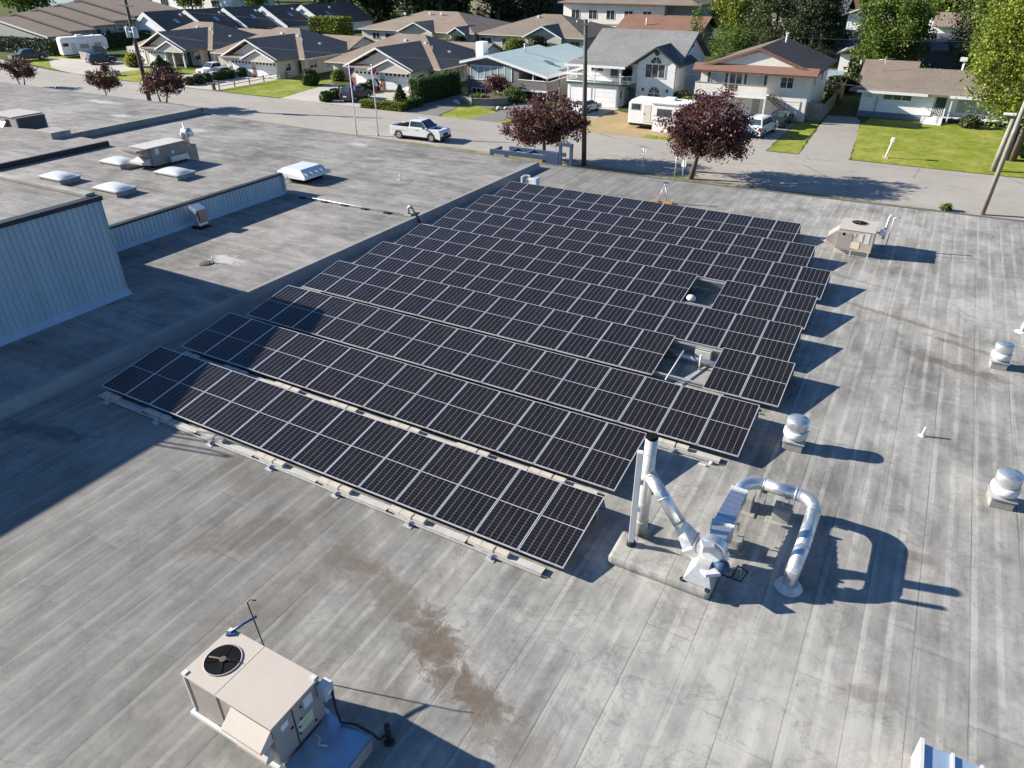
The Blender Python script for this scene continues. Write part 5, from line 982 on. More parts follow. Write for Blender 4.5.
def back_house(name, label, x0, x1, y0, y1, ze, h, wall, roofm, fg=None, wins=(), vents=(), group=None):
    T = thing(name, label, 'house', ((x0+x1)/2, (y0+y1)/2, GZ), 0, group)
    gpart(T, 'wall', MB().box(x0+0.6, x1-0.6, y0+0.6, y1-0.6, 0, ze-0.2), wall)
    gpart(T, 'roof', hip_roof(MB(), x0, x1, y0, y1, ze, h), roofm)
    for (a, b_, zr) in (fg or ()):
        gpart(T, 'roof', gable_roof(MB(), y0-1.2, y0+6, a, b_, ze-0.05, zr, 'y'), roofm, 'small front gable'); rake(T, y0-1.2, a, b_, ze-0.05, zr, 'y', mat=m_white)
        gpart(T, 'gable_wall', MB().prism([(a+0.4, 0), (a+0.4, ze-0.2), ((a+b_)/2, zr-0.35), (b_-0.4, ze-0.2), (b_-0.4, 0)], y0-0.5, y0+1, 'y'), wall)
    for (a, b_) in wins: win(T, 'y', y0+0.6, a, b_, 0.8, 2.0, 2)
    rvents(T, vents)
    q = MB(); q.box(x0, x1, y0-0.1, y0-0.003, ze-0.16, ze-0.02); gpart(T, 'gutter', q, m_cream)
    return T
back_house('bungalow', 'taupe hip roofed bungalow with two small front gables, behind the ranch houses', -114.5, -84.5, 134.5, 156, 2.75, 3.1, m_sid_beige, m_sh_taupe, ((-103, -94, 4.5), (-90.5, -86, 3.9)), ((-111, -109), (-107.5, -104.5)), ((-107, 142, 5.4), (-101, 143, 5.6), (-98, 143, 5.6)))
back_house('bungalow', 'brown hip roofed bungalow with a front gable, behind the turquoise roofed house', -85, -60.5, 135.5, 156, 2.7, 3.2, m_sid_beige, m_sh_tan, ((-73.5, -65, 4.6),), ((-84, -81.5), (-79, -75), (-64, -62)), ((-75, 144, 5.5),))
# apartment block
T = thing('apartment_block', 'cream two storey apartment block with a brown roof at the top centre', 'apartment block', (-63, 162, GZ))
q = MB(); q.box(-75, -52.5, 155.5, 170, 0, 7.3); gpart(T, 'wall', q, m_stucco); q = MB(); q.box(-52.49, -46, 157.5, 170, 0, 7.2); gpart(T, 'wall', q, m_sid_green)
gpart(T, 'roof', hip_roof(MB(), -76, -45, 154.5, 171, 7.6, 2.2), m_sh_tan)
for k in range(5): win(T, 'y', 155.5, -73+k*4, -71.2+k*4, 4.6, 6.2, 2); win(T, 'y', 155.5, -73+k*4, -71.6+k*4, 1.2, 2.4, 2)
q = MB(); q.box(-75.1, -52.4, 155.42, 155.497, 3.5, 3.7); gpart(T, 'trim', q, m_wood)
q = MB(); q.box(-75.4, -72.4, 153.6, 155.4, 3.5, 4.6); gpart(T, 'balcony', q, m_stucco); win(T, 'y', 157.5, -51, -48, 3.6, 5.6, 2)
# red brown roofed house
T = thing('red_roofed_house', 'house with a red brown roof and grey stucco wall above the white two storey house', 'house', (-51, 160, GZ))
q = MB(); gable_wall(q, -59.5, -43.5, 150, 160, 3.4, 4.9, 'x'); gpart(T, 'wall', q, m_stg)
gpart(T, 'roof', gable_roof(MB(), -60.4, -42.6, 149.2, 161, 3.4, 5.7, 'x'), m_sh_red); win(T, 'y', 150, -48, -46, 1.6, 2.9, 2); win(T, 'x', -43.5, 153, 154.5, 1.4, 2.6, 2)
gpart(T, 'vent_pipe', MB().tube([(-54.5, 151, 3.6), (-54.5, 151, 5.4)], 0.12, 8), m_white); rvents(T, [(-52, 155, 5.45), (-47.5, 156, 5.4)], m_dark)
# pale yellow house and dark block
T = thing('yellow_house', 'pale yellow gabled house end at the top centre beside a clipped dark shrub', 'house', (-130, 222, GZ))
q = MB(); gable_wall(q, 206, 226, -143, -123, 4.8, 7.8, 'y'); gpart(T, 'wall', q, m_sid_yellow); gpart(T, 'roof', gable_roof(MB(), 205, 227, -144.5, -121.5, 4.9, 8.4, 'y'), m_sh_dark)
rake(T, 205, -144.5, -121.5, 4.9, 8.4, 'y', mat=m_sid_yellow); win(T, 'x', -123, 210, 212, 2, 3.6, 2)
T = thing('dark_long_block', 'long dark grey building with small lit windows at the top centre', 'building', (-105, 225, GZ))
q = MB(); q.box(-122, -84, 214, 236, 0, 8); gpart(T, 'wall', q, m_sid_dark); gpart(T, 'roof', hip_roof(MB(), -123, -83, 213, 237, 8.1, 2), m_sh_slate)
for k in range(7): win(T, 'y', 214, -120+k*5, -118.8+k*5, 4.4, 6.2, 1, glass=m_curt)
# terrace of units stepping back, each with a white gable end
T = thing('terraced_units', 'row of dark roofed units stepping back with bright white gable ends, beyond the hedge', 'terrace', (-150, 128, GZ))
for k, (xr, y0) in enumerate(((-154.4, 112), (-152.2, 121), (-150.0, 130), (-146.4, 138.5), (-142, 147))):
    L_ = 13 if k < 4 else 18
    gpart(T, 'wall', MB().prism([(xr-5.6, 0), (xr-5.6, 2.9), (xr, 6.0), (xr+6.6, 2.4), (xr+6.6, 0)], y0, y0+L_, 'y'), m_stw)
    gpart(T, 'roof', gable_roof(MB(), y0-0.25, y0+L_, xr-6.2, xr+7.4, 2.75, 6.25, 'y', mid=xr, ze1=2.2), m_sh_dark); rake(T, y0-0.25, xr-6.2, xr+7.4, 2.75, 6.25, 'y', mid=xr, ze1=2.2, h=0.9)
    gpart(T, 'skylight', MB().obox((xr+3.6, y0+5, 4.2), (1.5, 1.0, 0.2), 0, tilt=('Y', 0.5)), m_galv); rvents(T, [(xr+2, y0+7.5, 5.3)], m_white)
# right background
T = thing('slate_roofed_house', 'grey roofed house behind the cream balcony house and the small open shed', 'house', (-15, 148, GZ))
q = MB(); gable_wall(q, -24, -8, 143, 154, 2.5, 4.0, 'x'); gpart(T, 'wall', q, siding('blue_grey_siding', (0.20, 0.26, 0.34))); gpart(T, 'roof', gable_roof(MB(), -24.8, -7.2, 142.2, 155, 2.6, 4.7, 'x'), m_sh_slate); win(T, 'y', 143, -20, -18.5, 1, 2, 2)
gpart(T, 'vent_pipe', MB().tube([(-15.6, 146, 3.6), (-15.6, 146, 4.9)], 0.1, 8), m_white)
T = thing('open_shed', 'small white open fronted shed at the end of the fenced grass lane', 'shed', (-13.6, 134, GZ))
q = MB(); q.box(-15.2, -15.0, 131.5, 137, 0, 3.0); q.box(-12.2, -12.0, 131.5, 137, 0, 2.6); q.box(-15.0, -12.2, 136.8, 137, 0, 2.6); q.box(-15.2, -13.7, 131.4, 131.5, 0, 2.6); gpart(T, 'wall', q, m_white); q = MB(); gable_roof(q, 130.9, 137.4, -15.8, -11.4, 2.7, 3.5, 'y'); gpart(T, 'roof', q, m_sh_slate)
T = thing('cream_house', 'cream walled house half hidden behind the dark conifers at the upper right', 'house', (-28, 205, GZ))
q = MB(); gable_wall(q, -40, -24.5, 198, 212, 4.5, 6.5, 'x'); gpart(T, 'wall', q, m_sid_cream); gpart(T, 'roof', gable_roof(MB(), -41, -23.5, 197, 213, 4.6, 7.2, 'x'), m_sh_slate); win(T, 'y', 198, -30, -28, 2, 3.6, 2)
T = thing('grey_gable_house', 'grey roofed white house partly behind the round green tree, upper right', 'house', (-18, 208, GZ))
q = MB(); gable_wall(q, 198, 214, -23, -11, 4.0, 6.0, 'y'); gpart(T, 'wall', q, m_stw); gpart(T, 'roof', gable_roof(MB(), 197, 215, -24.5, -9.5, 4.1, 6.8, 'y'), m_sh_slate); rake(T, 197, -24.5, -9.5, 4.1, 6.8, 'y', mat=m_white); win(T, 'y', 198, -18.5, -17, 1.8, 3.4, 2)
T = thing('small_brown_house', 'small house with a pale brown roof and white wall between trees at the upper right', 'house', (-2, 195, GZ))
q = MB(); gable_wall(q, -6, 4, 190, 200, 2.8, 4.0, 'x'); gpart(T, 'wall', q, m_stw); gpart(T, 'roof', gable_roof(MB(), -5.2, 4.6, 189, 201, 2.9, 5.2, 'x'), m_sh_taupe)
T = thing('dark_roofed_cottage', 'dark roofed cottage directly behind the white bungalow, between the trees', 'house', (-2, 148, GZ))
q = MB(); gable_wall(q, -6.5, 3, 144, 154, 2.4, 3.6, 'x'); gpart(T, 'wall', q, m_sid_dark); gpart(T, 'roof', gable_roof(MB(), -7, 3.6, 143.4, 154.6, 2.6, 4.6, 'x'), m_sh_slate)
T = thing('brick_block', 'long low red brown brick building at the top edge, right of centre', 'building', (-38, 268, GZ))
gpart(T, 'wall', MB().box(-60, -18, 262, 275, 0, 5.5), m_brick); gpart(T, 'roof', MB().box(-60.5, -17.5, 261.5, 275.5, 5.502, 5.8), m_sh_slate)
T = thing('white_warehouse', 'white flat roofed warehouse at the top edge, left of centre', 'building', (-262, 200, GZ))
gpart(T, 'wall', MB().box(-272, -222, 196, 216, 0, 5.2), m_stw); gpart(T, 'roof', MB().box(-272.4, -221.6, 195.6, 216.4, 5.202, 5.5), m_galv_d)
for k in range(5): win(T, 'y', 196, -268+k*9, -264+k*9, 1.5, 3.5, 3)
T = thing('blue_warehouse', 'pale blue metal shed at the top left edge, beside the white warehouse', 'building', (-300, 182, GZ))
gpart(T, 'wall', MB().box(-312, -280, 176, 196, 0, 6.5), siding('pale_blue_metal_siding', (0.45, 0.58, 0.66), 0.6)); gpart(T, 'roof', gable_roof(MB(), 175, 197, -313, -279, 6.5, 8.2, 'y'), m_white)
# ------------------------------------------------------------------ vegetation
m_bark = M('grey_brown_bark', (0.13, 0.10, 0.075), 0.95, var=0.25, scale=3, bump=0.5)
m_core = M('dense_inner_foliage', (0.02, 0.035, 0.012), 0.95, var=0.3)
f_plum = foliage('purple_plum_leaves', [(0.15, (0.034, 0.013, 0.018)), (0.5, (0.098, 0.040, 0.040)), (0.85, (0.24, 0.115, 0.095))], 0.2)
f_green = foliage('mid_green_leaves', [(0.15, (0.03, 0.065, 0.010)), (0.5, (0.085, 0.14, 0.020)), (0.9, (0.21, 0.27, 0.042))])
f_bright = foliage('yellow_green_leaves', [(0.1, (0.055, 0.095, 0.010)), (0.5, (0.145, 0.19, 0.020)), (0.9, (0.32, 0.34, 0.045))])
f_dark = foliage('dark_evergreen_needles', [(0.15, (0.010, 0.022, 0.007)), (0.5, (0.026, 0.046, 0.016)), (0.9, (0.065, 0.085, 0.03))], 0.12)
f_olive = foliage('olive_needles', [(0.15, (0.022, 0.034, 0.012)), (0.5, (0.065, 0.085, 0.028)), (0.9, (0.14, 0.15, 0.05))], 0.15)
f_hedge = foliage('clipped_hedge_leaves', [(0.1, (0.016, 0.045, 0.010)), (0.5, (0.045, 0.095, 0.018)), (0.9, (0.10, 0.17, 0.03))], 0.15)
f_yellow = foliage('golden_shrub_leaves', [(0.1, (0.20, 0.19, 0.015)), (0.5, (0.38, 0.34, 0.03)), (0.9, (0.55, 0.48, 0.05))])
def leaf_mesh(name, P, size, mat, rng, flat=0.0):
    n = len(P); a = rng.normal(size=(n, 3)); a[:, 2] *= (1-flat); a /= np.linalg.norm(a, axis=1)[:, None]
    b = np.cross(a, rng.normal(size=(n, 3))); b /= np.linalg.norm(b, axis=1)[:, None]
    s = size*rng.uniform(0.6, 1.35, n)[:, None]; a = a*s; b = b*s*0.62
    V = np.stack([P-a, P+b, P+a, P-b], 1).reshape(-1, 3)
    me = bpy.data.meshes.new(name); me.vertices.add(4*n); me.vertices.foreach_set('co', V.astype(np.float32).ravel())
    me.loops.add(4*n); me.loops.foreach_set('vertex_index', np.arange(4*n, dtype=np.int32)); me.polygons.add(n)
    me.polygons.foreach_set('loop_start', np.arange(0, 4*n, 4, dtype=np.int32)); me.polygons.foreach_set('loop_total', np.full(n, 4, dtype=np.int32))
    me.materials.append(mat); me.update(calc_edges=True); return me
def tree(name, label, loc, h, crown, cz, n, size, mat, seed, trunk=0.16, stems=1, group=None, conifer=False, lean=(0, 0), clumps=34, cat='tree', spread=0.21):
    """crown = (rx, ry, rz) about height cz; local coordinates around the foot of the trunk"""
    rng = np.random.default_rng(seed); T = thing(name, label, cat, (loc[0], loc[1], GZ), 0, group)
    rx, ry, rz = crown; C = []; LB = rng.normal(size=(9, 3)); LB /= np.linalg.norm(LB, axis=1)[:, None]
    while len(C) < clumps:
        v = rng.normal(size=3); v /= np.linalg.norm(v); r = rng.uniform(0.35, 1.0)**0.6*rng.uniform(0.86, 1.06); r *= 0.62+0.52*np.clip((LB@v).max()*2.2-1.15, 0, 1); v = v*r
        if conifer:
            z = rng.uniform(-1, 1); k = (1-(z+1)/2)**0.8*0.95+0.05; a = rng.uniform(0, 2*PI); q_ = rng.uniform(0.55, 1.0); v = np.array([math.cos(a)*k*q_, math.sin(a)*k*q_, z])
        elif v[2] < -0.75: continue
        C.append(v*np.array([rx, ry, rz])+np.array([lean[0], lean[1], cz]))
    C = np.array(C); w = rng.uniform(0.6, 1.4, clumps); w /= w.sum(); idx = rng.choice(clumps, n, p=w)
    sg = np.array([rx, ry, rz])*spread*rng.uniform(0.7, 1.25, clumps)[:, None]
    if conifer: sg[:, 2] *= 0.55
    P = C[idx]+rng.normal(size=(n, 3))*sg[idx]; P[:, 2] = np.maximum(P[:, 2], 0.25)
    o = bpy.data.objects.new('crown', leaf_mesh('crown', P, size, mat, rng)); COL.objects.link(o); o.parent = T
    q = MB()
    for s_ in range(stems):
        a = 2*PI*s_/max(1, stems)+0.4; off = (0.25*math.cos(a)*(stems > 1), 0.25*math.sin(a)*(stems > 1)); top = (lean[0]+off[0]*4, lean[1]+off[1]*4, cz+rz*(0.8 if conifer else 0.25))
        q.tube([(off[0], off[1], 0), (off[0]+(top[0]-off[0])*0.4, off[1]+(top[1]-off[1])*0.4, cz*0.45), top], trunk, 8, rads=[trunk*1.25, trunk*0.85, trunk*0.3])
    part2(T, 'trunk', q, m_bark)
    q = MB(); b0 = np.array([lean[0]*0.55, lean[1]*0.55, cz*0.62])
    for k in range(0, min(clumps, 16)):
        e = C[k]; m_ = b0+(e-b0)*0.5+np.array([0, 0, 0.12*rz]); q.tube([tuple(b0), tuple(m_), tuple(e)], trunk*0.3, 5, rads=[trunk*0.42, trunk*0.26, trunk*0.08], caps=False)
    if not conifer: part2(T, 'limbs', q, m_bark)
    return T
GP = 'purple plum trees along the street'
tree('plum_tree', 'large purple leaved tree in front of the white camper, nearest the solar rows', (-16.3, 58.8), 7, (3.9, 3.6, 2.65), 4.0, 22000, 0.10, f_plum, 11, 0.20, group=GP, lean=(0.7, 0.2), clumps=150, spread=0.095)
tree('plum_tree', 'purple leaved tree beside the middle utility pole, behind the blue metal frame', (-29.6, 58.2), 5.6, (3.6, 3.3, 2.2), 3.3, 17000, 0.10, f_plum, 12, 0.17, group=GP, clumps=130, spread=0.10)
tree('plum_tree', 'purple leaved tree at the foot of the left utility pole', (-83.7, 60.4), 4.8, (3.0, 2.8, 1.75), 3.05, 9000, 0.11, f_plum, 13, 0.10, 2, group=GP, lean=(0.5, 0), clumps=75, spread=0.115)
tree('plum_tree', 'small purple leaved tree left of the left utility pole, with a bare thin stem', (-93.6, 59.6), 4.2, (2.1, 2.0, 1.5), 2.75, 5200, 0.11, f_plum, 14, 0.09, group=GP, clumps=48, spread=0.14)
tree('plum_tree', 'small purple leaved tree at the far left edge beside the fire hydrant', (-116.7, 62.0), 3.9, (2.1, 2.0, 1.45), 2.5, 4800, 0.11, f_plum, 15, 0.09, 2, group=GP, clumps=46, spread=0.14)
tree('plum_tree', 'small dark purple tree in the raised bed of the grey house with the turquoise roof', (-50.2, 84.6), 3.2, (1.5, 1.4, 1.0), 1.95, 1600, 0.14, f_plum, 16, 0.07, clumps=22)
tree('broadleaf_tree', 'large yellow green tree on several thin stems at the right edge, behind the leaning pole', (6.8, 78.2), 14, (5.9, 5.6, 6.2), 8.2, 62000, 0.125, f_bright, 21, 0.20, 4, clumps=190, spread=0.10)
tree('broadleaf_tree', 'tall mid green tree behind the bungalow at the right edge', (8.5, 106), 20, (7.2, 6.6, 9.0), 11.0, 46000, 0.18, f_green, 22, 0.4, clumps=160, spread=0.11)
tree('broadleaf_tree', 'dark olive tree between the bungalow and the yellow green tree', (3.4, 120), 15, (4.2, 4, 6.6), 8.0, 18000, 0.15, f_olive, 23, 0.3, clumps=90, spread=0.14)
tree('broadleaf_tree', 'rounded bright green tree standing behind the white bungalow', (-7.3, 119), 11.5, (4.8, 4.6, 5.0), 7.0, 30000, 0.155, f_green, 24, 0.3, clumps=130, spread=0.11)
tree('shrub', 'bright green bushy shrub behind the white bungalow, below the rounded tree', (-4.5, 112), 4.5, (3.6, 2.2, 1.7), 2.2, 8000, 0.11, f_bright, 25, 0.1, clumps=26, cat='shrub')
tree('shrub', 'grey green shrub at the left foot of the rounded tree behind the bungalow', (-9.6, 112), 4.0, (2.2, 2.0, 1.6), 2.0, 2000, 0.18, f_olive, 26, 0.1, clumps=22, cat='shrub')
tree('broadleaf_tree', 'bright green tree right of the red brown roof at the top', (-38.5, 158), 12, (4.6, 4.4, 5.5), 7.0, 20000, 0.18, f_bright, 27, 0.25, clumps=100, spread=0.13)
tree('conifer', 'dark conifer with drooping olive boughs, left one of the pair above the cream balcony house', (-28.5, 146), 17, (6.5, 6.2, 7.5), 8.6, 30000, 0.17, f_olive, 28, 0.35, clumps=110, conifer=True, spread=0.13)
tree('conifer', 'dark spreading conifer above the brown gable roof of the balcony house', (-21.0, 140), 15, (6.0, 5.6, 6.5), 7.6, 28000, 0.17, f_dark, 29, 0.35, clumps=110, conifer=True, spread=0.13)
tree('shrub', 'olive shrubbery at the back of the white two storey house', (-33.5, 136), 5, (4.5, 3.5, 2.6), 2.6, 9000, 0.13, f_green, 30, 0.1, clumps=34, cat='shrub')
tree('broadleaf_tree', 'small golden yellow tree behind the middle utility pole', (-45.4, 109.5), 5.6, (1.7, 1.7, 2.4), 3.3, 2200, 0.18, f_yellow, 31, 0.09, clumps=24)
tree('birch_tree', 'thin bare stemmed birch beside the red brown roofed house', (-41.2, 141), 9, (1.2, 1.2, 3.6), 5.2, 700, 0.16, f_green, 32, 0.07, clumps=20)
# dark wood behind the ranch houses: every tree a copy of three kinds
GW = 'dark wood beyond the back fences'
w1 = tree('conifer', 'dark evergreen tree of the shaded wood at the top left of centre', (-168, 186), 20, (5.0, 5.0, 9.2), 10.5, 4200, 0.42, f_dark, 41, 0.35, group=GW, clumps=80, conifer=True, spread=0.14)
w2 = tree('conifer', 'dark evergreen tree of the shaded wood at the top left of centre', (-158, 192), 22, (5.6, 5.4, 8.8), 12.0, 4200, 0.45, f_dark, 42, 0.35, group=GW, clumps=60, spread=0.2)
rg = random.Random(5)
for k, (x, y) in enumerate([(-176, 196), (-150, 184), (-142, 191), (-134, 186), (-127, 194), (-184, 204), (-166, 206), (-148, 208), (-132, 210), (-196, 214), (-176, 222), (-154, 226), (-118, 200), (-112, 210), (-206, 228), (-190, 240), (-140, 240), (-160, 250), (-150, 171), (-140, 174), (-129, 176), (-119, 181), (-109, 186), (-160, 176), (-124, 168), (-100, 192)]):
    dup(w1 if k % 2 else w2, (x, y, GZ), rg.uniform(0, 6), None, rg.uniform(0.8, 1.15))
GF = 'trees along the far skyline'
b1 = tree('broadleaf_tree', 'distant green tree among the far roofs along the top edge', (-60, 260), 13, (6, 6, 5.5), 7.5, 2600, 0.5, f_green, 43, 0.3, group=GF, clumps=40)
for k, (x, y) in enumerate([(-20, 240), (-2, 232), (12, 226), (8, 200), (16, 180), (-52, 240), (-70, 268), (-90, 282), (-110, 300), (-8, 290), (6, 310), (-30, 330), (-60, 340), (-100, 350), (-140, 330), (-180, 310), (-210, 290), (-240, 270), (14, 260), (-36, 300), (-235, 190), (-252, 176), (-240, 230), (-210, 196), (-270, 250), (-300, 230), (-330, 210), (-345, 190), (-288, 160), (-262, 150), (-278, 142)]):
    dup(b1, (x, y, GZ), rg.uniform(0, 6), None, rg.uniform(0.75, 1.3))
GC = 'tall conifers behind the big right hand tree'
dup(w1, (13, 118, GZ), 1.0, 'tall dark conifer at the top right corner, behind the other trees', 0.95)['group'] = GC
dup(w1, (20, 132, GZ), 2.0, 'second tall dark conifer at the top right corner', 1.0)['group'] = GC

def hedge(name, label, x0, x1, y0, y1, h, n, size, mat, seed, group=None, cat='hedge'):
    rng = np.random.default_rng(seed); T = thing(name, label, cat, ((x0+x1)/2, (y0+y1)/2, GZ), 0, group); wx, wy = (x1-x0)/2, (y1-y0)/2
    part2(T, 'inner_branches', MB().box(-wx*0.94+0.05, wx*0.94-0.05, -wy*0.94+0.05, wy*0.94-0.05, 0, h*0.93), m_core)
    A = [2*wx*2*wy, 2*wx*h, 2*wx*h, 2*wy*h, 2*wy*h]; fc = rng.choice(5, n, p=np.array(A)/sum(A)); u = rng.uniform(-1, 1, n); v = rng.uniform(-1, 1, n); P = np.zeros((n, 3))
    for k in range(5):
        i = fc == k
        if k == 0: P[i] = np.c_[u[i]*wx, v[i]*wy, np.full(i.sum(), h)]
        elif k < 3: P[i] = np.c_[u[i]*wx, np.full(i.sum(), wy*(1 if k == 1 else -1)), (v[i]+1)/2*h]
        else: P[i] = np.c_[np.full(i.sum(), wx*(1 if k == 3 else -1)), u[i]*wy, (v[i]+1)/2*h]
    P += rng.normal(size=(n, 3))*0.06+0.05*np.sin(P[:, [1, 2, 0]]*2.1)
    P[:, 2] = np.maximum(P[:, 2], 0.03)
    o = bpy.data.objects.new('foliage', leaf_mesh('foliage', P, size, mat, rng)); COL.objects.link(o); o.parent = T; return T
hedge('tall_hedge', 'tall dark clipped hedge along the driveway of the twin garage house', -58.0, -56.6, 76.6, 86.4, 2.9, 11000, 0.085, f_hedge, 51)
hedge('low_hedge', 'low clipped hedge along the street edge in front of the tall hedge', -62.1, -55.8, 71.9, 72.9, 0.85, 4200, 0.075, f_bright, 52)
hedge('low_hedge', 'low clipped hedge turning back from the street towards the tall hedge', -56.9, -55.9, 73.0, 76.5, 0.95, 1400, 0.11, f_hedge, 53)
hedge('tall_hedge', 'long dark hedge in deep shade below the stepped gable building at top left', -186, -151, 87.6, 90.2, 2.6, 6000, 0.16, f_dark, 54)
hedge('tall_hedge', 'dark shrub border along the right side of the stepped gable building', -156.2, -153.6, 97, 122, 2.6, 3000, 0.2, f_dark, 58)
hedge('tall_hedge', 'long dark hedge behind the ranch houses, in front of the dark roofed terrace', -140, -114, 119.5, 122.5, 3.0, 3600, 0.22, f_dark, 55)
hedge('tall_hedge', 'bright green boxy hedge block beside the dark wood', -132, -123, 138, 143, 4.2, 3400, 0.26, f_bright, 56)
hedge('clipped_shrub', 'dark upright clipped shrub at the corner of the pale yellow house', -122.0, -118.6, 203.5, 206.5, 4.6, 700, 0.3, f_dark, 57, cat='shrub')
def bush(name, label, loc, rx, h, n, size, mat, seed, cone=False, group=None):
    rng = np.random.default_rng(seed); T = thing(name, label, 'shrub', (loc[0], loc[1], GZ), 0, group)
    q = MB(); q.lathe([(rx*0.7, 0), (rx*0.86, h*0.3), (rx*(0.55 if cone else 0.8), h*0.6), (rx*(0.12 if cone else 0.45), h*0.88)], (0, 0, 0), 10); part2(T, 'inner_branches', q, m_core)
    z = rng.uniform(0.02, 1, n); a = rng.uniform(0, 2*PI, n); r = (np.where(z < 0.3, 0.75+z*0.8, 1.0-(z-0.3)/0.7*0.95) if cone else np.sqrt(np.maximum(0.0, 1-(2*z-0.85)**2*0.75)))*rx*(1+0.06*np.sin(a*5+z*7))
    P = np.c_[np.cos(a)*r, np.sin(a)*r, z*h]+rng.normal(size=(n, 3))*0.05
    if not cone:
        t_ = rng.random(n) < 0.25; rr_ = np.sqrt(rng.random(n))*rx*0.75; P[t_] = np.c_[np.cos(a)*rr_, np.sin(a)*rr_, h*(1-0.18*(rr_/rx)**2)][t_]
    o = bpy.data.objects.new('foliage', leaf_mesh('foliage', P, size, mat, rng)); COL.objects.link(o); o.parent = T; return T
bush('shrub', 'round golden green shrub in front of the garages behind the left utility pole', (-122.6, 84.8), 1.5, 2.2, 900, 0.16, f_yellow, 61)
bush('shrub', 'small dark green ball shrub left of the golden green one', (-126.2, 86.6), 0.8, 1.3, 380, 0.15, f_hedge, 62)
bush('shrub', 'upright green cone shrub on the lawn right of the left utility pole', (-111.2, 81.4), 1.25, 2.6, 900, 0.16, f_hedge, 63, True)
bush('shrub', 'dark spreading shrub by the porch, left of the upright cone shrub', (-115.6, 84.6), 1.5, 1.3, 700, 0.15, f_dark, 64)
bush('shrub', 'yellow green shrub beside the garage wall above the parked white pickup', (-105.2, 92.5), 1.1, 1.9, 500, 0.16, f_bright, 65)
bb = bush('shrub', 'small clipped ball shrub of the row along the driveway by the silver car', (-96.6, 74.9), 0.72, 1.1, 420, 0.12, f_hedge, 66, group='ball shrubs along the driveway')
for x, y in ((-96.4, 76.4), (-96.9, 78.3), (-96.9, 80.1), (-96.8, 81.3), (-96.7, 82.6), (-96.7, 85.0)): dup(bb, (x, y, GZ), rg.uniform(0, 6), None, rg.uniform(0.9, 1.15))
bush('shrub', 'round dark green shrub at the corner of the lawn with the rail fence', (-80.6, 83.0), 1.3, 2.1, 900, 0.15, f_hedge, 67)
bush('shrub', 'bright green shrub behind the round dark shrub near the white side gate', (-79.9, 88.2), 1.0, 1.5, 500, 0.15, f_bright, 68)
be = bush('shrub', 'green shrub of the row between the driveway and the blue black parked car', (-68.9, 73.4), 0.85, 1.2, 520, 0.13, f_hedge, 69, group='shrubs beside the parked dark car')
for x, y in ((-69.1, 75.4), (-69.3, 77.4), (-69.5, 79.3), (-69.4, 81.2), (-69.0, 83.0)): dup(be, (x, y, GZ), rg.uniform(0, 6), None, rg.uniform(0.9, 1.2))
bush('shrub', 'small upright cone shrub on the lawn in front of the twin garages', (-59.7, 76.9), 0.85, 2.1, 700, 0.12, f_hedge, 70, True)
bush('shrub', 'golden yellow shrub at the front end of the tall dark hedge', (-59.2, 82.6), 1.0, 1.6, 520, 0.14, f_yellow, 71)
bush('shrub', 'yellow green planting in the raised bed of the grey house', (-51.3, 82.0), 1.4, 0.95, 520, 0.13, f_bright, 72)
bush('shrub', 'leafy green planting beside the carport of the grey house', (-47.2, 84.0), 1.7, 1.5, 800, 0.15, f_green, 73)
bush('shrub', 'bright green shrub beside the side wall of the white two storey house', (-25.6, 87.0), 1.0, 1.7, 520, 0.15, f_bright, 74)
bush('shrub', 'dry olive shrub between the white house and the cream balcony house', (-26.6, 88.6), 1.3, 2.1, 700, 0.15, f_olive, 75)
bush('shrub', 'dark shrubs along the fenced grass lane beside the cream house', (-12.3, 110), 1.7, 2.0, 800, 0.2, f_dark, 76)
bush('shrub', 'small yellow green shrub by the side wall of the cream balcony house', (-11.6, 101), 0.9, 1.3, 400, 0.15, f_bright, 77)
bush('shrub', 'small dark shrub by the porch of the white bungalow', (3.4, 92.4), 0.9, 1.2, 400, 0.17, f_olive, 78)
bush('shrub', 'dark green shrubs below the yellow green tree at the right edge', (9.2, 80.2), 2.2, 2.0, 1200, 0.16, f_green, 79)
bush('shrub', 'yellow flowering shrub in front of the brown hip roofed bungalow behind', (-90.8, 133), 1.7, 1.7, 500, 0.2, f_yellow, 80)
bush('shrub', 'green shrub beside the yellow flowering one behind the ranch houses', (-87.2, 132.6), 1.7, 2.4, 600, 0.2, f_dark, 81)
bush('shrub', 'pale green shrub in front of the bungalow above the turquoise roof', (-73.5, 131.5), 2.2, 2.4, 700, 0.22, f_bright, 82)
bush('shrub', 'dark green shrub in front of the bungalow above the turquoise roof', (-69.5, 133.0), 1.8, 3.0, 700, 0.22, f_dark, 83)
bush('shrub', 'green tuft of weeds at the roof edge, left of the leaning pole', (2.35, 59.1), 0.4, 0.45, 160, 0.08, f_green, 84)

# ------------------------------------------------------------------ fences and yard walls
def rail_fence(name, label, pts, mat, h=0.95, rails=(0.45, 0.8), pitch=2.6):
    T = thing(name, label, 'fence', (pts[0][0], pts[0][1], GZ))
    for (xa, ya), (xb, yb) in zip(pts, pts[1:]):
        L_ = math.hypot(xb-xa, yb-ya); n = max(1, round(L_/pitch))
        for k in range(n+1): f = k/n; x, y = xa+(xb-xa)*f, ya+(yb-ya)*f; gpart(T, 'post', MB().box(x-0.07, x+0.07, y-0.07, y+0.07, 0, h), mat)
        for z in rails: q = MB(); q.tube([(xa, ya, z), (xb, yb, z)], 0.05, 4); gpart(T, 'rail', q, mat)
rail_fence('rail_fence', 'low grey post and rail fence along the left side of the bright lawn', [(-89.1, 73.7), (-89.1, 84.9)], m_poleg)
rail_fence('rail_fence', 'short piece of post and rail fence at the back of the bright lawn', [(-88.8, 86.6), (-84.6, 87.0)], m_wood)
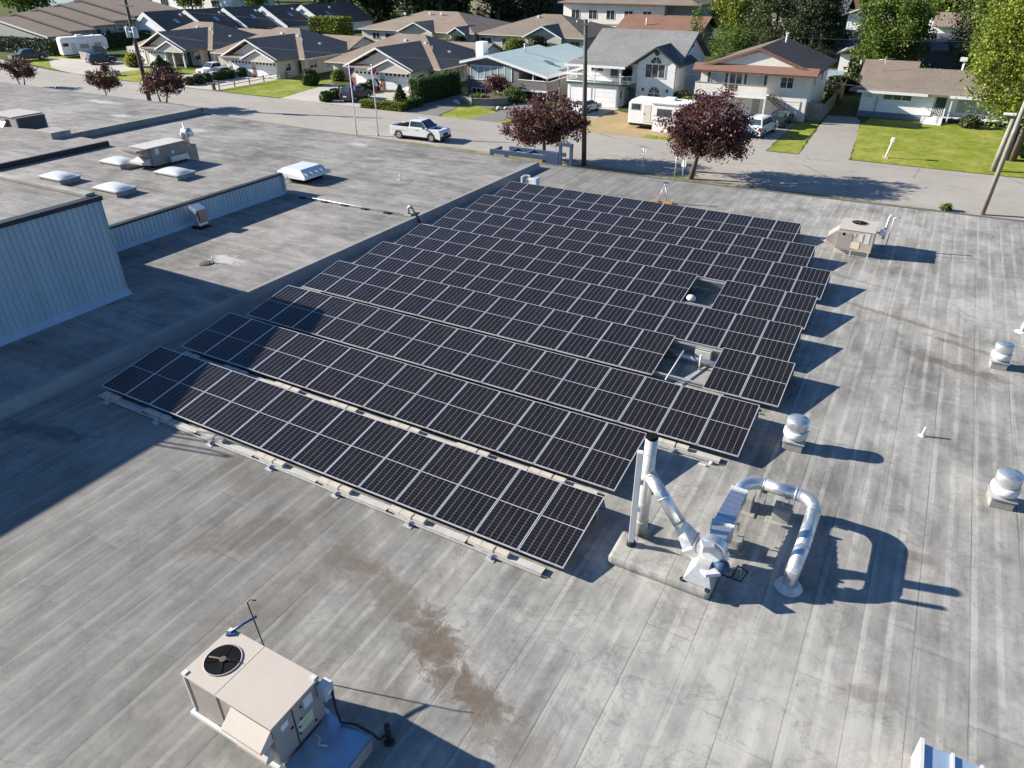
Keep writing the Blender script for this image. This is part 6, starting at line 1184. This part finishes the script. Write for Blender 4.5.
def board_fence(label, pts, h, mat, name='board_fence'):
    T = thing(name, label, 'fence', (pts[0][0], pts[0][1], GZ)); q = MB(); rngl = random.Random(3)
    for (xa, ya), (xb, yb) in zip(pts, pts[1:]):
        L_ = math.hypot(xb-xa, yb-ya); n = int(L_/0.16); a = math.atan2(yb-ya, xb-xa)
        for k in range(n): f = (k+0.5)/n; hh = h+rngl.uniform(-0.04, 0.04); q.obox((xa+(xb-xa)*f, ya+(yb-ya)*f, hh/2), (0.145, 0.025, hh), a)
    gpart(T, 'boards', q, mat)
    for (xa, ya), (xb, yb) in zip(pts, pts[1:]): gpart(T, 'rail', MB().tube([(xa, ya+0.05, h*0.75), (xb, yb+0.05, h*0.75)], 0.05, 4), mat)
board_fence('weathered grey board fence beside the cream balcony house and its dark car', [(-13.0, 88.6), (-10.9, 88.4)], 1.9, m_poleg)
board_fence('long brown board fence running back along the grass lane', [(-10.9, 88.8), (-11.6, 132)], 1.7, m_wood)
board_fence('pale blue grey fence panels behind the cream balcony house', [(-18, 117), (-12.5, 116)], 2.0, M('blue_grey_fence', (0.28, 0.36, 0.44), 0.8))
board_fence('grey board fence behind the two dark parked pickups at the far left', [(-156, 92.4), (-140, 91.6)], 1.8, m_poleg)
board_fence('white side gate and fence panels between the two ranch houses', [(-82.0, 90.5), (-76.2, 90.0)], 1.7, m_white)
board_fence('grey fence panels in front of the large white trailer', [(-140.6, 86.6), (-136.4, 85.4)], 1.5, m_poleg)
T = thing('retaining_wall', 'low curved grey retaining wall around the raised bed of the grey house', 'wall', (-49.5, 80, GZ))
q = MB(); pts = [(-52.8, 80.6), (-50.6, 79.6), (-48.6, 80.2), (-47.2, 82.0), (-46.6, 85.6)]
for (xa, ya), (xb, yb) in zip(pts, pts[1:]): a = math.atan2(yb-ya, xb-xa); q.obox(((xa+xb)/2, (ya+yb)/2, 0.42), (math.hypot(xb-xa, yb-ya)+0.1, 0.28, 0.84), a)
gpart(T, 'wall', q, M('grey_block_wall', (0.20, 0.19, 0.175), 0.9, var=0.25, scale=3, bump=0.4)); q = MB(); q.prism([(-52.7, 80.7), (-50.6, 79.8), (-48.7, 80.4), (-47.4, 82.1), (-46.8, 86), (-52.6, 86)], 0.02, 0.62, 'z'); gpart(T, 'soil', q, M('bed_soil', (0.09, 0.065, 0.045), 0.95))
for k, (x, y, r) in enumerate(((-53.3, 80.0, 0.45), (-52.7, 79.5, 0.35), (-46.2, 78.6, 0.4), (-45.6, 79.3, 0.3))):
    bm_ = MB(); bm_.lathe([(r*0.8, 0), (r, r*0.35), (r*0.7, r*0.8), (r*0.2, r)], (0, 0, 0), 7, smooth=False); o = bpy.data.objects.new('boulder', bm_.mesh('boulder', m_conc)); COL.objects.link(o); o.location = (x, y, GZ); o.rotation_euler = (0.1*k, 0.15, k)
    tag(o, ['largest pale boulder at the left end of the low retaining wall', 'second pale boulder at the left end of the low retaining wall', 'pale boulder on the small lawn right of the retaining wall', 'smallest pale boulder on the small lawn right of the retaining wall'][k], 'boulder', 'pale boulders by the grey house')

# ------------------------------------------------------------------ poles, wires, flags, street bits
def pole(label, foot, h, lean, mat, r=0.17):
    T = thing('utility_pole', label, 'utility pole', (foot[0], foot[1], GZ)); top = (lean[0], lean[1], h)
    part2(T, 'shaft', MB().tube([(0, 0, 0), (lean[0]*0.5, lean[1]*0.5, h/2), top], r, 12, rads=[r*1.15, r, r*0.75]), mat); return T
pL = pole('tall dark wooden utility pole at the left carrying two transformer cans', (-85.3, 59.7), 13.5, (-0.1, 0.2), m_pole, 0.22)
for dx in (-0.62, 0.62):
    q = MB(); q.lathe([(0.27, 7.9), (0.30, 7.95), (0.30, 9.0), (0.27, 9.05), (0.1, 9.12)], (dx, -0.05, 0), 16); tcan = part2(pL, 'transformer', q, M('pale_blue_grey_can', (0.50, 0.56, 0.62), 0.45))
    q = MB(); q.lathe([(0.05, 9.1), (0.07, 9.2), (0.04, 9.4)], (dx, -0.05, 0), 8); part2(tcan, 'bushing', q, m_brick)
part2(pL, 'bracket', MB().box(-0.7, 0.7, -0.28, -0.2, 8.5, 8.62), m_galv_d); part2(pL, 'cross_arm', MB().box(-1.2, 1.2, -0.06, 0.06, 11.2, 11.32), m_pole)
pM = pole('tall thin dark utility pole in the middle, beside the purple tree', (-25.9, 58.7), 11.5, (-0.45, 0.1), m_pole, 0.19)
part2(pM, 'cross_arm', MB().box(-1.25, 0.35, -0.05, 0.05, 11.1, 11.22), m_pole)
for x in (-1.15, -0.1): part2(pM, 'insulator', MB().lathe([(0.05, 11.22), (0.07, 11.3), (0.04, 11.42)], (x, 0, 0), 8), m_galv_d)
pR = pole('leaning grey utility pole at the right edge with a white box near its top', (4.6, 59.2), 11.2, (0.5, 0.3), m_poleg, 0.15)
part2(pR, 'box', MB().box(0.25, 0.5, -0.28, -0.12, 8.0, 8.9), m_whitem)
# street name blade style lamp arm lower down on the far pole
pS = pole('short second pole behind the leaning grey pole, with a white street lamp head', (5.4, 73.2), 4.6, (0.25, 0.1), m_poleg, 0.2)
part2(pS, 'lamp_head', MB().box(-0.55, 0.35, -0.22, 0.02, 4.5, 4.68), m_white, 0.04)
m_wire = M('weathered_wire', (0.16, 0.16, 0.16), 0.6, 0.0)
def wire(label, a, b_, sag, r=0.006):
    q = MB(); n = 20; P = []
    for k in range(n+1): f = k/n; P.append((a[0]+(b_[0]-a[0])*f, a[1]+(b_[1]-a[1])*f, a[2]+(b_[2]-a[2])*f-4*sag*f*(1-f)))
    q.tube(P, r, 4, caps=False); o = single('power_line', q, m_wire, label, 'power line', (a[0], a[1], a[2]), 'overhead lines along the street')
MT = (-26.35, 58.8, GZ+11.4); LT = (-85.4, 59.9, GZ+11.4); RT_ = (5.1, 59.5, GZ+11.1)
wire('overhead line from the middle pole to the left pole, upper wire', LT, MT, 0.9); wire('overhead line from the middle pole to the left pole, lower wire', (LT[0], LT[1], GZ+8.6), (MT[0], MT[1], GZ+8.4), 0.8, 0.007)
wire('overhead line from the middle pole to the leaning right pole, upper wire', MT, RT_, 0.5); wire('overhead line from the middle pole to the leaning right pole, lower wire', (MT[0], MT[1], GZ+8.4), (RT_[0], RT_[1], GZ+8.2), 0.5, 0.007)
wire('service wire from the middle pole to the white two storey house', (MT[0], MT[1], GZ+8.3), (-28.5, 88.0, GZ+5.2), 0.6); wire('service wire from the leaning right pole to the cream balcony house', (RT_[0], RT_[1], GZ+8.0), (-12.7, 88, GZ+4.6), 0.6); wire('service wire from the left pole to the house behind it', (LT[0], LT[1], GZ+8.4), (-113, 88.5, GZ+3), 0.5)
def flag(label, foot, seed, cols_):
    T = thing('flagpole', label, 'flagpole', (foot[0], foot[1], GZ), 0, 'white flagpoles by the street')
    part2(T, 'pole', MB().tube([(0, 0, 0), (0, 0, 6.7)], 0.06, 10, rads=[0.075, 0.045]), m_white); part2(T, 'finial', MB().lathe([(0.02, 6.7), (0.07, 6.77), (0.02, 6.85)], (0, 0, 0), 8), m_galv)
    q = MB(); n = 9; rngl = random.Random(seed)
    for s_ in (0, 1):
        for k in range(n):
            z1 = 6.5-k*0.24; z0 = z1-0.24; w1 = 0.16+0.10*math.sin(k*0.8+seed); w0 = 0.16+0.10*math.sin((k+1)*0.8+seed); y1 = 0.07*math.sin(k*1.3); y0 = 0.07*math.sin((k+1)*1.3); e = 0.02*s_
            mi = 0 if k < 3 or k > 6 else 1
            q.quad((0.05, e, z0), (0.05+w0*2, y0+e, z0+0.02), (0.05+w1*2, y1+e, z1+0.02), (0.05, e, z1), mi=mi)
    part2(T, 'flag', q, cols_)
m_fr = M('red_flag_cloth', (0.45, 0.03, 0.04), 0.8); m_fw = M('white_flag_cloth', (0.7, 0.68, 0.68), 0.8); m_fb = M('navy_flag_cloth', (0.03, 0.04, 0.16), 0.8)
flag('left one of the two white flagpoles, with a drooping dark red and navy flag', (-52.1, 59.3), 1, [m_fb, m_fr]); flag('right one of the two white flagpoles, with a drooping red and white flag', (-49.8, 60.0), 2, [m_fr, m_fw])
T = thing('fire_hydrant', 'red fire hydrant on the grass by the roof edge at the far left', 'fire hydrant', (-107.0, 61.2, GZ)); m_hyd = M('red_hydrant_paint', (0.30, 0.045, 0.035), 0.5)
part2(T, 'barrel', MB().lathe([(0.22, 0), (0.22, 0.06), (0.14, 0.08), (0.14, 0.65), (0.18, 0.67), (0.17, 0.74), (0.10, 0.86), (0.03, 0.92)], (0, 0, 0), 14), m_hyd)
for s_ in (-1, 1): part2(T, 'outlet', MB().tube([(0.12*s_, 0, 0.52), (0.25*s_, 0, 0.52)], 0.07, 10), m_hyd)
def sign(label, foot, h, w, ph, mat, cat='sign'):
    T = thing('sign_post', label, cat, (foot[0], foot[1], GZ)); part2(T, 'post', MB().tube([(0, 0, 0), (0, 0, h)], 0.04, 8), m_galv_d); part2(T, 'panel', MB().box(-w/2, w/2, -0.02, 0.02, h-ph, h), mat)
sign('small white sign on a thin post left of the large purple tree', (-20.4, 58.4), 2.1, 0.42, 0.55, m_white); sign('white sign on a thin post at the foot of the large purple tree', (-16.75, 57.9), 1.75, 0.4, 0.6, m_white); sign('thin bare post beside the white sign under the large purple tree', (-17.4, 57.9), 2.3, 0.10, 0.2, m_galv_d, 'post')
T = thing('mailbox', 'white mailbox on a leaning white post in front of the white bungalow', 'mailbox', (-3.0, 74.0, GZ)); part2(T, 'post', MB().tube([(0, 0, 0), (0.25, 0.05, 1.5)], 0.07, 8), m_white); q = MB(); q.box(0.1, 0.42, -0.22, 0.22, 1.42, 1.78); part2(T, 'box', q, m_white, 0.05); part2(T, 'base', MB().box(-0.25, 0.25, -0.2, 0.2, 0, 0.1), m_conc)
T = thing('utility_cabinet', 'low dark marker post at the driveway corner by the rail fence', 'marker post', (-89.6, 73.2, GZ)); part2(T, 'box', MB().box(-0.18, 0.18, -0.18, 0.18, 0, 0.8), m_pole, 0.03); part2(T, 'cap', MB().box(-0.2, 0.2, -0.2, 0.2, 0.8, 0.86), m_black)
T = thing('water_meter_box', 'low grey box on the lawn beside the left utility pole', 'utility box', (-116.0, 76.4, GZ)); part2(T, 'box', MB().box(-0.6, 0.6, -0.45, 0.45, 0, 0.7), m_galv_d, 0.05); part2(T, 'lid', MB().box(-0.64, 0.64, -0.49, 0.49, 0.7, 0.76), m_whitem)
# blue metal frame at the building entrance
T = thing('entrance_frame', 'blue painted metal entrance canopy frame beyond the roof edge at the end of the upstand', 'entrance canopy', (-23.5, 45, GZ)); m_bf = M('slate_blue_paint', (0.05, 0.085, 0.15), 0.5)
for x, y in ((-21.35, 44.4), (-20.55, 44.4)): gpart(T, 'post', MB().box(x-0.09, x+0.09, y-0.09, y+0.09, 0, 4.95), m_bf)
gpart(T, 'lintel', MB().box(-21.45, -20.45, 44.28, 44.52, 4.952, 5.15), m_bf); gpart(T, 'panel', MB().box(-22.4, -21.46, 44.3, 44.5, 3.2, 4.45), m_bf)
q = MB(); q.box(-27.2, -22.41, 44.9, 45.12, 3.75, 4.02); gpart(T, 'beam', q, m_bf); q = MB(); q.box(-26.4, -21.9, 46.3, 46.5, 3.75, 4.0); gpart(T, 'beam', q, m_bf)
for k in range(4): gpart(T, 'rafter', MB().box(-27.1+k*1.3, -26.95+k*1.3, 45.13, 46.29, 3.78, 3.98), m_bf)
for x in (-27.1, -25.9): gpart(T, 'post', MB().box(x-0.1, x+0.1, 44.9, 45.1, 0, 3.748), m_bf)

# ------------------------------------------------------------------ vehicles (x forward, local coordinates)
m_tyre = M('tyre_rubber', (0.016, 0.016, 0.017), 0.8); m_rim = M('alloy_rim', (0.45, 0.46, 0.47), 0.35, 0.7); m_lamp = M('headlamp_glass', (0.7, 0.72, 0.74), 0.1); m_tail = M('tail_lamp_red', (0.30, 0.01, 0.01), 0.2); m_plate = M('plate_white', (0.7, 0.7, 0.68), 0.5)
def paint(name, c): return M(name, c, 0.22, 0.05, 0.6, 0.03, 1)
def vehicle(name, label, cat, loc, rz, pt, L_, W_, top, cab, wheels, wr, bed=None, roofrack=False, group=None):
    """top: list of (x, z) along the shoulder from front to rear; cab: (xb0, xb1, xt0, xt1, zb, zr)"""
    T = thing(name, label, cat, (loc[0], loc[1], GZ+0.012), rz, group); w = W_/2; zb0 = wr*0.62; prof = [(-L_/2+0.05, zb0)]
    for xw in sorted(wheels):
        r = wr*1.18; prof += [(xw+r*math.cos(PI-PI*k/10), max(zb0, wr+r*math.sin(PI-PI*k/10)-0.02)) for k in range(11)]
    prof += [(L_/2-0.05, zb0)]+top
    q = MB(); q.prism(prof, -w, w, 'y'); body = part2(T, 'body', q, pt, 0.035)
    q = MB(); q.box(-L_/2+0.25, L_/2-0.25, -w+0.22, w-0.22, zb0-0.05, top[0][1]-0.12); part2(T, 'underbody', q, m_black)
    xb0, xb1, xt0, xt1, zb, zr = cab; wt = w*0.80; wb = w*0.955
    q = MB(); q.rect_duct([[(xb0, -wb, zb-0.03), (xb1, -wb, zb-0.03), (xb1, wb, zb-0.03), (xb0, wb, zb-0.03)], [(xt0, -wt, zr), (xt1, -wt, zr), (xt1, wt, zr), (xt0, wt, zr)]]); part2(T, 'cab', q, pt, 0.05)
    def lerp3(a, b_, f): return tuple(a[i]+(b_[i]-a[i])*f for i in range(3))
    def glass(nm, A, B, C_, D, f0=0.16, f1=0.88, s0=0.05, s1=0.95, out=(0, 0, 0)):
        def pnt(s_, f): return tuple(lerp3(lerp3(A, B, s_), lerp3(D, C_, s_), f)[i]+out[i] for i in range(3))
        q = MB(); P = [pnt(s0, f0), pnt(s1, f0), pnt(s1, f1), pnt(s0, f1)]; n = (Vector(P[1])-Vector(P[0])).cross(Vector(P[3])-Vector(P[0])).normalized()*0.012
        q.rect_duct([P, [tuple(Vector(p)-n) for p in P]]); part2(T, nm, q, m_glass)
    e = 0.012
    for s_ in (-1, 1):
        A, B, C_, D = (xb0, s_*wb, zb), (xb1, s_*wb, zb), (xt1, s_*wt, zr), (xt0, s_*wt, zr); n = 3 if xb1-xb0 > 2.9 else 2
        for k in range(n): glass('side_window', A, B, C_, D, 0.14, 0.86, 0.05+0.9*k/n+0.012, 0.05+0.9*(k+1)/n-0.012, (0, s_*e, 0.004))
        q = MB(); q.box(xb1-0.45, xb1-0.25, s_*(w+0.02)-0.0 if s_ > 0 else -w-0.2, s_*(w+0.02)+0.18 if s_ > 0 else -w-0.02, zb+0.0, zb+0.16); part2(T, 'wing_mirror', q, m_black, 0.02)
        for x in ((xb0+xb1)/2+0.15, xb1-0.75): q = MB(); q.box(x-0.45, x-0.27, s_*w-0.012, s_*w+0.012, zb-0.22, zb-0.18); part2(T, 'door_handle', q, m_black)
        q = MB(); q.box(L_/2-0.16, L_/2-0.0, s_*w*0.62-0.2, s_*w*0.62+0.2, top[0][1]-0.02, top[0][1]+0.16); part2(T, 'headlight', q, m_lamp, 0.02)
        q = MB(); q.box(-L_/2-0.015, -L_/2+0.08, s_*w*0.80-0.12, s_*w*0.80+0.12, zb-0.36, zb-0.06); part2(T, 'tail_light', q, m_tail, 0.015)
    glass('windscreen', (xb1, -wb, zb), (xb1, wb, zb), (xt1, wt, zr), (xt1, -wt, zr), 0.08, 0.94, 0.06, 0.94, (e, 0, 0.006)); glass('rear_window', (xb0, -wb, zb), (xb0, wb, zb), (xt0, wt, zr), (xt0, -wt, zr), 0.2, 0.9, 0.1, 0.9, (-e, 0, 0.006))
    q = MB(); q.box(L_/2-0.06, L_/2+0.02, -w*0.42, w*0.42, top[0][1]-0.12, top[0][1]+0.16); part2(T, 'grille', q, m_black, 0.015)
    q = MB(); q.box(L_/2-0.1, L_/2+0.07, -w*0.96, w*0.96, zb0+0.02, top[0][1]-0.16); part2(T, 'front_bumper', q, m_black if bed else pt, 0.04); q = MB(); q.box(-L_/2-0.07, -L_/2+0.1, -w*0.96, w*0.96, zb0+0.06, zb0+0.30); part2(T, 'rear_bumper', q, m_rim if bed else pt, 0.03)
    q = MB(); q.box(-L_/2-0.012, -L_/2+0.04, -0.26, 0.26, zb-0.45, zb-0.32); part2(T, 'number_plate', q, m_plate)
    for xw in wheels:
        for s_ in (-1, 1):
            q = MB(); q.tube([(xw, s_*(w-0.02), wr), (xw, s_*(w-0.26), wr)], wr, 20); wl_ = part2(T, 'wheel', q, m_tyre, 0.02); q = MB(); q.tube([(xw, s_*(w-0.012), wr), (xw, s_*(w-0.06), wr)], wr*0.62, 14); rm = part2(T, 'rim', q, m_rim); rm.parent = wl_
    if bed:
        x0, x1, zf, zt = bed
        for s_ in (-1, 1): q = MB(); q.box(x0, x1, s_*w-(0.09 if s_ > 0 else 0), s_*w+(0.09 if s_ < 0 else 0), zf-0.1, zt); part2(T, 'bed_side', q, pt, 0.025)
        q = MB(); q.box(x0, x0+0.08, -w+0.095, w-0.095, zf-0.1, zt-0.02); part2(T, 'tailgate', q, pt, 0.02); q = MB(); q.box(x0+0.085, x1-0.02, -w+0.095, w-0.095, zf, zf+0.02); part2(T, 'bed_floor', q, m_black)
    if roofrack:
        for s_ in (-1, 1): q = MB(); q.tube([(xt0+0.1, s_*wt*0.9, zr+0.07), (xt1-0.1, s_*wt*0.9, zr+0.07)], 0.025, 6); part2(T, 'roof_rail', q, m_black)
    return T
SUVT = [(2.32, 0.62), (2.30, 0.86), (2.12, 0.98), (1.15, 1.08), (-2.28, 1.10), (-2.35, 0.7)]
SEDT = [(2.34, 0.52), (2.30, 0.70), (2.0, 0.82), (1.0, 0.92), (-1.9, 0.98), (-2.34, 0.92), (-2.38, 0.6)]
PICT = [(3.05, 0.72), (3.03, 1.0), (2.85, 1.13), (1.45, 1.22), (-0.75, 1.24), (-0.76, 0.92), (-2.98, 0.90), (-3.05, 0.7)]
white_p, dark_p, blue_p, silver_p, black_p = paint('white_car_paint', (0.76, 0.77, 0.78)), paint('charcoal_car_paint', (0.035, 0.045, 0.055)), paint('blue_black_car_paint', (0.02, 0.025, 0.045)), paint('silver_car_paint', (0.42, 0.45, 0.47)), paint('green_black_car_paint', (0.022, 0.03, 0.028))
PC = (-0.72, 1.55, -0.55, 0.72, 1.22, 1.90)
T = vehicle('pickup_truck', 'white crew cab pickup driving along the street behind the roof edge', 'pickup truck', (-45.1, 60.9), 0.03, white_p, 6.1, 2.0, PICT, PC, (1.95, -1.95), 0.42, (-3.0, -0.76, 0.92, 1.26))
part2(T, 'tool_box', MB().box(-2.1, -0.9, -0.7, 0.7, 0.95, 1.34), m_dark, 0.03); part2(T, 'bonnet_scoop', MB().box(1.75, 2.4, -0.35, 0.35, 1.17, 1.22), m_black, 0.02)
vehicle('pickup_truck', 'white pickup parked nose out beside the clipped ball shrubs', 'pickup truck', (-101.6, 84.0), R(-96), white_p, 5.7, 1.95, [(2.85, 0.72), (2.83, 1.0), (2.65, 1.1), (1.45, 1.18), (-0.75, 1.2), (-0.76, 0.92), (-2.8, 0.90), (-2.85, 0.7)], PC, (1.85, -1.75), 0.4, (-2.82, -0.76, 0.92, 1.22))
vehicle('pickup_truck', 'dark pickup at the far left edge, parked beside the large white trailer', 'pickup truck', (-149.2, 82.0), R(-102), dark_p, 6.1, 2.0, PICT, PC, (1.95, -1.95), 0.42, (-3.0, -0.76, 0.92, 1.26))
SC = (-2.2, 1.15, -1.95, 0.35, 1.08, 1.76)
vehicle('suv', 'dark suv in the pink concrete driveway right of the large white trailer', 'car', (-132.0, 85.0), R(75), dark_p, 4.7, 1.88, SUVT, SC, (1.42, -1.38), 0.36, roofrack=True)
vehicle('sedan', 'silver car in the driveway beside the white pickup with the ball shrubs', 'car', (-99.0, 82.6), R(-92), silver_p, 4.7, 1.8, SEDT, (-1.75, 1.05, -1.0, 0.25, 0.93, 1.42), (1.42, -1.38), 0.32)
vehicle('suv', 'blue black suv parked beside the row of shrubs near the flagpoles', 'car', (-66.3, 76.2), R(93), blue_p, 4.7, 1.88, SUVT, SC, (1.42, -1.38), 0.36)
vehicle('sedan', 'dark car in the shade under the deck of the grey house', 'car', (-45.9, 88.6), R(-90), blue_p, 4.6, 1.8, SEDT, (-1.75, 1.05, -1.0, 0.25, 0.93, 1.42), (1.42, -1.38), 0.32)
vehicle('sedan', 'white sedan parked in front of the garage doors of the white two storey house', 'car', (-36.3, 82.0), R(84), white_p, 4.75, 1.82, SEDT, (-1.75, 1.05, -1.0, 0.25, 0.93, 1.42), (1.42, -1.38), 0.33)
vehicle('suv', 'white suv with a canopy back parked below the cream balcony house, rear to the street', 'car', (-15.3, 79.2), R(82), white_p, 5.0, 1.88, [(2.47, 0.62), (2.45, 0.9), (2.25, 1.0), (1.15, 1.1), (-2.4, 1.12), (-2.5, 0.7)], (-2.35, 1.15, -2.15, 0.4, 1.1, 1.82), (1.5, -1.45), 0.37, roofrack=True)
vehicle('sedan', 'black car in front of the garage of the cream balcony house', 'car', (-14.5, 84.9), R(88), black_p, 4.6, 1.8, SEDT, (-1.75, 1.05, -1.0, 0.25, 0.93, 1.42), (1.42, -1.38), 0.33)
def trailer(label, loc, rz, L_, h, steps=False, over=0.0):
    T = thing('travel_trailer', label, 'camper trailer', (loc[0], loc[1], GZ), rz); w = 1.22
    q = MB(); q.prism([(-L_/2, 0.55), (L_/2-over, 0.55), (L_/2, 0.95+over*0.3), (L_/2, h-0.55), (L_/2-0.5, h), (-L_/2+0.35, h), (-L_/2, h-0.35)], -w, w, 'y'); part2(T, 'body', q, m_white, 0.07)
    def panel(nm, x0, x1, z0, z1, mt, s_=-1, d=0.02): q = MB(); q.box(x0, x1, *( (-w-d, -w-0.004) if s_ < 0 else (w+0.004, w+d)), z0, z1); return part2(T, nm, q, mt)
    for x0, x1, z0, z1 in ((-L_/2+0.35, -L_/2+1.3, 1.95, 2.5), (-L_/2+3.2, -L_/2+4.7, 1.5, 2.2), (L_/2-2.4, L_/2-1.2, 1.5, 2.3)): f = panel('window', x0-0.06, x1+0.06, z0-0.06, z1+0.06, m_galv_d); p_ = panel('pane', x0, x1, z0, z1, m_glass, -1, 0.03); p_.parent = f
    for x0, x1, z0, z1 in ((-L_/2+1.7, -L_/2+2.5, 0.7, 2.5),): f = panel('door', x0, x1, z0, z1, m_cream); p_ = panel('handle', x0+0.06, x0+0.12, 1.5, 1.65, m_black, -1, 0.05); p_.parent = f
    panel('stripe', -L_/2+2.7, L_/2-0.4, 0.95, 1.1, m_galv_d); panel('awning', -L_/2+2.6, L_/2-1.4, h-0.3, h-0.2, m_galv_d, -1, 0.1)
    q = MB(); q.box(-0.9, 0.2, -0.4, 0.4, h+0.002, h+0.28); part2(T, 'roof_unit', q, m_white, 0.06); q = MB(); q.box(L_/2-2.2, L_/2-1.7, -0.25, 0.25, h+0.002, h+0.14); part2(T, 'roof_vent', q, m_white, 0.03)
    for xw in (-0.5, 0.4):
        for s_ in (-1, 1): q = MB(); q.tube([(xw, s_*(w-0.02), 0.36), (xw, s_*(w-0.26), 0.36)], 0.36, 18); part2(T, 'wheel', q, m_tyre)
    q = MB(); q.box(-L_/2+0.1, L_/2-0.2-over, -w+0.15, w-0.15, 0.32, 0.548); part2(T, 'chassis', q, m_black); q = MB(); q.tube([(L_/2-0.3, -0.7, 0.45), (L_/2+1.0, 0, 0.45), (L_/2-0.3, 0.7, 0.45)], 0.05, 6); part2(T, 'hitch', q, m_black)
    if steps: q = MB(); q.box(-L_/2+2.9, -L_/2+4.6, -w-0.35, -w-0.2, 0.02, 0.65); part2(T, 'storage_bin', q, m_white)
    return T
trailer('white camper trailer on straw coloured gravel, half behind the large purple tree', (-24.0, 76.8), -0.02, 9.0, 2.95, True)
trailer('large white trailer parked beside the dark hedge at the far left', (-145.8, 91.0), R(72), 8.2, 3.5, False, 1.2)
